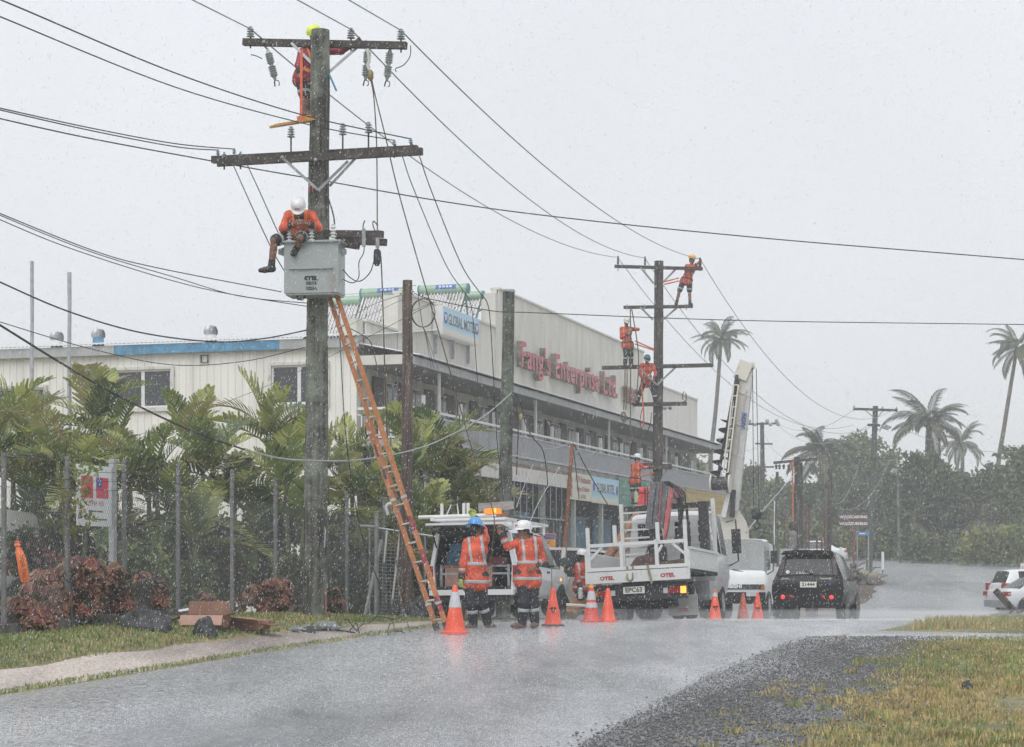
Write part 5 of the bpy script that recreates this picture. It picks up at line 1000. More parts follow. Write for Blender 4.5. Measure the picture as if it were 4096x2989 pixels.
def mirror(par, x, y, z, w=.2, h=.15, nm='wing_mirror'):
    sg = 1 if x > 0 else -1; g = MB(); g.lathe([(0, -.05), (.8, -.04), (1, 0), (.9, .06), (.4, .1), (0, .1)], 14, Matrix.Translation((x + sg * w * .62, y, z)) @ Matrix.Diagonal((w / 2, 1, h / 2, 1)) @ Matrix.Rotation(R(-90), 4, 'X')); o = g.build(nm, M_TRIMB, par)
    MB().cyl((x - sg * .03, y + .02, z - h * .3), (x + sg * .08, y + .02, z - .02), .02, n=6).build('mirror_arm', M_TRIMB, o); MB().lathe([(.85, 0), (0, .002)], 14, Matrix.Translation((x + sg * w * .62, y - .052, z)) @ Matrix.Diagonal((w / 2, 1, h / 2, 1)) @ Matrix.Rotation(R(90), 4, 'X')).build('mirror_glass', M_GLASSC, o)
# ---- black car seen from behind
c = place('black_car', 7.68, 51.5, 16, 'black small four wheel drive with lit brake lights driving away on the wet road', 'car')
st = [(-1.86, .42, .80, .86, .70, .80, .62), (-1.82, .34, .92, 1.02, .78, .835, .70), (-1.74, .32, .96, 1.10, .80, .84, .66), (-1.60, .31, .98, 1.60, .80, .84, .575), (-1.35, .31, .98, 1.66, .80, .84, .585), (-.55, .31, .97, 1.68, .80, .84, .59), (.35, .31, .96, 1.64, .80, .84, .58), (.95, .31, .97, 1.04, .80, .83, .66), (1.55, .32, .90, .96, .79, .81, .64), (1.82, .36, .72, .80, .70, .74, .56)]
body(c, st, M_CARK, sideg=(3, 4, 5), topg={2: 'n', 6: 'wrap'})
g = MB(); g.prism([(-.62, 0), (.62, 0), (.56, .085), (.3, .11), (-.3, .11), (-.56, .085)], -1.80, -1.52, lambda x, y, t: (x, t, 1.575 + y)); g.build('roof_spoiler', M_CARK, c)
for x in (-.52, .52):
    MB().bar((x * 1.21, -1.76, 1.08), (x * 1.08, -1.63, 1.52), .10, .05).build('light_cluster', pm('smoked_lens', (.10, .085, .085), .35, var=.3, spec=.3), c)
for sx in (-1, 1):
    for x, mt in ((.56, M_RLIT), (.37, M_RLENS)): MB().lathe([(.05, 0), (.05, .02), (.03, .035), (0, .036)], 16, Matrix.Translation((sx * x, -1.892, .56)) @ Matrix.Rotation(R(90), 4, 'X')).build('round_tail_light', mt, c)
MB().box((0, -1.82, .50), (1.56, .14, .34)).build('rear_bumper', pm('dark_bumper', (.014, .014, .015), .5, spec=.25), c, smooth=0)
p = MB().box((.02, -1.856, .86), (.38, .02, .135)).build('number_plate', M_PLATE, c, smooth=0); text_on('21444', .115, M_INK, p, (.02, -1.868, .86), FACE, offset=.003, sx=1.05)
text_on('CHEVROLET', .05, M_PALE, c, (.42, -1.86, 1.0), (R(75), 0, 0), name='badge'); text_on('CRUZE', .05, M_PALE, c, (-.52, -1.86, 1.0), (R(75), 0, 0), name='badge')
text_on('Z SUZUKA', .075, M_PALE, c, (-.1, -1.765, 1.14), (R(75), 0, 0), name='sticker'); MB().lathe([(.045, 0), (.04, .006), (0, .006)], 14, Matrix.Translation((-.47, -1.76, 1.16)) @ Matrix.Rotation(R(80), 4, 'X')).build('round_sticker', pm('sky_sticker', (.6, .72, .76), .4), c); MB().box((.52, -1.862, .87), (.05, .012, .045)).build('blue_sticker', M_STICK, c)
MB().box((-.5, -1.845, .85), (.12, .02, .04)).build('amber_reflector', pm('amber_lens', (.40, .15, .03), .3), c); MB().bar((.18, -1.79, 1.1), (-.1, -1.755, 1.19), .03, .02).build('wiper', M_TRIMB, c)
for x in (-.70, .70):
    for y in (-1.12, 1.15): wheel(c, x, y, .33, .2); arch(c, x * 1.19, y, .39)
mirror(c, .83, .62, 1.08); mirror(c, -.83, .62, 1.08)
c.scale = (1.05, 1.0, 1.02)
# ---- white sedan and white wagon at the right edge
def saloon(name, x, y, head, mat, label, wagon=False, hgt=1.0, wr=.31):
    c = place(name, x, y, head, label, 'car'); k = hgt
    if not wagon: st = [(-2.12, .34, .78, .84, .74, .78, .60), (-2.02, .26, .90, .98, .80, .84, .68), (-1.5, .24, .92, 1.0, .83, .85, .70), (-.85, .24, .93, 1.40, .83, .85, .56), (-.3, .24, .93, 1.46, .83, .85, .58), (.35, .24, .93, 1.43, .83, .85, .57), (1.05, .24, .92, .98, .83, .85, .70), (1.8, .26, .82, .88, .80, .82, .66), (2.15, .32, .62, .68, .70, .72, .58)]; sg, tg = (3, 4), {2: 'n', 5: 'wrap'}
    else: st = [(-2.2, .36, .92, 1.0, .76, .82, .66), (-2.1, .3, .98, 1.14, .82, .85, .70), (-1.88, .3, 1.0, 1.62, .83, .86, .62), (-1.5, .3, 1.0, 1.68, .83, .86, .63), (-.4, .3, .99, 1.70, .83, .86, .63), (.4, .3, .98, 1.66, .83, .86, .62), (1.1, .3, .97, 1.06, .83, .85, .70), (1.8, .32, .90, .96, .80, .83, .66), (2.15, .36, .70, .78, .72, .75, .58)]; sg, tg = (3, 4), {1: 'n', 5: 'wrap'}
    body(c, st, mat, sideg=sg, topg=tg)
    yb = -2.1 if not wagon else -2.16
    for sx in (-1, 1):
        lamp(c, (sx * .74, yb + .04, .80 if not wagon else .98), (.2, .26, .16 if not wagon else .3), M_RLENS); lamp(c, (sx * .755, yb + .10, .80), (.18, .10, .05), M_WLENS, 'reverse_light'); lamp(c, (sx * .6, st[-1][0] - .02, .6), (.3, .1, .12), M_WLENS, 'headlight')
    MB().box((0, yb + .03, .42), (1.6, .22, .26)).build('rear_bumper', pm('grey_bumper', (.30, .31, .32), .4), c, smooth=0); MB().box((0, -yb - .02, .42), (1.5, .2, .24)).build('front_bumper', pm('grey_bumper', (.30, .31, .32)), c, smooth=0)
    for x_ in (-.72, .72):
        for y_ in (-1.28, 1.32): wheel(c, x_ * 1.04, y_, wr, .2); arch(c, x_ * 1.185, y_, wr + .06)
        for y_ in (-.55, .4): MB().box((x_ * 1.19, y_ - .1, .80), (.02, .17, .03)).build('door_handle', M_CHROME, c, smooth=0)
        mirror(c, x_ * 1.18, .8, 1.0, .18, .13)
    p = MB().box((0, yb - .01, .72), (.36, .02, .12)).build('number_plate', M_PLATE, c, smooth=0); return c
saloon('sedan', 20.55, 79, 74, M_CARS, 'silver white sedan cut off by the right edge, tail to the left')
saloon('station_wagon', 22.0, 84.5, 78, M_CARW, 'white station wagon parked behind the silver sedan', True, wr=.33)
saloon('hatchback', 19.3, 131, -80, M_CARW, 'far white car behind the carved posts'); saloon('old_estate_car', 1.75, 49.5, 62, pm('worn_pale_paint', (.42, .38, .36), .5, var=.15), 'old pale estate car seen through the tray of the truck', True)
# ---- pickup with open canopy
c = place('utility_pickup', -.16, 39.75, 13.5, 'white work pickup with raised rear hatch, roof rack and amber beacon', 'pickup', 2.9, roll=-.8)
st = [(-2.32, .5, 1.02, 1.60, .79, .84, .68), (-2.22, .5, 1.03, 1.66, .79, .85, .70), (-.6, .5, 1.03, 1.72, .8, .85, .71), (-.55, .46, 1.02, 1.72, .8, .85, .68), (.45, .42, 1.0, 1.70, .8, .85, .66), (.95, .42, 1.0, 1.66, .8, .85, .64), (1.5, .44, 1.0, 1.12, .8, .85, .70), (2.1, .46, .92, 1.0, .8, .84, .68), (2.5, .5, .70, .78, .72, .76, .6)]
body(c, st, M_CARW, sideg=(1, 3, 4), topg={5: 'wrap'}, caps=False)
MB().box((0, -.72, 1.1), (1.52, .03, 1.1)).build('bulkhead', M_DARK, c, smooth=0); MB().box((0, -1.5, .60), (1.5, 1.55, .05)).build('floor', M_DARK, c, smooth=0); MB().box((0, -1.5, 1.56), (1.26, 1.5, .03)).build('headlining', M_DARK, c, smooth=0)
for sx in (-1, 1): MB().box((sx * .735, -1.5, .82), (.03, 1.5, .42)).build('side_lining', M_DARK, c, smooth=0); MB().bar((sx * .755, -2.31, .55), (sx * .78, -2.31, 1.03), .09, .08).build('corner_post', M_CARW, c); MB().bar((sx * .77, -2.31, 1.03), (sx * .66, -2.31, 1.6), .085, .07).build('corner_pillar', M_CARW, c)
MB().bar((-.66, -2.31, 1.6), (.66, -2.31, 1.6), .08, .08).build('hatch_header', M_TRIMB, c)
h = MB(); h.add([(-.74, -2.28, 1.66), (.74, -2.28, 1.66), (.72, -3.0, 1.72), (-.72, -3.0, 1.72), (-.74, -2.28, 1.71), (.74, -2.28, 1.71), (.70, -3.0, 1.76), (-.70, -3.0, 1.76)], [(0, 1, 2, 3), (4, 5, 6, 7), (0, 1, 5, 4), (1, 2, 6, 5), (2, 3, 7, 6), (3, 0, 4, 7)]); hatch = h.build('hatch', M_CARW, c, smooth=0); MB().box((0, -2.63, 1.672), (1.2, .55, .02), Matrix.Rotation(R(-4.5), 3, 'X')).build('hatch_glass', M_TINT, hatch, smooth=0)
for sx in (-1, 1): MB().cyl((sx * .69, -2.3, 1.3), (sx * .68, -2.7, 1.68), .014, n=6).build('gas_strut', M_TRIMB, c)
MB().box((0, -2.42, .51), (1.58, .16, .1)).build('rear_bumper', M_CARW, c, smooth=0); MB().box((0, -2.36, .4), (1.4, .1, .12)).build('tow_bar', M_TRIMB, c, smooth=0)
for k, z in enumerate((.86, 1.0)): MB().box((0, -1.9 + k * .15, z), (1.36, .5, .035)).build('shelf', M_GALV, c, smooth=0)
for x in (-.66, -.05, .62): MB().box((x, -2.12, .80), (.045, .04, .46)).build('shelf_upright', M_GALV, c, smooth=0)
for k, (x, z, w_, h_, mt) in enumerate(((-.5, 1.16, .26, .22, M_BLUEF), (-.22, 1.12, .2, .24, pm('tool_red', (.30, .04, .035), .5)), (.35, 1.1, .34, .14, pm('tool_red', (.30, .04, .035), .5)), (.02, 1.14, .2, .2, M_WIREG), (-.42, 1.36, .3, .14, M_BLUEF), (.3, 1.32, .4, .1, M_DARK))): MB().box((x, -1.7, z), (w_, .3, h_)).build('tool_crate', mt, c, smooth=0)
for sx in (-1, 1):
    l_ = lamp(c, (sx * .80, -2.30, .90), (.1, .12, .2), M_RLENS); lamp(c, (sx * .80, -2.31, .745), (.1, .12, .11), M_ALIT if sx < 0 else pm('amber_lens', (.40, .15, .03)), 'indicator'); lamp(c, (sx * .80, -2.30, .63), (.095, .11, .1), M_WLENS, 'reverse_light')
    for y_ in (-1.45, 1.5): wheel(c, sx * .74, y_, .35, .22, 6); arch(c, sx * .83, y_, .40)
    mirror(c, sx * .84, 1.12, 1.14, .24, .2); MB().box((sx * .855, .2, .92), (.02, .16, .04)).build('door_handle', M_TRIMB, c, smooth=0); MB().box((sx * .852, .5, .75), (.008, .012, .5)).build('door_seam', M_TRIMB, c, smooth=0)
MB().box((.85, 1.35, .8), (.02, .1, .05)).build('side_repeater', M_ALIT, c, smooth=0)
rk = MB()
for sx in (-1, 1): rk.bar((sx * .68, -2.7, 1.84), (sx * .68, .9, 1.86), .05, .05)
for y_ in (-2.6, -1.8, -1.0, -.2, .6): rk.bar((-.72, y_, 1.84), (.72, y_, 1.84), .045, .04)
for sx in (-1, 1):
    for y_ in (-2.0, -.6, .6): rk.bar((sx * .68, y_, 1.66), (sx * .68, y_, 1.85), .04, .04)
rk.build('roof_rack', M_WHITE, c, smooth=0)
for k in range(4): MB().cyl((-.95 + k * .02, -2.62 + k * .35, 1.89 + k * .01), (.4, -2.5 + k * .35, 1.91), .035, n=8).build('rack_pipe', [M_WHITE, M_GALV, M_WHITE, M_BLUEF][k], c)
for x in (-.62, -.2, -.12): MB().box((x, -2.2, 2.0), (.05, .05, .32)).build('rack_upright', M_WHITE, c, smooth=0)
MB().tube([(-.52, -2.3, 1.9), (-.42, -2.3, 2.12), (-.3, -2.3, 2.13), (-.28, -2.3, 1.95)], .014, 6).build('bent_rod', M_WHITE, c)
MB().box((.36, -2.0, 2.1), (.66, .05, .15), Matrix.Rotation(R(-3), 3, 'Y')).build('rack_plank', pm('grey_plank', (.34, .31, .30), .7, var=.25, scale=4, stretch=(.4, 1, 3)), c, smooth=0); MB().box((.3, -1.9, 1.97), (.5, .2, .08), Matrix.Rotation(R(8), 3, 'Y')).build('rack_timber', pm('rust_timber', (.30, .13, .07), .7, var=.3), c, smooth=0)
b_ = MB().lathe([(1, 0), (1, .7), (.9, .95), (0, 1)], 14, Matrix.Translation((.42, -2.5, 1.93)) @ Matrix.Diagonal((.17, .08, .11, 1))).build('beacon', pm('amber_dome', (.75, .25, .02), .25, emit=(1, .3, .02), estr=.35), c); MB().box((.49, -2.59, 1.99), (.035, .02, .08)).build('flash_tube', M_ALIT, b_)
MB().lathe([(.09, -.08), (.11, 0), (.06, .1), (0, .1)], 10, Matrix.Translation((.92, -2.4, 1.72))).build('cable_reel', M_TRIMB, c)
o = c
def in_pickup(x, y, z, w, d, h, label):
    p = o.matrix_basis @ Vector((x, y, z)); q = empty('cardboard_box', p, label, 'box', rz=o.rotation_euler.z); MB().box((0, 0, h / 2), (w, d, h)).build('body', M_CARDL, q, smooth=0); MB().box((0, -d / 2 - .004, h - .03), (w * .9, .006, .05)).build('tape', M_CARD, q, smooth=0)
in_pickup(-.44, -2.0, .63, .3, .28, .4, 'brown carton in the left of the pickup tray'); in_pickup(.18, -2.0, .63, .26, .3, .42, 'brown carton in the pickup tray between the two workers')
# ---- truck with tray and loader crane, seen from behind
c = place('tray_truck', 3.27, 43.9, 14.5, 'white tray truck with rear frame, crew cab and folded red loader crane', 'truck', 3.6, roll=-3.2)
M_TW = pm('tray_white', (.64, .65, .64), .45, scale=7, col2=(.45, .42, .38), lo=.58, hi=.8)
MB().box((0, -.9, .98), (2.1, 3.7, .1)).build('tray_deck', M_DARK, c, smooth=0); MB().box((0, -2.78, .9), (2.14, .07, .23)).build('tail_beam', M_TW, c, smooth=0)
for x in (-.62, .62): text_on('OTEL', .1, M_REDI, c, (x, -2.82, .88), FACE, offset=.006, sx=1.2)
for sx in (-1, 1):
    s_ = MB().box((sx * 1.05, -.95, 1.2), (.05, 3.6, .4)).build('drop_side', M_TW, c, smooth=0)
    for k in range(9): MB().box((sx * 1.085, -2.5 + k * .39, 1.1), (.03, .05, .08)).build('hinge', M_TW, s_, smooth=0)
    MB().box((sx * 1.08, -.95, 1.41), (.06, 3.6, .05)).build('side_cap', M_TW, s_, smooth=0)
fr = [((-1.03, .78), (-1.03, 1.98)), ((-.42, 1.02), (-.42, 1.98)), ((.42, 1.02), (.42, 1.98)), ((1.0, 1.02), (1.0, 1.98)), ]
for (xa, za), (xb, zb) in (((-1.0, 1.0), (-1.0, 1.93)), ((-.32, 1.0), (-.32, 1.62)), ((-.44, 1.55), (-.44, 1.95)), ((.4, 1.0), (.4, 1.62)), ((.44, 1.55), (.44, 1.96)), ((1.0, 1.0), (1.0, 1.98))): MB().bar((xa, -2.7, za), (xb, -2.7, zb), .075, .07).build('frame_post', M_TW, c, smooth=0)
for z in (1.07, 1.56): MB().bar((-1.0, -2.7, z), (1.0, -2.7, z), .07, .07).build('frame_rail', M_TW, c, smooth=0)
for a, b in (((-.97, 1.28), (-.72, 1.52)), ((.72, 1.53), (.97, 1.3)), ((.42, 1.35), (.52, 1.5))): MB().bar((a[0], -2.7, a[1]), (b[0], -2.7, b[1]), .05, .05).build('frame_gusset', M_TW, c, smooth=0)
for x in (-.15, .0): MB().tube([(x - .06, -2.76, 1.1), (x - .05, -2.83, .85), (x + .02, -2.84, .8), (x + .06, -2.83, .86), (x + .06, -2.76, 1.1)], .02, 6).build('lashing_strap', pm('olive_webbing', (.25, .22, .14), .8), c) if x < -.1 else None
MB().bar((.22, -2.82, 1.1), (.3, -2.84, .74), .05, .02, up=(0, 1, 0)).build('lashing_strap', pm('olive_webbing', (.25, .22, .14)), c)
for sx in (-1, 1):
    MB().bar((sx * 1.02, .98, 1.0), (sx * 1.02, .98, 2.62), .085, .08).build('headboard_post', M_TW, c, smooth=0)
    lamp(c, (sx * .72, -2.66, .58), (.24, .06, .12), M_RLENS); lamp(c, (sx * .9, -2.66, .58), (.11, .06, .14), M_ALIT if sx > 0 else pm('amber_lens', (.40, .15, .03)), 'indicator'); lamp(c, (sx * .54, -2.66, .58), (.09, .06, .11), M_WLENS, 'reverse_light')
    f = MB().box((sx * .74, -1.86, .28), (.62, .02, .42)).build('mud_flap', pm('pale_flap', (.42, .42, .40), .6, var=.1), c, smooth=0); text_on('OTEL', .1, M_REDI, f, (sx * .74, -1.875, .17), FACE, offset=.004)
    for y_ in (-1.4, 2.35): wheel(c, sx * .82, y_, .38, .24, 6, M_GALV)
    wheel(c, sx * .55, -1.4, .38, .22, 6, M_GALV)
for z in (1.5, 1.68, 1.86, 2.04, 2.22, 2.42): MB().bar((-1.0, .98, z), (1.0, .98, z), .04, .04).build('headboard_bar', M_TW, c, smooth=0)
MB().bar((-.95, .98, 2.5), (.95, .98, 2.5), .05, .12).build('headboard_top', M_TRIMB, c, smooth=0); MB().box((0, .99, 1.22), (2.0, .03, .42)).build('headboard_panel', M_TW, c, smooth=0)
MB().box((-.1, -2.72, .62), (.0001 + .44, .02, .14)).build('number_plate', M_PLATE, c, smooth=0); text_on('EPC63', .13, M_INK, c, (-.1, -2.735, .62), FACE, offset=.003, sx=1.0)
MB().box((0, -.85, .68), (.8, 3.2, .22)).build('chassis', M_TRIMB, c, smooth=0); MB().box((0, -.9, .52), (1.3, 2.6, .5)).build('underbody', M_TRIMB, c, smooth=0); MB().box((0, -2.6, .58), (1.94, .1, .34)).build('rear_underrun', M_TRIMB, c, smooth=0); MB().box((.85, .2, .6), (.4, .9, .4)).build('tool_box', M_GALV, c, smooth=0)
cab = [(1.25, .5, 1.45, 2.30, .9, .98, .84), (1.35, .5, 1.45, 2.40, .9, .99, .86), (2.1, .5, 1.45, 2.44, .9, 1.0, .87), (2.2, .5, 1.45, 2.44, .9, 1.0, .87), (2.95, .5, 1.42, 2.38, .9, 1.0, .86), (3.2, .5, 1.35, 1.5, .9, .98, .84), (3.3, .5, 1.2, 1.3, .86, .92, .8)]
body(c, cab, M_CARW, sideg=(1, 3), topg={4: 'wrap'}, nm='cab', pane_mat=M_TINT)
for x in (-.55, .28, .74): MB().box((x, 1.235, 1.92), (.34 if x < .7 else .22, .02, .5)).build('rear_window', M_TINT, c, smooth=0)
m_ = MB().box((1.2, 3.0, 1.75), (.2, .1, .55)).build('wing_mirror', M_TRIMB, c, smooth=0); MB().tube([(.98, 3.05, 2.2), (1.2, 3.05, 2.25), (1.22, 3.05, 1.3), (1.0, 3.05, 1.2)], .018, 6).build('mirror_arm', M_TRIMB, m_)
# loader crane on the tray
M_CRED = pm('crane_red', (.50, .10, .11), .4, var=.1, coat=.2); M_CGREY = pm('crane_grey', (.16, .165, .18), .4, .3, var=.2)
MB().box((-.15, .45, 1.25), (.34, .36, .7)).build('crane_base', M_TRIMB, c, smooth=0); MB().cyl((-.15, .45, 1.5), (-.18, .42, 2.05), .17, .13, 12).build('crane_column', M_TRIMB, c)
for k, x in enumerate((-.22, -.1, .02)): MB().bar((x - .08, .3, 2.0), (x + .1, .28, 3.0), .09, .16).build('boom_section', M_CGREY, c, smooth=0)
g = MB(); g.prism([(.03, 1.75), (.06, 1.75), (.13, 2.0), (.30, 2.9), (.25, 2.98), (.1, 2.3)], .2, .38, lambda x, y, t: (x, t, y)); g.build('crane_arm', M_CRED, c, smooth=0)
MB().bar((-.06, .2, 2.1), (.05, .19, 2.92), .03, .02).build('red_stripe', M_CRED, c, smooth=0); MB().box((.38, .5, 1.9), (.1, .1, 1.5)).build('ram', M_TRIMB, c, smooth=0); MB().cyl((.55, .5, 1.2), (.52, .5, 2.4), .03, n=8).build('hose_post', M_TRIMB, c); MB().box((.85, .7, 1.75), (.2, .18, 1.6)).build('outrigger', M_TRIMB, c, smooth=0)
for k in range(3): MB().tube(spline([Vector((.1 + k * .05, .2, 3.0)), Vector((.42 + k * .06, .2, 2.7)), Vector((.45, .2, 2.2)), Vector((.25, .25, 1.7))]), .018, 6).build('hydraulic_hose', M_BLACK, c)
MB().tube(spline([Vector((-.2, .25, 1.9)), Vector((-.35, .2, 1.5)), Vector((-.42, .0, 1.25))]), .02, 6).build('hydraulic_hose', M_BLACK, c)
g = MB(); g.prism([(-.75, 1.04), (-.5, 1.38), (-.2, 1.45), (.1, 1.15), (.2, 1.04)], -.3, .1, lambda x, y, t: (x, t, y)); g.build('clamshell_grab', pm('grab_brown', (.10, .05, .045), .6, var=.4), c, smooth=0)
MB().bar((-.6, -1.2, 1.1), (.75, -1.0, 1.22), .2, .1).build('deck_timber', pm('wet_timber', (.11, .075, .06), .7, var=.3), c, smooth=0)
# ---- timbers leaning left of the truck
for k, (a, b, lb) in enumerate((((2268, 2460, 46), (2560, 2040, 50), 'upper brown timber pole leaning beside the truck tray'), ((2290, 2462, 46), (2590, 2075, 50), 'lower brown timber pole leaning beside the truck tray'))): tag(MB().tube([at(*a), at(*b)], [.11, .085], 10).build('timber_pole', pm('orange_timber', (.26, .13, .065), .7, var=.35, scale=5, stretch=(1, 1, .3)), None, tuple(at(*a))), lb, 'timber')
wire([at(2205, 2416, 45), at(2400, 2428, 45)], .035, M_WHITE, 'white plastic pipe lying on the ground behind the truck', 'plastic_pipe', cat='pipe')
# ---- crane lorry facing the camera
c = place('crane_lorry', 6.75, 60.5, 196, 'white lorry with tall auger crane boom facing the camera', 'truck', 3.6)
cab = [(-.2, .55, 1.45, 2.30, .95, 1.0, .9), (.5, .5, 1.45, 2.36, .95, 1.0, .9), (1.25, .5, 1.42, 2.32, .95, 1.02, .89), (1.5, .5, 1.3, 1.42, .95, 1.02, .95), (1.58, .5, 1.1, 1.2, .93, .98, .9)]
body(c, cab, M_CARW, sideg=(1,), topg={2: 'wrap'}, nm='cab', pane_mat=M_GLASSC)
MB().box((0, 1.55, .62), (1.96, .12, .34)).build('bumper', pm('dark_bumper', (.014, .014, .015), .5, spec=.25), c, smooth=0); MB().box((0, 1.585, .94), (1.9, .06, .14)).build('grille', M_TRIMB, c, smooth=0)
text_on('MITSUBISHI', .15, M_PALE, c, (.1, 1.625, .95), (R(90), 0, R(180)), offset=.006, sx=1.1)
for sx in (-1, 1):
    lamp(c, (sx * .62, 1.6, .74), (.36, .05, .14), M_WLENS, 'headlight'); lamp(c, (sx * .92, 1.6, .92), (.1, .06, .12), M_ALIT if sx > 0 else pm('amber_lens', (.40, .15, .03)), 'indicator')
    m_ = MB().box((sx * 1.2, 1.35, 1.8), (.2, .1, .36)).build('wing_mirror', M_TRIMB, c, smooth=0); MB().tube([(sx * 1.0, 1.3, 2.25), (sx * 1.2, 1.4, 2.15), (sx * 1.18, 1.4, 1.4), (sx * 1.0, 1.35, 1.3)], .018, 6).build('mirror_arm', M_TRIMB, m_)
    for y_ in (.9, -2.6): wheel(c, sx * .88, y_, .42, .26, 6, M_GALV)
for a, b in (((-.5, 1.5, 1.34), (0, 1.52, 1.45)), ((.3, 1.5, 1.34), (.75, 1.5, 1.48))): MB().bar(a, b, .02, .02).build('wiper', M_TRIMB, c)
MB().box((-.3, 1.25, 1.5), (.8, .1, .08)).build('dash_papers', M_PALE, c, smooth=0); MB().box((0, -2.2, .95), (2.0, 4, .14)).build('deck', M_GALV, c, smooth=0); MB().box((0, -2.0, .7), (.8, 4.4, .25)).build('chassis', M_TRIMB, c, smooth=0); MB().box((-.98, .2, 1.0), (.05, 1.0, 1.1), Matrix.Rotation(R(-12), 3, 'Z')).build('open_door', M_CARW, c, smooth=0)
M_BOOM = pm('cream_boom_paint', (.60, .57, .50), .5, scale=6, col2=(.36, .27, .18), lo=.62, hi=.85)
inv = lambda p: (Matrix.Translation(c.location) @ c.rotation_euler.to_matrix().to_4x4()).inverted() @ p
def cbar(a, b, w, h, nm, mt, par=None): MB().bar(inv(at(*a)), inv(at(*b)), w, h, up=(0, 1, 0)).build(nm, mt, par or c, smooth=0)
YB = 62.5
cbar((2905, 2210, YB), (2912, 2060, YB), .62, .6, 'pedestal', M_BOOM)
g = MB(); g.prism([(2880, 2100), (2882, 2060), (2900, 2000), (2930, 1995), (2955, 2040), (2985, 2085), (2996, 2130), (2996, 2170), (2895, 2170)], YB - .35, YB + .35, lambda x, y, t: tuple(inv(at(x, y, t)))); g.build('turret', M_BOOM, c, smooth=0)
bm0, bm1 = (2925, 2045, YB - .2), (2985, 1500, YB - .2); B_ = MB().bar(inv(at(*bm0)), inv(at(*bm1)), .38, .42, up=(0, 1, 0)).build('boom', M_BOOM, c, smooth=0)
MB().bar(inv(at(2940, 2040, YB - .44)), inv(at(2998, 1505, YB - .44)), .16, .03, up=(0, 1, 0)).build('boom_side_plate', pm('grey_boom_side', (.52, .53, .53), .45, var=.08), c, smooth=0)
cbar((2903, 1960, YB - .5), (2952, 1520, YB - .5), .1, .05, 'boom_groove', M_TRIMB)
for t in (.15, .4, .62, .85): cbar((2925 + 60 * t - 2, 2045 - 545 * t, YB - .2), (2925 + 60 * (t + .012), 2045 - 545 * (t + .012), YB - .2), .44, .47, 'boom_collar', M_BOOM)
cbar((2962, 1520, YB - .25), (2990, 1452, YB - .25), .42, .42, 'boom_head', M_BOOM); cbar((2985, 1470, YB - .3), (3016, 1462, YB - .3), .16, .3, 'sheave_box', M_BOOM)
a_, b_ = inv(at(2868, 1928, YB - .5)), inv(at(2948, 1500, YB - .5)); ax = (b_ - a_).normalized(); MB().cyl(a_, b_, .05, n=8).build('auger_shaft', M_IRON, c)
g = MB(); X_ = ax.cross(Vector((0, 1, 0))).normalized(); Z_ = ax.cross(X_); n_ = 100; ln_ = (b_ - a_).length * .55; vs = []
for k in range(n_ + 1):
    t = k / n_; an = t * 2 * math.pi * 5.5; r_ = .26; q = a_ + ax * (ln_ * t + .08); vs += [q + (X_ * math.cos(an) + Z_ * math.sin(an)) * .05, q + (X_ * math.cos(an) + Z_ * math.sin(an)) * r_]
g.add(vs, [(2 * k, 2 * k + 1, 2 * k + 3, 2 * k + 2) for k in range(n_)]); g.build('auger_flight', M_IRON, c)
lad = [(2893, 1890), (2935, 1540)]; lad2 = [(2912, 1890), (2954, 1540)]
for l_ in (lad, lad2): cbar((*l_[0], YB - .75), (*l_[1], YB - .75), .045, .045, 'ladder_rail', M_BOOM)
for k in range(9): t = k / 8; cbar((lad[0][0] + (lad[1][0] - lad[0][0]) * t, lad[0][1] + (lad[1][1] - lad[0][1]) * t, YB - .75), (lad2[0][0] + (lad2[1][0] - lad2[0][0]) * t, lad2[0][1] + (lad2[1][1] - lad2[0][1]) * t, YB - .75), .035, .035, 'ladder_rung', M_BOOM)
text_on('AICHI', .17, pm('aichi_blue', (.07, .12, .33), .5), c, tuple(inv(at(2975, 1682, YB - .52))), (R(90), R(-83.5 + 0), R(196)), offset=.012, name='lettering', sx=1.05)
dr = inv(at(2880, 1935, YB - .7)); g = MB(); g.cyl(dr + Vector((-.3, 0, 0)), dr + Vector((.24, 0, 0)), .2, n=16); g.build('winch_drum', M_IRON, c)
for x in (-.3, .26): MB().cyl(dr + Vector((x - .02, 0, 0)), dr + Vector((x + .02, 0, 0)), .28, n=18).build('winch_flange', M_BOOM, c)
cbar((2915, 1975, YB - .5), (2895, 2070, YB - .5), .14, .14, 'ram', M_PORCW); cbar((2935, 1960, YB - .5), (2928, 2070, YB - .5), .12, .2, 'ram_body', M_TRIMB); cbar((2910, 1800, YB - .5), (2928, 1640, YB - .5), .03, .03, 'pipe_run', M_BOOM); cbar((2925, 1985, YB - .4), (2985, 1560, YB - .48), .03, .03, 'pipe_run', M_RAIL)
hb = at(3028, 2058, YB - .6)
for k, x in enumerate((3010, 3025)): wire([at(x, 1475, YB - .4), at(x + 5 + k * 6, 2045, YB - .6)], .012, M_WIRE, ['left', 'right'][k] + ' hoist rope from the boom tip to the hook block', 'hoist_rope', cat='rope')
s = empty('hook_block', hb, 'black hook block hanging from the crane boom', 'hook'); MB().lathe([(0, -.18), (.14, -.12), (.19, 0), (.16, .12), (.06, .2), (0, .2)], 12).build('block', M_BLACK, s); MB().tube([(0, 0, -.15), (.02, 0, -.24), (.09, 0, -.3), (.07, 0, -.4), (-.02, 0, -.43), (-.09, 0, -.36)], .03, 7).build('hook', M_BLACK, s)
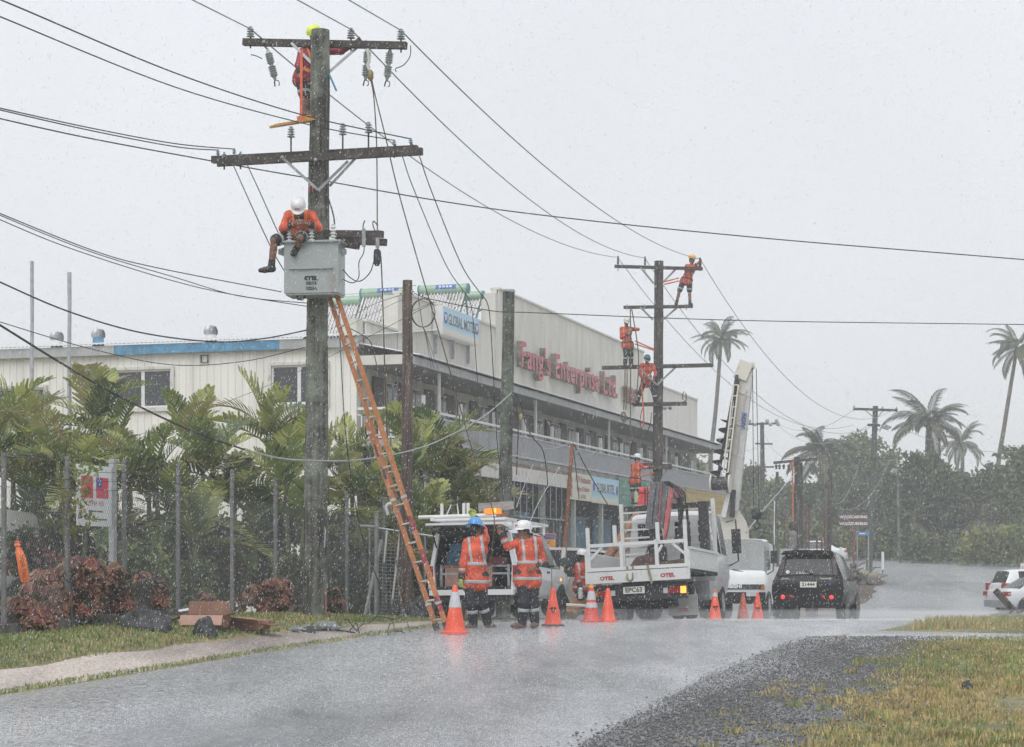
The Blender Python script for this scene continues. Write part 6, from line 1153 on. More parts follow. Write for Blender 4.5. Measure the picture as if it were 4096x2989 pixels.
# ---- small digger beyond the lorry
c = place('mini_digger', 9.3, 68, 190, 'dark grey digger cab with an orange lamp behind the lorry', 'digger', 2.0)
cb = [(-.8, .9, 1.45, 2.1, .6, .62, .55), (-.6, .9, 1.45, 2.28, .6, .65, .58), (.4, .9, 1.4, 2.28, .6, .65, .58), (.62, .9, 1.4, 1.5, .6, .65, .6)]
body(c, cb, pm('digger_grey', (.10, .105, .115), .5), sideg=(1,), topg={2: 'wrap'}, nm='cab', pane_mat=M_GLASSC); MB().box((0, -.2, .72), (1.5, 2.4, .5)).build('engine_house', pm('digger_grey', (.1, .1, .1)), c, smooth=0)
for sx in (-1, 1): g = MB(); g.prism([(-1.3, .25), (-1.1, .05), (1.1, .05), (1.3, .25), (1.1, .48), (-1.1, .48)], -.17, .17, lambda x, y, t: (sx * .65 + t, x, y)); g.build('track', M_TYRE, c)
MB().box((-.5, 1.05, 1.15), (.3, .15, .2)).build('orange_lamp', pm('orange_guard', (.55, .14, .05), .5), c); MB().lathe([(.25, 0), (.25, .3), (.2, .32)], 12, Matrix.Translation((.75, .5, 2.0))).build('air_filter', M_WIREG, c); MB().cyl((.75, .5, .8), (.75, .5, 2.0), .03, n=6).build('filter_post', M_WHITE, c)
MB().tube([(-.2, 1.0, 1.0), (-.2, 1.9, 2.2), (-.2, 2.6, 1.7)], .1, 8).build('digging_arm', M_TRIMB, c)
# ---- white van cab behind the fence at the left edge
c = place('delivery_van', at(-340, 2200, 36).x, 37.2, 196, 'white van half hidden behind the fence at the left edge', 'van')
st = [(-2.3, .5, 1.1, 1.95, .85, .9, .78), (-2.2, .45, 1.15, 2.02, .86, .92, .8), (-.2, .45, 1.15, 2.02, .86, .92, .8), (.9, .45, 1.12, 1.98, .86, .92, .78), (1.55, .45, 1.08, 1.2, .86, .92, .82), (1.85, .5, .9, 1.0, .82, .86, .76)]
body(c, st, M_CARW, sideg=(2,), topg={3: 'wrap'}, pane_mat=M_GLASSC)
for x_ in (-.76, .76):
    for y_ in (-1.4, 1.1): wheel(c, x_ * 1.05, y_, .33, .2); arch(c, x_ * 1.215, y_, .39)
    lamp(c, (x_ * .8, 1.83, .85), (.3, .06, .18), M_WLENS, 'headlight'); mirror(c, x_ * 1.2, 1.0, 1.3, .2, .2)
# ================================================================ PEOPLE (one continuous skin surface each, clothes as children)
def _field(prims, res, pad=.06):
    lo = np.full(3, 1e9); hi = -lo
    for p in prims:
        a = np.array(p[1]); r_ = np.max(p[2]); b = np.array(p[3]) if p[0] == 'c' else a; rr = max(r_, p[4]) if p[0] == 'c' else r_
        lo = np.minimum(lo, np.minimum(a, b) - rr); hi = np.maximum(hi, np.maximum(a, b) + rr)
    lo -= pad; hi += pad; n = np.ceil((hi - lo) / res).astype(int) + 2; D_ = np.full(n, 1e3, np.float32); ax = [lo[i] + np.arange(n[i]) * res for i in range(3)]
    for p in prims:
        k = p[5] if len(p) > 5 else .04; a = np.array(p[1], float)
        if p[0] == 'c': b = np.array(p[3], float); ra, rb = p[2], p[4]; m = max(ra, rb) + k + .05; l_ = np.minimum(a, b) - m; h_ = np.maximum(a, b) + m
        else: rd = np.array(p[2], float); m = rd.max() + k + .05; l_ = a - m; h_ = a + m
        i0 = np.clip(((l_ - lo) / res).astype(int), 0, n - 1); i1 = np.clip(np.ceil((h_ - lo) / res).astype(int) + 1, 1, n)
        sl = tuple(slice(i0[q], i1[q]) for q in range(3)); X, Y_, Z = np.meshgrid(*[ax[q][sl[q]] for q in range(3)], indexing='ij')
        if p[0] == 'c':
            ba = b - a; L2 = ba @ ba + 1e-9; px, py, pz = X - a[0], Y_ - a[1], Z - a[2]; t = np.clip((px * ba[0] + py * ba[1] + pz * ba[2]) / L2, 0, 1)
            d = np.sqrt((px - t * ba[0]) ** 2 + (py - t * ba[1]) ** 2 + (pz - t * ba[2]) ** 2) - (ra + (rb - ra) * t)
        else:
            Rm = np.array(p[3]); P = np.stack([X - a[0], Y_ - a[1], Z - a[2]], -1) @ Rm; q = P / rd; ln = np.sqrt((q ** 2).sum(-1)); l2 = np.sqrt(((P / rd ** 2) ** 2).sum(-1)) + 1e-9; d = ln * (ln - 1) / l2
        o = D_[sl]; h = np.maximum(k - np.abs(o - d), 0) / k; D_[sl] = np.minimum(o, d) - h * h * k * .25
    return D_, lo, ax
def _nets(D_, lo, res):
    n = np.array(D_.shape); ins = D_ < 0; c = n - 1
    cor = [(i, j, k) for i in (0, 1) for j in (0, 1) for k in (0, 1)]
    def C(A, o): return A[o[0]:o[0] + c[0], o[1]:o[1] + c[1], o[2]:o[2] + c[2]]
    cnt = sum(C(ins, o).astype(np.int8) for o in cor); act = (cnt > 0) & (cnt < 8); idx = np.argwhere(act); vid = np.full(c, -1, np.int64); vid[act] = np.arange(len(idx))
    acc = np.zeros((len(idx), 3)); w = np.zeros(len(idx)); i, j, k = idx.T
    for o in cor:
        for ax in range(3):
            if o[ax]: continue
            o2 = list(o); o2[ax] = 1; d0 = D_[i + o[0], j + o[1], k + o[2]]; d1 = D_[i + o2[0], j + o2[1], k + o2[2]]; m = (d0 < 0) != (d1 < 0); t = np.where(m, d0 / np.where(m, d0 - d1, 1), 0)
            P = np.array(o, float)[None] + np.zeros((len(idx), 3)); P[:, ax] += t; acc += P * m[:, None]; w += m
    V = (idx + acc / w[:, None]) * res + lo; Fs = []
    for ax in range(3):
        u, v = [(1, 2), (2, 0), (0, 1)][ax]; s0 = [slice(None)] * 3; s1 = [slice(None)] * 3; s0[ax] = slice(0, n[ax] - 1); s1[ax] = slice(1, n[ax])
        for q in (u, v): s0[q] = slice(1, n[q] - 1); s1[q] = slice(1, n[q] - 1)
        A = ins[tuple(s0)]; B = ins[tuple(s1)]; e = np.argwhere(A != B); fl = A[tuple(e.T)]; e[:, u] += 1; e[:, v] += 1
        def cell(du, dv): q = e.copy(); q[:, u] += du; q[:, v] += dv; return vid[tuple(q.T)]
        Q = np.stack([cell(-1, -1), cell(0, -1), cell(0, 0), cell(-1, 0)], 1); Q[~fl] = Q[~fl][:, ::-1]; Fs.append(Q)
    return V, np.concatenate(Fs)
def sdf_part(name, prims, res, mat, par, org, cut=None):
    D_, lo, ax = _field(prims, res)
    if cut: X, Y_, Z = np.meshgrid(*ax, indexing='ij'); D_ = np.maximum(D_, cut(X, Y_, Z))
    if not (D_ < 0).any(): return None
    V, Fc = _nets(D_, lo, res); me = loose_mesh(name, V - np.array(org), Fc, mat, smooth=True); return link(name, me, par)
M_SKIN = pm('brown_skin', (.20, .095, .06), .5, var=.12, scale=9); M_HAIR = pm('black_hair', (.012, .011, .011), .6, var=.3, scale=30)
M_ORG = pm('hi_vis_orange', (.60, .085, .035), .6, var=.32, scale=7, bump=.8, bscale=14); M_ORGD = pm('wet_orange_red', (.47, .06, .03), .55, var=.25, scale=9, bump=.7, bscale=14); M_MARO = pm('maroon_shirt', (.28, .022, .045), .6, var=.25, scale=10)
M_NAVY = pm('navy_trousers', (.018, .021, .028), .65, var=.35, scale=9, bump=.3, bscale=12); M_STRIPE = pm('silver_tape', (.40, .41, .42), .35, .1, var=.1); M_BOOT = pm('black_boot', (.02, .02, .021), .45, var=.3); M_BROWNB = pm('brown_boot', (.14, .08, .055), .6, var=.25)
M_HARN = pm('harness_webbing', (.72, .20, .03), .55, var=.15); M_CUFF = pm('dark_cuff', (.03, .035, .04), .7, var=.2)
HELM = {k: pm('helmet_' + k, c, .3, var=.04, coat=.4) for k, c in dict(white=(.74, .74, .75), blue=(.06, .30, .66), yellow=(.70, .78, .05), orange=(.80, .40, .03), grey=(.60, .58, .50), green=(.02, .10, .09)).items()}
def rotm(f, up=Vector((0, 0, 1))):                      # columns: right, forward, up
    f = Vector(f).normalized(); r_ = f.cross(up).normalized(); u = r_.cross(f); return Matrix((r_, f, u)).transposed()
def hand_prims(w, d, nrm, curl, k=.012):
    w = np.array(w); d = np.array(Vector(d).normalized()); nrm = np.array(Vector(nrm).normalized()); s = np.cross(d, nrm); s /= np.linalg.norm(s) + 1e-9; P = []
    for o in (-.022, 0, .022): P.append(('c', w + s * o * .5, .024, w + d * .085 + s * o, .017, .02))
    for i, (o, ln) in enumerate(((-.034, .062), (-.012, .078), (.011, .082), (.033, .072))):
        b = w + d * .088 + s * o; c1, c2 = curl * .9, curl * 1.9; m = b + (d * math.cos(c1) + nrm * math.sin(c1)) * ln * .55; t = m + (d * math.cos(c2) + nrm * math.sin(c2)) * ln * .5
        P += [('c', b - d * .015, .0105, m, .0098, .008), ('c', m, .0098, t, .0085, .006)]
    b = w + d * .03 + s * .036; m = b + (d * .75 + s * .55 + nrm * .35 * curl) * .042; t = m + (d * .9 + nrm * .8 * curl) * .034
    return P + [('c', b, .014, m, .012, .012), ('c', m, .012, t, .0095, .008)]
def helmet(par, org, hc, f, color, brim='peak', logo=False):
    M = Matrix.Translation(Vector(hc) - Vector(org)) @ rotm(f).to_4x4(); g = MB()
    prof = [(.128, .03), (.131, .045), (.128, .09), (.112, .13), (.078, .16), (.035, .172), (0, .174)]
    g.lathe(prof, 22, M @ Matrix.Diagonal((.92, 1.08, 1, 1))); o = g.build('helmet', HELM[color], par)
    b = MB()
    if brim == 'full': b.lathe([(.125, .038), (.175, .018), (.178, .012), (.125, .03)], 24, M @ Matrix.Diagonal((.95, 1.1, 1, 1)))
    else:
        b.lathe([(.126, .04), (.14, .03), (.14, .025), (.126, .03)], 22, M @ Matrix.Diagonal((.92, 1.08, 1, 1)))
        n = 12; vs = []
        for i in range(n + 1):
            a = R(20 + 140 * i / n); vs += [M @ Vector((.118 * math.cos(a), .138 * math.sin(a), .04)), M @ Vector((.125 * math.cos(a), .138 * math.sin(a) + .055 * math.sin(a), .018)), M @ Vector((.125 * math.cos(a), .138 * math.sin(a) + .055 * math.sin(a), .012)), M @ Vector((.118 * math.cos(a), .138 * math.sin(a), .03))]
        b.add(vs, [(4 * i + q, 4 * i + (q + 1) % 4, 4 * i + 4 + (q + 1) % 4, 4 * i + 4 + q) for i in range(n) for q in range(4)])
    b.build('brim', HELM[color], o)
    rg = MB()
    for x in (-.03, .0, .03): rg.tube([M @ Vector((x, y, z)) for y, z in ((-.1, .125), (-.05, .163), (.03, .169), (.1, .128))], .006, 5)
    rg.build('ridge', HELM[color], o)
    if logo: t = MB(); t.box((0, 0, 0), (.075, .004, .022)); t.v = [tuple(M @ Vector((x, y + .137, z + .085))) for x, y, z in t.v]; t.build('logo', M_REDI, o, smooth=0)
def person(label, Y, J, face, hel, top=None, legs='long', brim='peak', res=.0125, curlL=.7, curlR=.7, bands=True, glove=None, boots=None, logo=False, harness=True, sleeves='long', tilt=None, feet=None, hn=((0, -1, 0), (0, -1, 0)), scale=1., hem=.10, collar=True):
    top = top or M_ORG; boots = boots or M_BOOT
    j = {k: np.array(at(p[0], p[1], Y + p[2])) for k, p in J.items()}; s = scale
    base = (j['anL'] + j['anR']) / 2 if 'anL' in j else j['pelvis']; base = Vector((base[0], base[1], min(j['anL'][2], j['anR'][2]) - .09)); o = empty('person', base, label, 'person'); fw = np.array(Vector(face).normalized())
    if 'neck' not in j: j['neck'] = (j['shL'] + j['shR']) / 2 + np.array([0, 0, .035])
    ch = (j['shL'] + j['shR']) / 2; pel = j['pelvis']; sd = (j['shR'] - j['shL']); sd = sd / (np.linalg.norm(sd) + 1e-9)
    hw = .105 * s; hs = sd * .6 + np.array([.4 if sd[0] > 0 else -.4, 0, 0]); hs = hs / np.linalg.norm(hs)
    hl, hr = pel - hs * hw, pel + hs * hw; chm = ch + (pel - ch) * .28; wst = ch + (pel - ch) * .68
    def limb(a, m, b, r0, r1, r2, k=.03): return [('c', a, r0, m, r1, k), ('c', m, r1, b, r2, k)]
    Rh = np.array(rotm(Vector(face))); hd = j['head']; C_ = lambda v: hd + Rh @ np.array(v)
    torso = [('c', j['shL'] + sd * .03, .075 * s, j['shR'] - sd * .03, .075 * s, .05), ('c', chm - sd * .085, .108 * s, chm + sd * .085, .108 * s, .06), ('c', wst - sd * .06, .105 * s, wst + sd * .06, .105 * s, .06), ('c', hl, .105 * s, hr, .105 * s, .05), ('c', chm, .12 * s, pel, .12 * s, .06)]
    armL = limb(j['shL'], j['elL'], j['haL'], .056 * s, .044 * s, .03 * s); armR = limb(j['shR'], j['elR'], j['haR'], .056 * s, .044 * s, .03 * s)
    legL = limb(hl, j['knL'], j['anL'], .092 * s, .062 * s, .043 * s); legR = limb(hr, j['knR'], j['anR'], .092 * s, .062 * s, .043 * s)
    calves = [('c', j['knL'] * .65 + j['anL'] * .35, .056 * s, j['knL'] * .35 + j['anL'] * .65, .047 * s, .03), ('c', j['knR'] * .65 + j['anR'] * .35, .056 * s, j['knR'] * .35 + j['anR'] * .65, .047 * s, .03)]
    headp = [('e', hd, (.076, .094, .105), Rh, 0, .03), ('c', C_((0, .03, -.06)), .055, C_((0, .055, -.085)), .036, .035), ('c', C_((0, .088, .005)), .010, C_((0, .108, -.022)), .015, .012), ('c', C_((-.079, .0, .0)), .016, C_((-.079, -.008, -.03)), .012, .012), ('c', C_((.079, .0, .0)), .016, C_((.079, -.008, -.03)), .012, .012), ('c', C_((-.02, .092, -.052)), .008, C_((.02, .092, -.052)), .008, .01), ('c', C_((-.05, .075, .03)), .012, C_((.05, .075, .03)), .012, .015), ('c', hd - np.array([0, 0, .06]), .052, j['neck'], .058, .04), ('c', j['neck'], .06, chm, .08, .05)]
    hp = lambda a, b, c, n: hand_prims(b, b - a, n, c)
    hands = hp(j['elL'], j['haL'], curlL, hn[0]) + hp(j['elR'], j['haR'], curlR, hn[1])
    sdf_part('body', torso + armL + armR + legL + legR + calves + headp + hands, res * .85, M_SKIN, o, base)
    # eyes, hair
    for sx in (-1, 1): MB().lathe([(0, -.011), (.011, 0), (0, .011)], 8, Matrix.Translation(Vector(C_((sx * .031, .086, .008))) - base)).build('eye', M_INK, o)
    sdf_part('hair', [('e', hd + Rh @ np.array((0, -.012, .018)), (.083, .094, .1), Rh, 0, .02), ('c', C_((0, -.07, -.03)), .045, C_((0, -.05, -.075)), .04, .03)], res, M_HAIR, o, base, lambda X, Y_, Z: (lambda p: np.minimum(p @ np.array([0, 1., 0]) - .035 - np.maximum(0, p[..., 2]) * .3, 9))(np.stack([X - hd[0], Y_ - hd[1], Z - hd[2]], -1) @ Rh))
    # jacket
    g_ = .012; t2 = [(p[0], p[1], p[2] + g_, p[3], p[4] + g_, p[5]) for p in torso]; dn = (pel - ch); dn = dn / np.linalg.norm(dn)
    t2 += [('c', hl + dn * hem * .4, .118 * s, hr + dn * hem * .4, .118 * s, .05), ('c', hl + dn * hem, .12 * s, hr + dn * hem, .12 * s, .05), ('c', j['neck'] - np.array([0, 0, .03]), .085, chm, .1, .05)]
    endL = j['haL'] * .92 + j['elL'] * .08 if sleeves == 'long' else j['elL'] * .95 + j['shL'] * .05; endR = j['haR'] * .92 + j['elR'] * .08 if sleeves == 'long' else j['elR'] * .95 + j['shR'] * .05
    sl = lambda a, m, e: [('c', a, .072 * s, m, .060 * s, .03), ('c', m, .060 * s, e, .048 * s, .03)]
    aL = sl(j['shL'], j['elL'], endL); aR = sl(j['shR'], j['elR'], endR); ja = t2 + aL + aR; fld = lambda pt, n: (lambda X, Y_, Z: (X - pt[0]) * n[0] + (Y_ - pt[1]) * n[1] + (Z - pt[2]) * n[2])
    jk = sdf_part('jacket', ja, res, top, o, base)
    if sleeves == 'long':
        for a, b in ((j['elL'], j['haL']), (j['elR'], j['haR'])):
            n = (b - a) / np.linalg.norm(b - a); sdf_part('cuff', [('c', a, .07, b, .055, .02)], res, M_CUFF, jk, base, (lambda q, n: lambda X, Y_, Z: np.abs(fld(q, n)(X, Y_, Z)) - .05)(b * .80 + a * .20, n))
    if collar: sdf_part('collar', [('c', j['neck'] + np.array([0, 0, .01]), .078, j['neck'] - np.array([0, 0, .03]), .09, .02)], res, M_CUFF, jk, base)
    if bands:
        gt = lambda P, e: [(p[0], p[1], p[2] + e, p[3], p[4] + e, p[5]) for p in P]
        for t, hw_ in ((.62, .028), (1.12, .028)):
            q = ch + (pel - ch) * t; sdf_part('reflective_tape', gt(t2, .007), res * .9, M_STRIPE, jk, base, (lambda q: lambda X, Y_, Z: np.abs(fld(q, dn)(X, Y_, Z)) - hw_)(q))
        for sg in (-1, 1):
            q = ch + sd * sg * .105; low = ch + (pel - ch) * .62; sdf_part('reflective_tape', gt(t2, .007), res * .9, M_STRIPE, jk, base, (lambda q, low: lambda X, Y_, Z: np.maximum(np.abs(fld(q, sd)(X, Y_, Z)) - .024, fld(low, dn)(X, Y_, Z)))(q, low))
        for a, b, P in ((j['elL'], endL, aL), (j['elR'], endR, aR)):
            n = (b - a) / (np.linalg.norm(b - a) + 1e-9); q = a * .55 + b * .45; sdf_part('reflective_tape', gt(P, .007), res * .9, M_STRIPE, jk, base, (lambda q, n: lambda X, Y_, Z: np.abs(fld(q, n)(X, Y_, Z)) - .026)(q, n))
    elif harness:
        gt = lambda P, e: [(p[0], p[1], p[2] + e, p[3], p[4] + e, p[5]) for p in P]
        for sg in (-1, 1): sdf_part('harness_strap', gt(t2, .009), res * .9, M_HARN, jk, base, (lambda q: lambda X, Y_, Z: np.abs(fld(q, sd)(X, Y_, Z)) - .02)(ch + sd * sg * .1))
        sdf_part('harness_belt', gt(t2, .012), res * .9, M_HARN if res < .013 else M_CUFF, jk, base, lambda X, Y_, Z: np.abs(fld(ch + (pel - ch) * .9, dn)(X, Y_, Z)) - .03)
    # trousers or shorts
    pr = [('c', hl, .122 * s, hr, .122 * s, .05)]
    for h_, k_, a_ in ((hl, j['knL'], j['anL']), (hr, j['knR'], j['anR'])):
        if legs == 'long': pr += [('c', h_, .108 * s, k_, .088 * s, .03), ('c', k_, .088 * s, a_ + (k_ - a_) * .05, .075 * s, .03)]
        else: pr += [('c', h_, .11 * s, h_ + (k_ - h_) * .92, .098 * s, .03)]
    tr = sdf_part('trousers' if legs == 'long' else 'shorts', pr, res, M_NAVY, o, base)
    for h_, k_, a_ in ((hl, j['knL'], j['anL']), (hr, j['knR'], j['anR'])):
        if legs == 'long': n = (a_ - k_); q = k_ + n * .35; P = [('c', k_, .096 * s, a_, .084 * s, .02)]
        else: n = (k_ - h_); q = h_ + n * .80; P = [('c', h_, .118 * s, k_, .106 * s, .02)]
        n = n / np.linalg.norm(n); sdf_part('reflective_tape', P, res * .9, M_STRIPE, tr, base, (lambda q, n: lambda X, Y_, Z: np.abs(fld(q, n)(X, Y_, Z)) - .028)(q, n))
    # boots
    ft = feet or ((0, -1, 0), (0, -1, 0))
    for a_, k_, f_ in ((j['anL'], j['knL'], ft[0]), (j['anR'], j['knR'], ft[1])):
        f_ = np.array(Vector(f_).normalized()); d_ = (a_ - k_) / np.linalg.norm(a_ - k_); he = a_ + d_ * .035 - f_ * .03; sdf_part('boot', [('c', a_ - d_ * .1, .058, a_ + d_ * .02, .06, .03), ('c', he, .052, a_ + d_ * .045 + f_ * .10, .046, .03), ('c', a_ + d_ * .045 + f_ * .1, .046, a_ + d_ * .05 + f_ * .17, .038, .03)], res, boots, o, base)
    if glove:
        for (a, b, c, n), on in zip(((j['elL'], j['haL'], curlL, hn[0]), (j['elR'], j['haR'], curlR, hn[1])), glove[1]):
            if on: sdf_part('glove', [(p[0], p[1], p[2] + .006, p[3], p[4] + .006, p[5]) for p in hand_prims(b, b - a, n, c)], res * .85, glove[0], o, base)
    hc = hd + np.array([0, 0, 0]); helmet(o, base, hd + (Rh @ np.array((0, -.005, .03))), tilt or face, hel, brim, logo)
    return o
M_LIME = pm('lime_glove', (.38, .50, .10), .6, var=.15)
person('worker in orange jacket and blue full brim helmet seen from behind by the pickup', 33.6, dict(head=(1902, 2118, .0), shL=(1868, 2172, .02), shR=(1942, 2160, -.03), elL=(1852, 2255, -.06), haL=(1845, 2318, -.1), elR=(1934, 2120, .26), haR=(1898, 2068, .3), pelvis=(1902, 2310, 0), knL=(1888, 2418, -.05), anL=(1893, 2498, .03), knR=(1928, 2415, .05), anR=(1952, 2496, .12)), (.45, .85, .1), 'blue', brim='full', res=.011, glove=(M_LIME, (1, 1)), boots=M_BROWNB, feet=((-.7, -.6, 0), (.5, .8, 0)), hn=((1, 0, 0), (0, -1, 0)), tilt=(.35, .85, -.25), hem=.13)
person('worker in orange jacket and white helmet with one hand raised and one on hip', 33.5, dict(head=(2094, 2130, -.02), shL=(2072, 2172, -.02), shR=(2152, 2168, .05), elL=(2030, 2188, -.2), haL=(2000, 2128, -.26), elR=(2170, 2238, .12), haR=(2136, 2268, -.08), pelvis=(2112, 2300, 0), knL=(2096, 2412, -.06), anL=(2088, 2492, -.02), knR=(2132, 2412, .04), anR=(2140, 2490, .08)), (-.88, -.45, -.02), 'white', res=.011, logo=True, feet=((-.85, -.5, 0), (-.3, -.9, 0)), boots=M_BROWNB, curlL=1.1, hn=((1, -.3, 0), (-.5, -.8, 0)), hem=.13)
person('lineman in orange shirt and white helmet sitting on the transformer', 33.62, dict(head=(1194, 836, -.28), neck=(1198, 858, -.1), shL=(1152, 862, .02), shR=(1248, 862, .02), elL=(1130, 915, -.14), haL=(1176, 898, -.34), elR=(1276, 912, -.14), haR=(1234, 896, -.34), pelvis=(1194, 945, .12), knL=(1098, 962, -.28), anL=(1085, 1068, -.24), knR=(1202, 952, -.38), anR=(1184, 1000, -.20)), (0, -.62, -.78), 'white', legs='shorts', bands=False, res=.011, logo=True, curlL=1.0, curlR=1.0, hn=((1, 0, .2), (-1, 0, .2)), feet=((-1, -.25, -.08), (-.15, -.9, -.3)), tilt=(0, -.62, -.78), hem=.02)
person('lineman in maroon shirt and yellow helmet hidden behind the tall pole top', 34.3, dict(head=(1262, 148, .12), shL=(1208, 212, .05), shR=(1290, 205, .2), elL=(1194, 262, -.06), haL=(1200, 290, -.12), elR=(1365, 205, .25), haR=(1418, 172, .12), pelvis=(1228, 300, .1), knL=(1218, 385, .02), anL=(1220, 448, -.02), knR=(1240, 385, .14), anR=(1236, 452, .1)), (.35, .5, .3), 'yellow', top=M_MARO, legs='shorts', bands=False, res=.0125, feet=((.9, -.2, 0), (.8, .2, 0)), boots=M_BROWNB)
Yp = Y4 - .3; D1 = dict(bands=False, res=.015, top=M_ORGD)
person('lineman with yellow orange helmet leaning back at the dark pole top', Yp, dict(head=(2768, 1040, -.05), shL=(2746, 1066, -.02), shR=(2784, 1068, .02), elL=(2762, 1076, -.2), haL=(2790, 1054, -.25), elR=(2800, 1076, -.05), haR=(2800, 1048, -.15), pelvis=(2746, 1120, 0), knL=(2718, 1164, -.05), anL=(2706, 1212, .0), knR=(2758, 1166, .05), anR=(2760, 1214, 0)), (.75, -.4, -.1), 'orange', legs='shorts', feet=((-.2, -.9, 0), (.3, -.9, 0)), **D1)
person('lineman with pale grey helmet standing on the left of the third arm', Yp - .1, dict(head=(2506, 1292, -.05), shL=(2486, 1316, 0), shR=(2524, 1316, 0), elL=(2486, 1352, -.05), haL=(2512, 1336, -.25), elR=(2552, 1318, -.1), haR=(2526, 1320, -.25), pelvis=(2510, 1376, 0), knL=(2504, 1420, -.05), anL=(2500, 1456, 0), knR=(2524, 1420, .03), anR=(2524, 1456, .04)), (.35, -.8, -.35), 'grey', glove=(pm('tan_glove', (.30, .26, .17), .7), (1, 1)), feet=((0, -.9, 0), (.3, -.9, 0)), **D1)
person('lineman with dark green helmet stooping behind the dark pole', Yp + .1, dict(head=(2588, 1440, -.2), shL=(2566, 1462, -.05), shR=(2612, 1462, -.05), elL=(2560, 1496, -.1), haL=(2574, 1520, -.2), elR=(2622, 1492, -.1), haR=(2616, 1516, -.2), pelvis=(2588, 1528, .1), knL=(2560, 1572, -.05), anL=(2548, 1610, 0), knR=(2616, 1572, .05), anR=(2622, 1608, .05)), (.1, -.75, -.6), 'green', feet=((-.9, -.3, 0), (.5, -.8, 0)), **D1)
person('lineman with white helmet working low on the dark pole above the truck', Yp - .05, dict(head=(2550, 1836, 0), shL=(2530, 1862, .05), shR=(2562, 1860, -.08), elL=(2556, 1876, .1), haL=(2588, 1866, .1), elR=(2580, 1872, -.15), haR=(2604, 1868, -.1), pelvis=(2540, 1918, 0), knL=(2530, 1962, .05), anL=(2532, 2008, .1), knR=(2556, 1962, -.05), anR=(2566, 2000, 0)), (.85, -.3, 0), 'white', legs='shorts', feet=((.9, -.2, 0), (.9, -.2, 0)), logo=True, **D1)
person('worker in orange with white helmet bending behind the truck on its left', 46.5, dict(head=(2328, 2232, 0), shL=(2312, 2264, 0), shR=(2344, 2262, .05), elL=(2312, 2310, -.05), haL=(2320, 2350, -.1), elR=(2356, 2305, .1), haR=(2352, 2345, .1), pelvis=(2330, 2338, .05), knL=(2322, 2392, -.05), anL=(2316, 2442, 0), knR=(2340, 2395, .1), anR=(2352, 2440, .15)), (.8, .3, -.2), 'white', res=.014, top=M_ORGD, bands=True, feet=((.8, -.5, 0), (.9, .2, 0)))
# things they carry and hang from
tag(MB().lathe([(.05, -.12), (.06, -.06), (.05, -.03), (.065, .02), (.05, .06), (.06, .1), (.03, .14)], 10, Matrix.Translation(at(2322, 2375, 46.3))).build('rope_hank', M_PORCW, None, tuple(at(2322, 2375, 46.3))), 'white rope hank held by the worker behind the truck', 'rope')
for a, b, lb in (((2716, 1112), (2655, 1128), 'upper orange waist strap holding the yellow orange helmet lineman'), ((2716, 1124), (2656, 1138), 'lower waist strap holding the yellow orange helmet lineman'), ((2540, 1364), (2618, 1398), 'upper orange strap holding the grey helmet lineman to the pole'), ((2540, 1376), (2618, 1402), 'lower orange strap holding the grey helmet lineman to the pole'), ((2562, 1906), (2618, 1892), 'orange strap holding the lowest lineman to the dark pole')): wire([at(*a, Yp - .2), at(*b, Yp - .05)], .025, pm('orange_strap', (.55, .10, .04)), lb, 'waist_strap', cat='strap')
s = empty('red_tool_bag', at(2575, 2020, 60), 'bright red canvas tool bag with black straps above the truck', 'bag'); g = MB(); g.prism([(-.2, 0), (.22, 0), (.19, .3), (-.12, .32)], -.1, .1, lambda x, y, t: (x, t, y)); g.build('body', pm('bag_red', (.66, .05, .06), .5), s, smooth=0); MB().cyl((-.14, 0, .42), (.2, 0, .42), .1, n=12).build('roll', pm('bag_red', (.66, .05, .06)), s)
for x in (.03, .1): MB().box((x, -.11, .25), (.03, .02, .55)).build('strap', M_BLACK, s, smooth=0)
# ================================================================ VEGETATION
def leafm(name, c, var=.35, rough=.45):
    m = pm(name, c, rough, var=var, scale=1.3, detail=3); b = m.node_tree.nodes['Principled BSDF']; t = m.node_tree; src = b.inputs['Base Color'].links[0].from_socket
    tr = t.nodes.new('ShaderNodeBsdfTranslucent'); ms = t.nodes.new('ShaderNodeMixShader'); ms.inputs[0].default_value = .38; t.links.new(src, tr.inputs[0]); t.links.new(b.outputs[0], ms.inputs[1]); t.links.new(tr.outputs[0], ms.inputs[2]); t.links.new(ms.outputs[0], t.nodes['Material Output'].inputs[0]); return m
M_LF = [leafm('leaf_dark', (.05, .078, .034)), leafm('leaf_mid', (.105, .15, .055)), leafm('leaf_light', (.21, .26, .085)), leafm('leaf_yellow', (.23, .215, .06)), leafm('leaf_olive', (.12, .13, .07))]
M_PF = [leafm('palm_green', (.22, .27, .08)), leafm('palm_yellow_green', (.42, .43, .14)), leafm('palm_dark', (.10, .145, .06)), leafm('palm_straw', (.38, .33, .16))]
M_COCO = [leafm('coconut_frond', (.07, .085, .045)), leafm('coconut_frond_light', (.13, .14, .07))]
M_TRUNK = pm('trunk_bark', (.11, .09, .075), .8, var=.35, scale=6, stretch=(1, 1, 3), bump=.4); M_CANE = pm('cane_stem', (.10, .115, .06), .6, var=.4, scale=7, stretch=(1, 1, 2))
def leaf_quads(C, d, nrm, ln, wd, fold=.25):
    """diamond leaves: C base points, d directions, nrm normals -> verts (n*4), tris"""
    n = len(C); s = np.cross(d, nrm); s /= np.linalg.norm(s, axis=1, keepdims=True) + 1e-9; L_ = ln[:, None]; w = wd[:, None]
    mid = C + d * L_ * .45; V = np.stack([C, mid + s * w - nrm * w * fold, C + d * L_, mid - s * w - nrm * w * fold], 1).reshape(-1, 3); i = np.arange(n)[:, None] * 4
    return V, np.concatenate([i + [[0, 1, 2]], i + [[0, 2, 3]]])
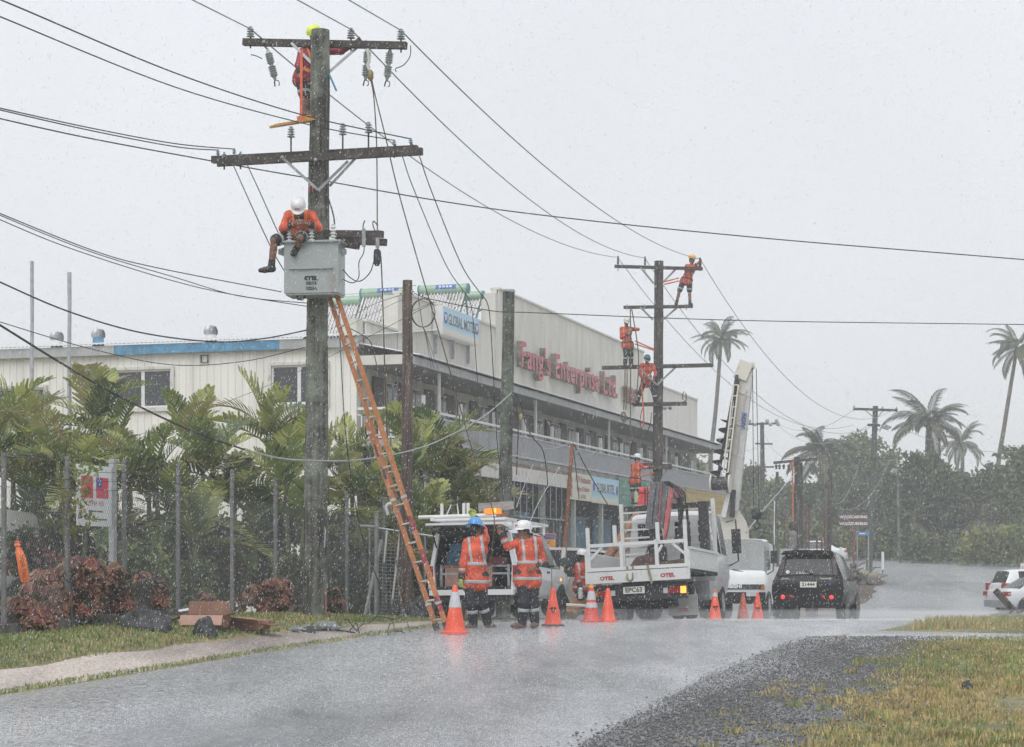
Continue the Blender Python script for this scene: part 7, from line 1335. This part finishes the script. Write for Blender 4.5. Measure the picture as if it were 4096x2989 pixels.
def rnd_dirs(n, up=0.):
    v = np.random.randn(n, 3); v[:, 2] += up; return v / (np.linalg.norm(v, axis=1, keepdims=True) + 1e-9)
def foliage(name, clusters, per, spread, size, mats, par, org, droop=-.2, flat=.8):
    Vs, Fs, Ms = [], [], []; off = 0
    for (c, r_, m) in clusters:
        n = max(4, int(per)); g = np.random.randn(n, 3) * np.array([1, 1, flat]) * r_ * spread; C = np.array(c) + g; d = rnd_dirs(n, droop); nr = rnd_dirs(n, .6); ln = size * (.6 + .8 * np.random.rand(n)); V, Fc = leaf_quads(C, d, nr, ln, ln * .3)
        Vs.append(V); Fs.append(Fc + off); off += len(V); mm = np.where(np.random.rand(n) < .75, m, np.random.randint(0, len(mats), n)); Ms.append(np.concatenate([mm, mm]))
    me = loose_mesh(name, np.concatenate(Vs) - np.array(org), np.concatenate(Fs), mats, np.concatenate(Ms)); return link(name, me, par)
def bush(px, pt, pb, wpx, Y, label, pal=(0, 1, 2, 4), per=95, n=26, size=.13, cat='shrub', group=None, name='leafy_shrub', mats=None):
    b = at(px, pb, Y); t = at(px, pt, Y); gzv = gz(b.x, b.y); base = Vector((b.x, b.y, gzv)); H = t.z - gzv; w = wpx / F * Y / 2; o = empty(name, base, label, cat, group); cl = []; rs = random.Random(int(px * 7 + pt))
    for k in range(n):
        a = rs.random() * 6.283; z = rs.random() ** .8; rr = w * math.sqrt(rs.random()) * (1 - .45 * max(0, z - .55)); cl.append(((base.x + rr * math.cos(a), base.y + rr * .7 * math.sin(a), gzv + H * (.12 + .8 * z)), max(.14, w * .32), rs.choice(range(len(mats)) if mats else range(len(pal)))))
    foliage('foliage', cl, per, .8, size, mats or [M_LF[i] for i in pal], o, base)
    for k in range(4): a = k * 1.57 + .4; MB().tube([base + Vector((0, 0, -.1)), base + Vector((math.cos(a) * w * .3, math.sin(a) * w * .2, H * .5)), base + Vector((math.cos(a) * w * .55, math.sin(a) * w * .35, H * .8))], [.035, .025, .01], 6).build('stem', M_TRUNK, o, base)
    return o
# ---- fronds
def frond_mesh(name, L_, nl, ll, lw, droop, mats, vee=.5, tip=1., wind=0., hang=.0):
    V = []; Fc = []; mi = []; pts = []; p = np.zeros(3); a = 0.; seg = 14
    for i in range(seg + 1):
        pts.append(p.copy()); a = droop * (i / seg) ** 1.4; p = p + np.array([wind * (i / seg) ** 2 * L_ / seg, math.cos(a), -math.sin(a)]) * L_ / seg
    pts = np.array(pts); me = MB(); me.tube([tuple(q) for q in pts], [.016 * (1 - .8 * i / seg) * (L_ / 1.8) for i in range(seg + 1)], 4)
    for i in range(nl):
        t = .12 + .88 * (i + .5) / nl; x = t * seg; k = min(seg - 1, int(x)); f = x - k; q = pts[k] * (1 - f) + pts[k + 1] * f; tg = pts[k + 1] - pts[k]; tg /= np.linalg.norm(tg); up = np.cross(np.array([1, 0, 0]), tg); prof = (.55 + .45 * math.sin(math.pi * min(1, t * 1.15))) * (1 - .45 * max(0, t - .75) / .25)
        for s in (-1, 1):
            ln = ll * prof * random.uniform(.85, 1.1); d = np.array([s, 0, 0]) * .8 + tg * (.45 + .5 * t) + up * vee * random.uniform(.5, 1.1); d = d / np.linalg.norm(d); w = np.cross(d, up); w /= np.linalg.norm(w) + 1e-9; dn = np.array([wind * .3, 0, -1.]) * ln; m = q + d * ln * .5 - np.array([0, 0, hang * ln * .3]); e = q + d * ln * (1 - hang * .5) + dn * hang * .75 + np.array([0, 0, -.12 * ln]); b = len(me.v)
            me.add([q + w * lw * .35, q - w * lw * .35, m - w * lw, m + w * lw, e - w * lw * .55 * tip, e + w * lw * .55 * tip], [(0, 1, 2, 3), (3, 2, 4, 5)], random.choice((0, 0, 0, 1)))
    return me.mesh(name, mats, 0)
FR = [frond_mesh('frond', 1.7, 20, .46, .034, 1.0, [M_PF[0], M_PF[1]]), frond_mesh('frond', 1.5, 18, .44, .036, .6, [M_PF[1], M_PF[0]], .7), frond_mesh('frond', 1.9, 22, .5, .033, 1.4, [M_PF[2], M_PF[0]]), frond_mesh('frond', 1.4, 17, .42, .036, .8, [M_PF[0], M_PF[2]], .6), frond_mesh('frond', 1.6, 18, .45, .03, 1.7, [M_PF[3], M_PF[1]], .2)]
def palm(px, py, Y, n, label, sc=1., stems=1, wid=75, up=0, yellow=.3, group='garden palms behind the fence'):
    c = at(px, py, Y); base = Vector((c.x, c.y, gz(c.x, c.y))); o = empty('garden_palm', base, label, 'palm', group); rs = random.Random(int(px + py))
    for q in range(stems):
        dx = (q - (stems - 1) / 2) * .42; top = c + Vector((dx, rs.uniform(-.4, .4), -q * rs.uniform(.5, .8))); MB().tube([base + Vector((dx * .4, 0, -.1)), base.lerp(top, .5) + Vector((dx * .2, 0, 0)), top], [.06, .05, .045], 8).build('trunk', M_CANE, o, base); MB().tube([top - Vector((0, 0, .5)), top], [.06, .035], 8).build('crownshaft', M_PF[0], o, base)
        m = n * 2 // 3 if stems > 1 else n
        for k in range(m):
            az = 360 * k / m + rs.uniform(-25, 25); el = rs.uniform(max(5, 82 - wid), 84) if rs.random() < .7 else rs.uniform(50, 85); me = FR[4] if rs.random() < yellow * .6 else FR[rs.choice((0, 1, 2, 3))]
            if k < up: el = 84; az = rs.uniform(0, 360); me = FR[1]
            f = link('frond', me, o, top - base - Vector((0, 0, .1))); f.rotation_euler = Euler((R(el), rs.uniform(-.3, .3), R(az)), 'XYZ'); s_ = sc * rs.uniform(.75, 1.1); f.scale = (s_, s_, s_)
PL = [(40, 1790, 40, 15, 'leftmost garden palm at the edge behind the fence', 1.1, 3), (190, 1760, 43, 15, 'tall bright garden palm below the left flagpoles', 1.15, 3), (330, 1830, 39, 14, 'garden palm above the aid sign', 1.0, 3), (455, 1700, 46, 12, 'tall garden palm in front of the three pane window', 1.15, 3), (590, 1880, 42, 13, 'low garden palm left of the spear frond palm', .95, 3), (780, 1770, 44, 9, 'slender garden palm with an upright spear frond', .95, 2, 50, 3), (700, 1930, 40, 13, 'spreading garden palm before the pale wall', 1.0, 3), (930, 1890, 41, 14, 'garden palm left of the tall pole', 1.05, 3), (1110, 1760, 45, 14, 'tall garden palm rising to the narrow window', 1.15, 2, 60, 3), (1180, 1950, 40, 12, 'dark garden palm just behind the tall pole', .95, 2), (1370, 1900, 42, 14, 'garden palm right of the tall pole', 1.0, 3), (1440, 1850, 47, 12, 'garden palm seen through the ladder', 1.0, 2), (1560, 2020, 43, 12, 'low garden palm between ladder and brown pole', .9, 2), (1740, 1800, 47, 12, 'bright garden palm right of the brown pole', 1.0, 3), (1850, 1850, 48, 14, 'garden palm cluster left of the green pole', 1.0, 3), (1690, 1960, 44, 13, 'dense low garden palm above the pickup hatch', .95, 3)]
for a in PL: palm(*a)
# ---- bushes that fill the garden behind the palms
for k, (px, pt, w, Y, lb) in enumerate(((60, 2030, 330, 41, 'dark shrub behind the white van'), (330, 2040, 340, 44, 'dark shrub behind the aid sign'), (600, 2050, 330, 45, 'dark shrub left of the cardboard boxes'), (860, 2040, 330, 45, 'dark shrub behind the spear frond palm'), (1090, 2040, 300, 45, 'dark shrub behind the tall pole'), (1390, 2040, 300, 46, 'dark shrub right of the tall pole'), (1620, 2050, 300, 47, 'dark shrub behind the brown pole'), (1830, 2000, 300, 49, 'dark dense shrub behind the pickup rack'))): bush(px, pt, 2440, w, Y, lb, (0, 0, 1, 4), per=110, n=34, size=.14, group='dark garden shrubs')
for k, (px, pt, w, Y, lb) in enumerate(((130, 2110, 190, 33, 'reddish croton shrub before the white van'), (560, 2180, 200, 36, 'fern green shrub left of the boulder'), (760, 2230, 200, 37, 'pale fern clump behind the open cardboard box'), (1180, 2230, 150, 38, 'fern clump left of the pole foot'), (1400, 2240, 170, 41, 'fern clump right of the pole foot'), (900, 2120, 170, 41, 'orange tinged croton behind the fence'))): bush(px, pt, 2470, w, Y, lb, [(0, 1, 1), (1, 2, 4), (1, 2, 4), (1, 2, 0), (0, 1, 4), (4, 3, 1)][k], per=90, n=20, size=.11, mats=[M_LF[0], pm('croton_red', (.16, .05, .045), .5, var=.4, scale=2), M_LF[4]] if k == 0 else ([M_LF[4], pm('croton_orange', (.30, .13, .06), .5, var=.4, scale=2), M_LF[1]] if k == 5 else None))
# ---- coleus: maroon leaves with a yellow rim
M_COL = pm('coleus_maroon', (.105, .016, .026), .5, var=.4, scale=3); M_COLR = pm('coleus_rim', (.30, .14, .06), .5, var=.3, scale=3); M_COLD = pm('coleus_brown', (.105, .05, .032), .5, var=.4, scale=3)
def coleus(px, pt, pb, wpx, Y, n, label, pale=.3):
    b = at(px, pb, Y); t = at(px, pt, Y); base = Vector((b.x, b.y, gz(b.x, b.y))); H = max(.3, t.z - base.z); w = wpx / F * Y / 2; o = empty('coleus_shrub', base, label, 'shrub', 'red leaved shrubs along the fence')
    ang = np.array([-90, -30, 25, 90, 155, 210]) * math.pi / 180; rad = np.array([.42, .5, .46, .62, .46, .5]); ring = np.stack([np.cos(ang) * rad, np.sin(ang) * rad], 1)
    Vs = []; Fs = []; Ms = []; lumps = [(random.uniform(-.62, .62) * w, random.uniform(-.4, .4) * w, H * random.uniform(.15, .78), w * random.uniform(.28, .5)) for _ in range(15)]
    for i in range(n):
        lx, ly, lz, lr = lumps[i % 15]; a = random.random() * 6.283; z = random.random(); ph = R(-30 + 115 * z); k_ = random.uniform(.7, 1.05)
        c = np.array([base.x + lx + lr * k_ * math.cos(a) * math.cos(ph), base.y + ly + lr * k_ * .8 * math.sin(a) * math.cos(ph), max(base.z + .03, base.z + lz + lr * k_ * math.sin(ph) * .9)])
        out = np.array([math.cos(a), math.sin(a), .45 + .7 * z + random.gauss(0, .25)]); out /= np.linalg.norm(out); dn = np.array([0, 0, -1.]) - out * -out[2]; dn /= np.linalg.norm(dn) + 1e-9; tw = random.gauss(0, .6); sd = np.cross(out, dn); dv = dn * math.cos(tw) + sd * math.sin(tw); sv = np.cross(out, dv); s_ = random.uniform(.07, .135)
        R2 = c + (ring[:, :1] * sv + ring[:, 1:] * dv) * s_ * .86 + out * .010; R1 = c + (ring[:, :1] * sv + ring[:, 1:] * dv) * s_ - out * .01 * (np.abs(ring[:, :1]) * 3)
        o_ = len(Vs) * 12; Vs.append(np.concatenate([R1, R2]))
        for k in range(6): k2 = (k + 1) % 6; Fs += [(o_ + k, o_ + k2, o_ + 6 + k2), (o_ + k, o_ + 6 + k2, o_ + 6 + k)]; Ms += [1, 1]
        m = 2 if random.random() < pale else 0
        for k in range(1, 5): Fs.append((o_ + 6, o_ + 6 + k, o_ + 7 + k)); Ms.append(m)
    me = loose_mesh('foliage', np.concatenate(Vs) - np.array(base), np.array(Fs), [M_COL, M_COLR, M_COLD], Ms); link('foliage', me, o)
    cl = [((base.x + random.uniform(-.5, .5) * w, base.y + random.uniform(-.3, .3) * w, base.z + H * random.uniform(.1, .7)), w * .4, random.choice((0, 1))) for _ in range(8)]; foliage('inner_leaves', cl, 70, .7, .1, [M_LF[0], M_COLD], o, base)
    for k in range(3): MB().tube([base, base + Vector((random.uniform(-.4, .4) * w, 0, H * .7))], [.02, .008], 5).build('stem', M_TRUNK, o, base)
for a in ((95, 2395, 2545, 230, 27.4, 950, 'reddish brown coleus shrub at the left end of the fence', .5), (190, 2260, 2540, 210, 28.6, 900, 'coleus shrub under the orange sleeve'), (320, 2195, 2540, 220, 28.9, 1100, 'tallest maroon coleus shrub with yellow edged leaves', .15), (440, 2225, 2540, 180, 29.8, 950, 'maroon coleus shrub below the aid sign', .2), (600, 2265, 2500, 170, 31.2, 800, 'maroon coleus shrub behind the large boulder', .3), (830, 2370, 2480, 120, 33.8, 120, 'small coleus shrub behind the open cardboard box'), (1075, 2312, 2490, 200, 34.8, 800, 'rounded red brown coleus shrub left of the tall pole', .4), (1325, 2340, 2500, 110, 37.5, 130, 'small coleus shrub right of the tall pole foot'), (480, 2400, 2530, 120, 30.5, 130, 'low coleus shrub right of the tallest one')): coleus(*a)
# vine on the fence post by the aid sign
def vine():
    p0 = at(290, 2100, 28.45); base = Vector((p0.x, p0.y, gz(p0.x, p0.y))); o = empty('climbing_vine', base, 'yellow green vine climbing the fence over the aid sign', 'vine'); cl = []
    for x, y in ((250, 1990), (265, 1930), (275, 2050), (300, 2010), (330, 1960), (350, 1905), (370, 1870), (340, 2040), (355, 2080), (300, 2120), (285, 1890), (320, 1920), (270, 2100)): q = at(x, y, 28.4 + random.uniform(0, .6)); cl.append((tuple(q), .09, random.choice((0, 1, 2))))
    foliage('foliage', cl, 20, .9, .085, [M_LF[2], leafm('vine_lime', (.20, .26, .06)), M_LF[3]], o, base); pts = [base, at(275, 2200, 28.45), at(268, 2050, 28.45), at(300, 1960, 28.5), at(365, 1880, 28.8)]; MB().tube(spline(pts), .008, 5).build('stem', M_TRUNK, o, base)
vine()
# ---- distant trees
def tree(px, pt, pb, wpx, Y, label, pal, n=46, per=95, size=.42, name='broadleaf_tree', group='trees beyond the bend'):
    b = at(px, 2270, Y); base = Vector((b.x, b.y, gz(b.x, b.y))); T_ = at(px, pt, Y).z; B_ = max(base.z + .4, at(px, pb, Y).z); w = wpx / F * Y / 2; o = empty(name, base, label, 'tree', group); rs = random.Random(int(px * 3 + pt)); cl = []; mid = (T_ + B_) / 2; hh = (T_ - B_) / 2
    for k in range(n * 2):
        a = rs.random() * 6.283; ph = rs.uniform(-1, 1); rr = (rs.random() ** .45); lump = 1 + .3 * noise.noise(Vector((math.cos(a) * 1.7, ph * 1.7, px))); q = math.sqrt(max(0, 1 - ph * ph)); cl.append(((base.x + w * rr * q * math.cos(a) * lump, base.y + w * .7 * rr * q * math.sin(a), mid + hh * ph * (.75 + .25 * rr) * lump), max(.45, w * .17), rs.randrange(len(pal))))
    foliage('crown', cl, per * .62, .8, size, [M_LF[i] for i in pal], o, base)
    MB().tube([base - Vector((0, 0, .3)), base.lerp(Vector((base.x, base.y, mid)), .6), Vector((base.x, base.y, mid))], [w * .09 + .12, w * .07 + .1, w * .04 + .06], 8).build('trunk', M_TRUNK, o, base)
    for k in range(5): a = k * 1.3; MB().tube([Vector((base.x, base.y, base.z + (mid - base.z) * .6)), Vector((base.x + math.cos(a) * w * .35, base.y + math.sin(a) * w * .3, mid)), Vector((base.x + math.cos(a) * w * .6, base.y + math.sin(a) * w * .4, mid + hh * .4))], [.14, .09, .04], 6).build('limb', M_TRUNK, o, base)
for a in ((3700, 1830, 2250, 300, 141, 'dense dark tree left of centre beyond the bend', (0, 0, 1, 1), 60), (3860, 1900, 2250, 280, 144, 'dense dark tree right of centre beyond the bend', (0, 1, 0, 4), 60), (3980, 1880, 2250, 240, 146, 'mid green tree below the leaning coconut palm', (1, 0, 1), 50), (4100, 1790, 2250, 240, 142, 'bright leaved tree cut by the right edge', (1, 2, 0), 50), (3590, 1930, 2250, 190, 148, 'dark tree just right of the green pole', (0, 0, 4), 40), (3440, 1750, 1990, 290, 175, 'tall pale canopy tree behind the green pole', (2, 1, 4), 40), (3400, 1930, 2240, 230, 158, 'olive tree behind the wood carving sign', (4, 0, 1), 50), (3240, 1940, 2240, 210, 165, 'mid green tree behind the double pole', (1, 4, 0), 50), (3110, 1930, 2260, 220, 168, 'green tree behind the hook block', (1, 4, 2), 50), (2990, 1880, 2260, 200, 172, 'tall green tree right of the crane turret', (1, 2, 4), 46), (2860, 1920, 2240, 170, 205, 'pale far tree left of the crane boom', (2, 1, 4), 36), (2780, 1850, 2240, 110, 150, 'drooping far tree at the end of the building', (4, 1, 2), 24), (3320, 1840, 2200, 170, 185, 'far tree between double pole and green pole', (4, 1), 40), (2920, 1960, 2260, 160, 185, 'low far tree behind the crane turret', (1, 2), 36), (3060, 2050, 2270, 240, 150, 'low bushy tree behind the digger', (1, 2, 4), 50), (4330, 1820, 2250, 280, 143, 'dark tree standing beyond the right edge', (0, 1, 4), 50), (4560, 1860, 2250, 260, 146, 'olive tree standing further beyond the right edge', (4, 1, 0), 50)): tree(*a)
for k, a in enumerate(((3720, 2165, 150, 132, (3, 1, 0), 'yellowish bush beside the far road'), (3950, 2120, 170, 128, (1, 3, 2), 'bright green bush behind the station wagon'), (4080, 2110, 160, 126, (3, 2, 1), 'yellow flowering bush at the right edge'), (3630, 2130, 130, 138, (1, 2, 0), 'small leafy bush right of the marker post'), (3850, 2140, 150, 134, (0, 0, 1), 'dark bush in the middle of the far road edge'), (3520, 2120, 130, 140, (1, 4, 2), 'bush behind the marker post'), (3360, 2130, 200, 140, (1, 2, 3), 'bush behind the far white car'), (3200, 2100, 220, 138, (1, 2, 4), 'bush behind the carved posts'))): bush(a[0], a[1], 2262, a[2], a[3], a[5], a[4], per=100, n=26, size=.34, group='bushes along the far road')
CF = [frond_mesh('frond', 4.2, 34, .95, .045, 1.5, [M_COCO[0], M_COCO[1]], .1, .4, .25, .55), frond_mesh('frond', 3.6, 30, .9, .045, 1.0, [M_COCO[1], M_COCO[0]], .1, .4, .35, .5), frond_mesh('frond', 4.4, 34, .95, .045, 2.0, [M_COCO[0], M_COCO[0]], .0, .4, .15, .6)]
def coconut(pts, Y, n, sc, label, r_=.2, tiltv=0):
    top = at(pts[0][0], pts[0][1], Y); b = at(pts[-1][0], pts[-1][1], Y); base = Vector((b.x, b.y, gz(b.x, b.y) - .2)); o = empty('coconut_palm', base, label, 'palm', 'coconut palms'); P = [base] + [at(x, y, Y) for x, y in pts[::-1][0 if pts[-1][1] < 2200 else 1:]]; rs = random.Random(int(pts[0][0]))
    sp = spline(P, 6); MB().tube(sp, [r_ * (1.3 - .5 * i / len(sp)) for i in range(len(sp))], 10).build('trunk', M_TRUNK, o, base)
    n += 7
    for k in range(n):
        az = 360 * k / n + rs.uniform(-16, 16); el = rs.choice((rs.uniform(35, 80), rs.uniform(5, 50), rs.uniform(-30, 15))); f = link('frond', rs.choice(CF), o, top - base); f.rotation_euler = Euler((R(el), tiltv, R(az)), 'XYZ'); s_ = sc * rs.uniform(.8, 1.1); f.scale = (s_, s_, s_)
    for k in range(7): a = k * .9; MB().lathe([(0, -.14), (.11, -.06), (.12, .04), (0, .15)], 8, Matrix.Translation(top - base + Vector((math.cos(a) * .25, math.sin(a) * .25, -.25)))).build('coconut', pm('coconut_husk', (.17, .15, .06), .6), o)
coconut([(2884, 1355), (2878, 1450), (2862, 1650), (2835, 1920)], 180, 22, .72, 'lone coconut palm right of the dark pole', .17); coconut([(4068, 1395), (4050, 1500), (4018, 1700), (3990, 1900)], 170, 22, .78, 'tall coconut palm at the right edge', .17)
coconut([(3716, 1690), (3712, 1800), (3715, 2260)], 152, 24, .92, 'broad coconut palm above the dark trees', .2, .15); coconut([(3285, 1800), (3287, 1900), (3290, 2260)], 165, 18, .85, 'windblown coconut palm behind the double pole', .18, .4); coconut([(3850, 1770), (3850, 1900), (3850, 2260)], 215, 18, .8, 'faint far coconut palm right of the broad one', .2)
coconut([(3640, 2085), (3645, 2150), (3650, 2262)], 137, 12, .6, 'short young palm right of the green pole', .12); coconut([(3910, 2080), (3910, 2170), (3912, 2262)], 139, 12, .62, 'short young palm behind the dark bush', .12)
# ================================================================ RAIN AND HAZE
def haze():
    x0, x1, y0, y1, z0, z1 = -420, 420, -40, 460, -4, 32; g = MB().box(((x0 + x1) / 2, (y0 + y1) / 2, (z0 + z1) / 2), (x1 - x0, y1 - y0, z1 - z0)); m = bpy.data.materials.new('rain_haze'); m.use_nodes = True; n = m.node_tree.nodes; l = m.node_tree.links
    n.remove(n['Principled BSDF']); v = n.new('ShaderNodeVolumePrincipled'); v.inputs['Color'].default_value = (.93, .95, .97, 1); v.inputs['Density'].default_value = .0017; v.inputs['Anisotropy'].default_value = .2; l.new(v.outputs[0], n['Material Output'].inputs['Volume'])
    o = g.build('haze', m, None, None, 0); tag(o, 'grey rain haze', 'haze', kind='stuff')
haze()
def rain(n):
    M = pm('rain_water', (.95, .96, .97), .3, var=.01, spec=.5)
    t = M.node_tree; b = t.nodes['Principled BSDF']; tr = t.nodes.new('ShaderNodeBsdfTranslucent'); tr.inputs[0].default_value = (.97, .98, .99, 1); ms = t.nodes.new('ShaderNodeMixShader'); ms.inputs[0].default_value = .3; t.links.new(b.outputs[0], ms.inputs[1]); t.links.new(tr.outputs[0], ms.inputs[2]); tp = t.nodes.new('ShaderNodeBsdfTransparent'); m2 = t.nodes.new('ShaderNodeMixShader'); m2.inputs[0].default_value = .28; t.links.new(ms.outputs[0], m2.inputs[1]); t.links.new(tp.outputs[0], m2.inputs[2]); t.links.new(m2.outputs[0], t.nodes['Material Output'].inputs[0])
    base = np.array([(1, 0, 0), (-.5, .87, 0), (-.5, -.87, 0), (0, 0, 1), (0, 0, -1.)]); fc = np.array([(0, 1, 3), (1, 2, 3), (2, 0, 3), (1, 0, 4), (2, 1, 4), (0, 2, 4)])
    Y = 9.5 + 24 * np.random.rand(n) ** .7; X = (np.random.rand(n) - .5) * .54 * Y; Z = CAMZ + (HOR - (np.random.rand(n) * 3100 - 60)) / F * Y
    s = (.0012 + .0022 * np.random.rand(n) ** 2) * (Y / 14) ** .45; ln = s * (1.6 + 2.2 * np.random.rand(n)); V = np.zeros((n, 5, 3)); lean = .35
    for k in range(5): V[:, k, 0] = X + base[k, 0] * s + base[k, 2] * ln * lean; V[:, k, 1] = Y + base[k, 1] * s; V[:, k, 2] = Z + base[k, 2] * ln
    gzv = np.interp(Y, _ty, CAMZ - _thh); keep = Z > gzv + .03; V = V[keep]; n = len(V); Fc = (np.arange(n)[:, None, None] * 5 + fc[None]).reshape(-1, 3)
    tag(link('rain', loose_mesh('rain', V.reshape(-1, 3), Fc, M)), 'slanting raindrops filling the air', 'rain', kind='stuff')
    # splashes on the road
    n2 = 130000; Y = 15 + 31 * np.random.rand(n2) ** 1.35; v = -11.4 + 7.2 * np.random.rand(n2); pk = np.array([noise.noise(Vector((a * .5, b * .16, 3))) for a, b in zip(v, Y)]) + .5 * np.random.rand(n2) > .16; Y = Y[pk]; v = v[pk]; n2 = len(Y); X = (v + .2924 * Y) / .9563; h = .006 + .03 * np.random.rand(n2) ** 4; s2 = .002 + .0035 * np.random.rand(n2); Z = np.interp(Y, _ty, CAMZ - _thh) + .035 + h; V = np.zeros((n2, 5, 3))
    for k in range(5): V[:, k, 0] = X + base[k, 0] * s2; V[:, k, 1] = Y + base[k, 1] * s2; V[:, k, 2] = Z + base[k, 2] * s2 * 1.2
    f3 = np.array([(0, 1, 3), (1, 2, 3), (2, 0, 3)]); Fc = (np.arange(n2)[:, None, None] * 5 + f3[None]).reshape(-1, 3); tag(link('rain_splashes', loose_mesh('rain_splashes', V.reshape(-1, 3), Fc, M)), 'rain splashing up from the wet road', 'rain', kind='stuff')
rain(95000)

def spray():
    """thin mist of splashed rain that hangs just above the wet road"""
    ys = np.concatenate([np.arange(24, 60, 2.), np.arange(60, 141, 4.)]); V = []; 
    for Y in ys:
        xl = min(XV(-11.3, Y)[0], 22) if Y < 110 else 14; xr = XV(-4.6, Y)[0] if Y < 34 else max(XV(-3.8, Y)[0], .24 * Y + 4)
        for x in (xl, xr):
            z = gz(x, Y); V += [(x, Y, z + .045), (x, Y, z + .10 + .16 * sst(24, 40, Y))]
    Fc = []; n = len(ys)
    for i in range(n - 1):
        a, b = 4 * i, 4 * i + 4; Fc += [(a, a + 2, b + 2, b), (a + 1, b + 1, b + 3, a + 3), (a, b, b + 1, a + 1), (a + 2, a + 3, b + 3, b + 2)]
    Fc += [(0, 1, 3, 2), (4 * n - 4, 4 * n - 2, 4 * n - 1, 4 * n - 3)]
    m = bpy.data.materials.new('spray_mist'); m.use_nodes = True; q = m.node_tree.nodes; q.remove(q['Principled BSDF']); v = q.new('ShaderNodeVolumePrincipled'); v.inputs['Color'].default_value = (.95, .96, .97, 1); v.inputs['Density'].default_value = .02; m.node_tree.links.new(v.outputs[0], q['Material Output'].inputs['Volume'])
    g = MB(); g.add(V, Fc); tag(g.build('road_spray', m, None, None, 0), 'low white mist of rain spray over the road', 'spray', kind='stuff')
spray()
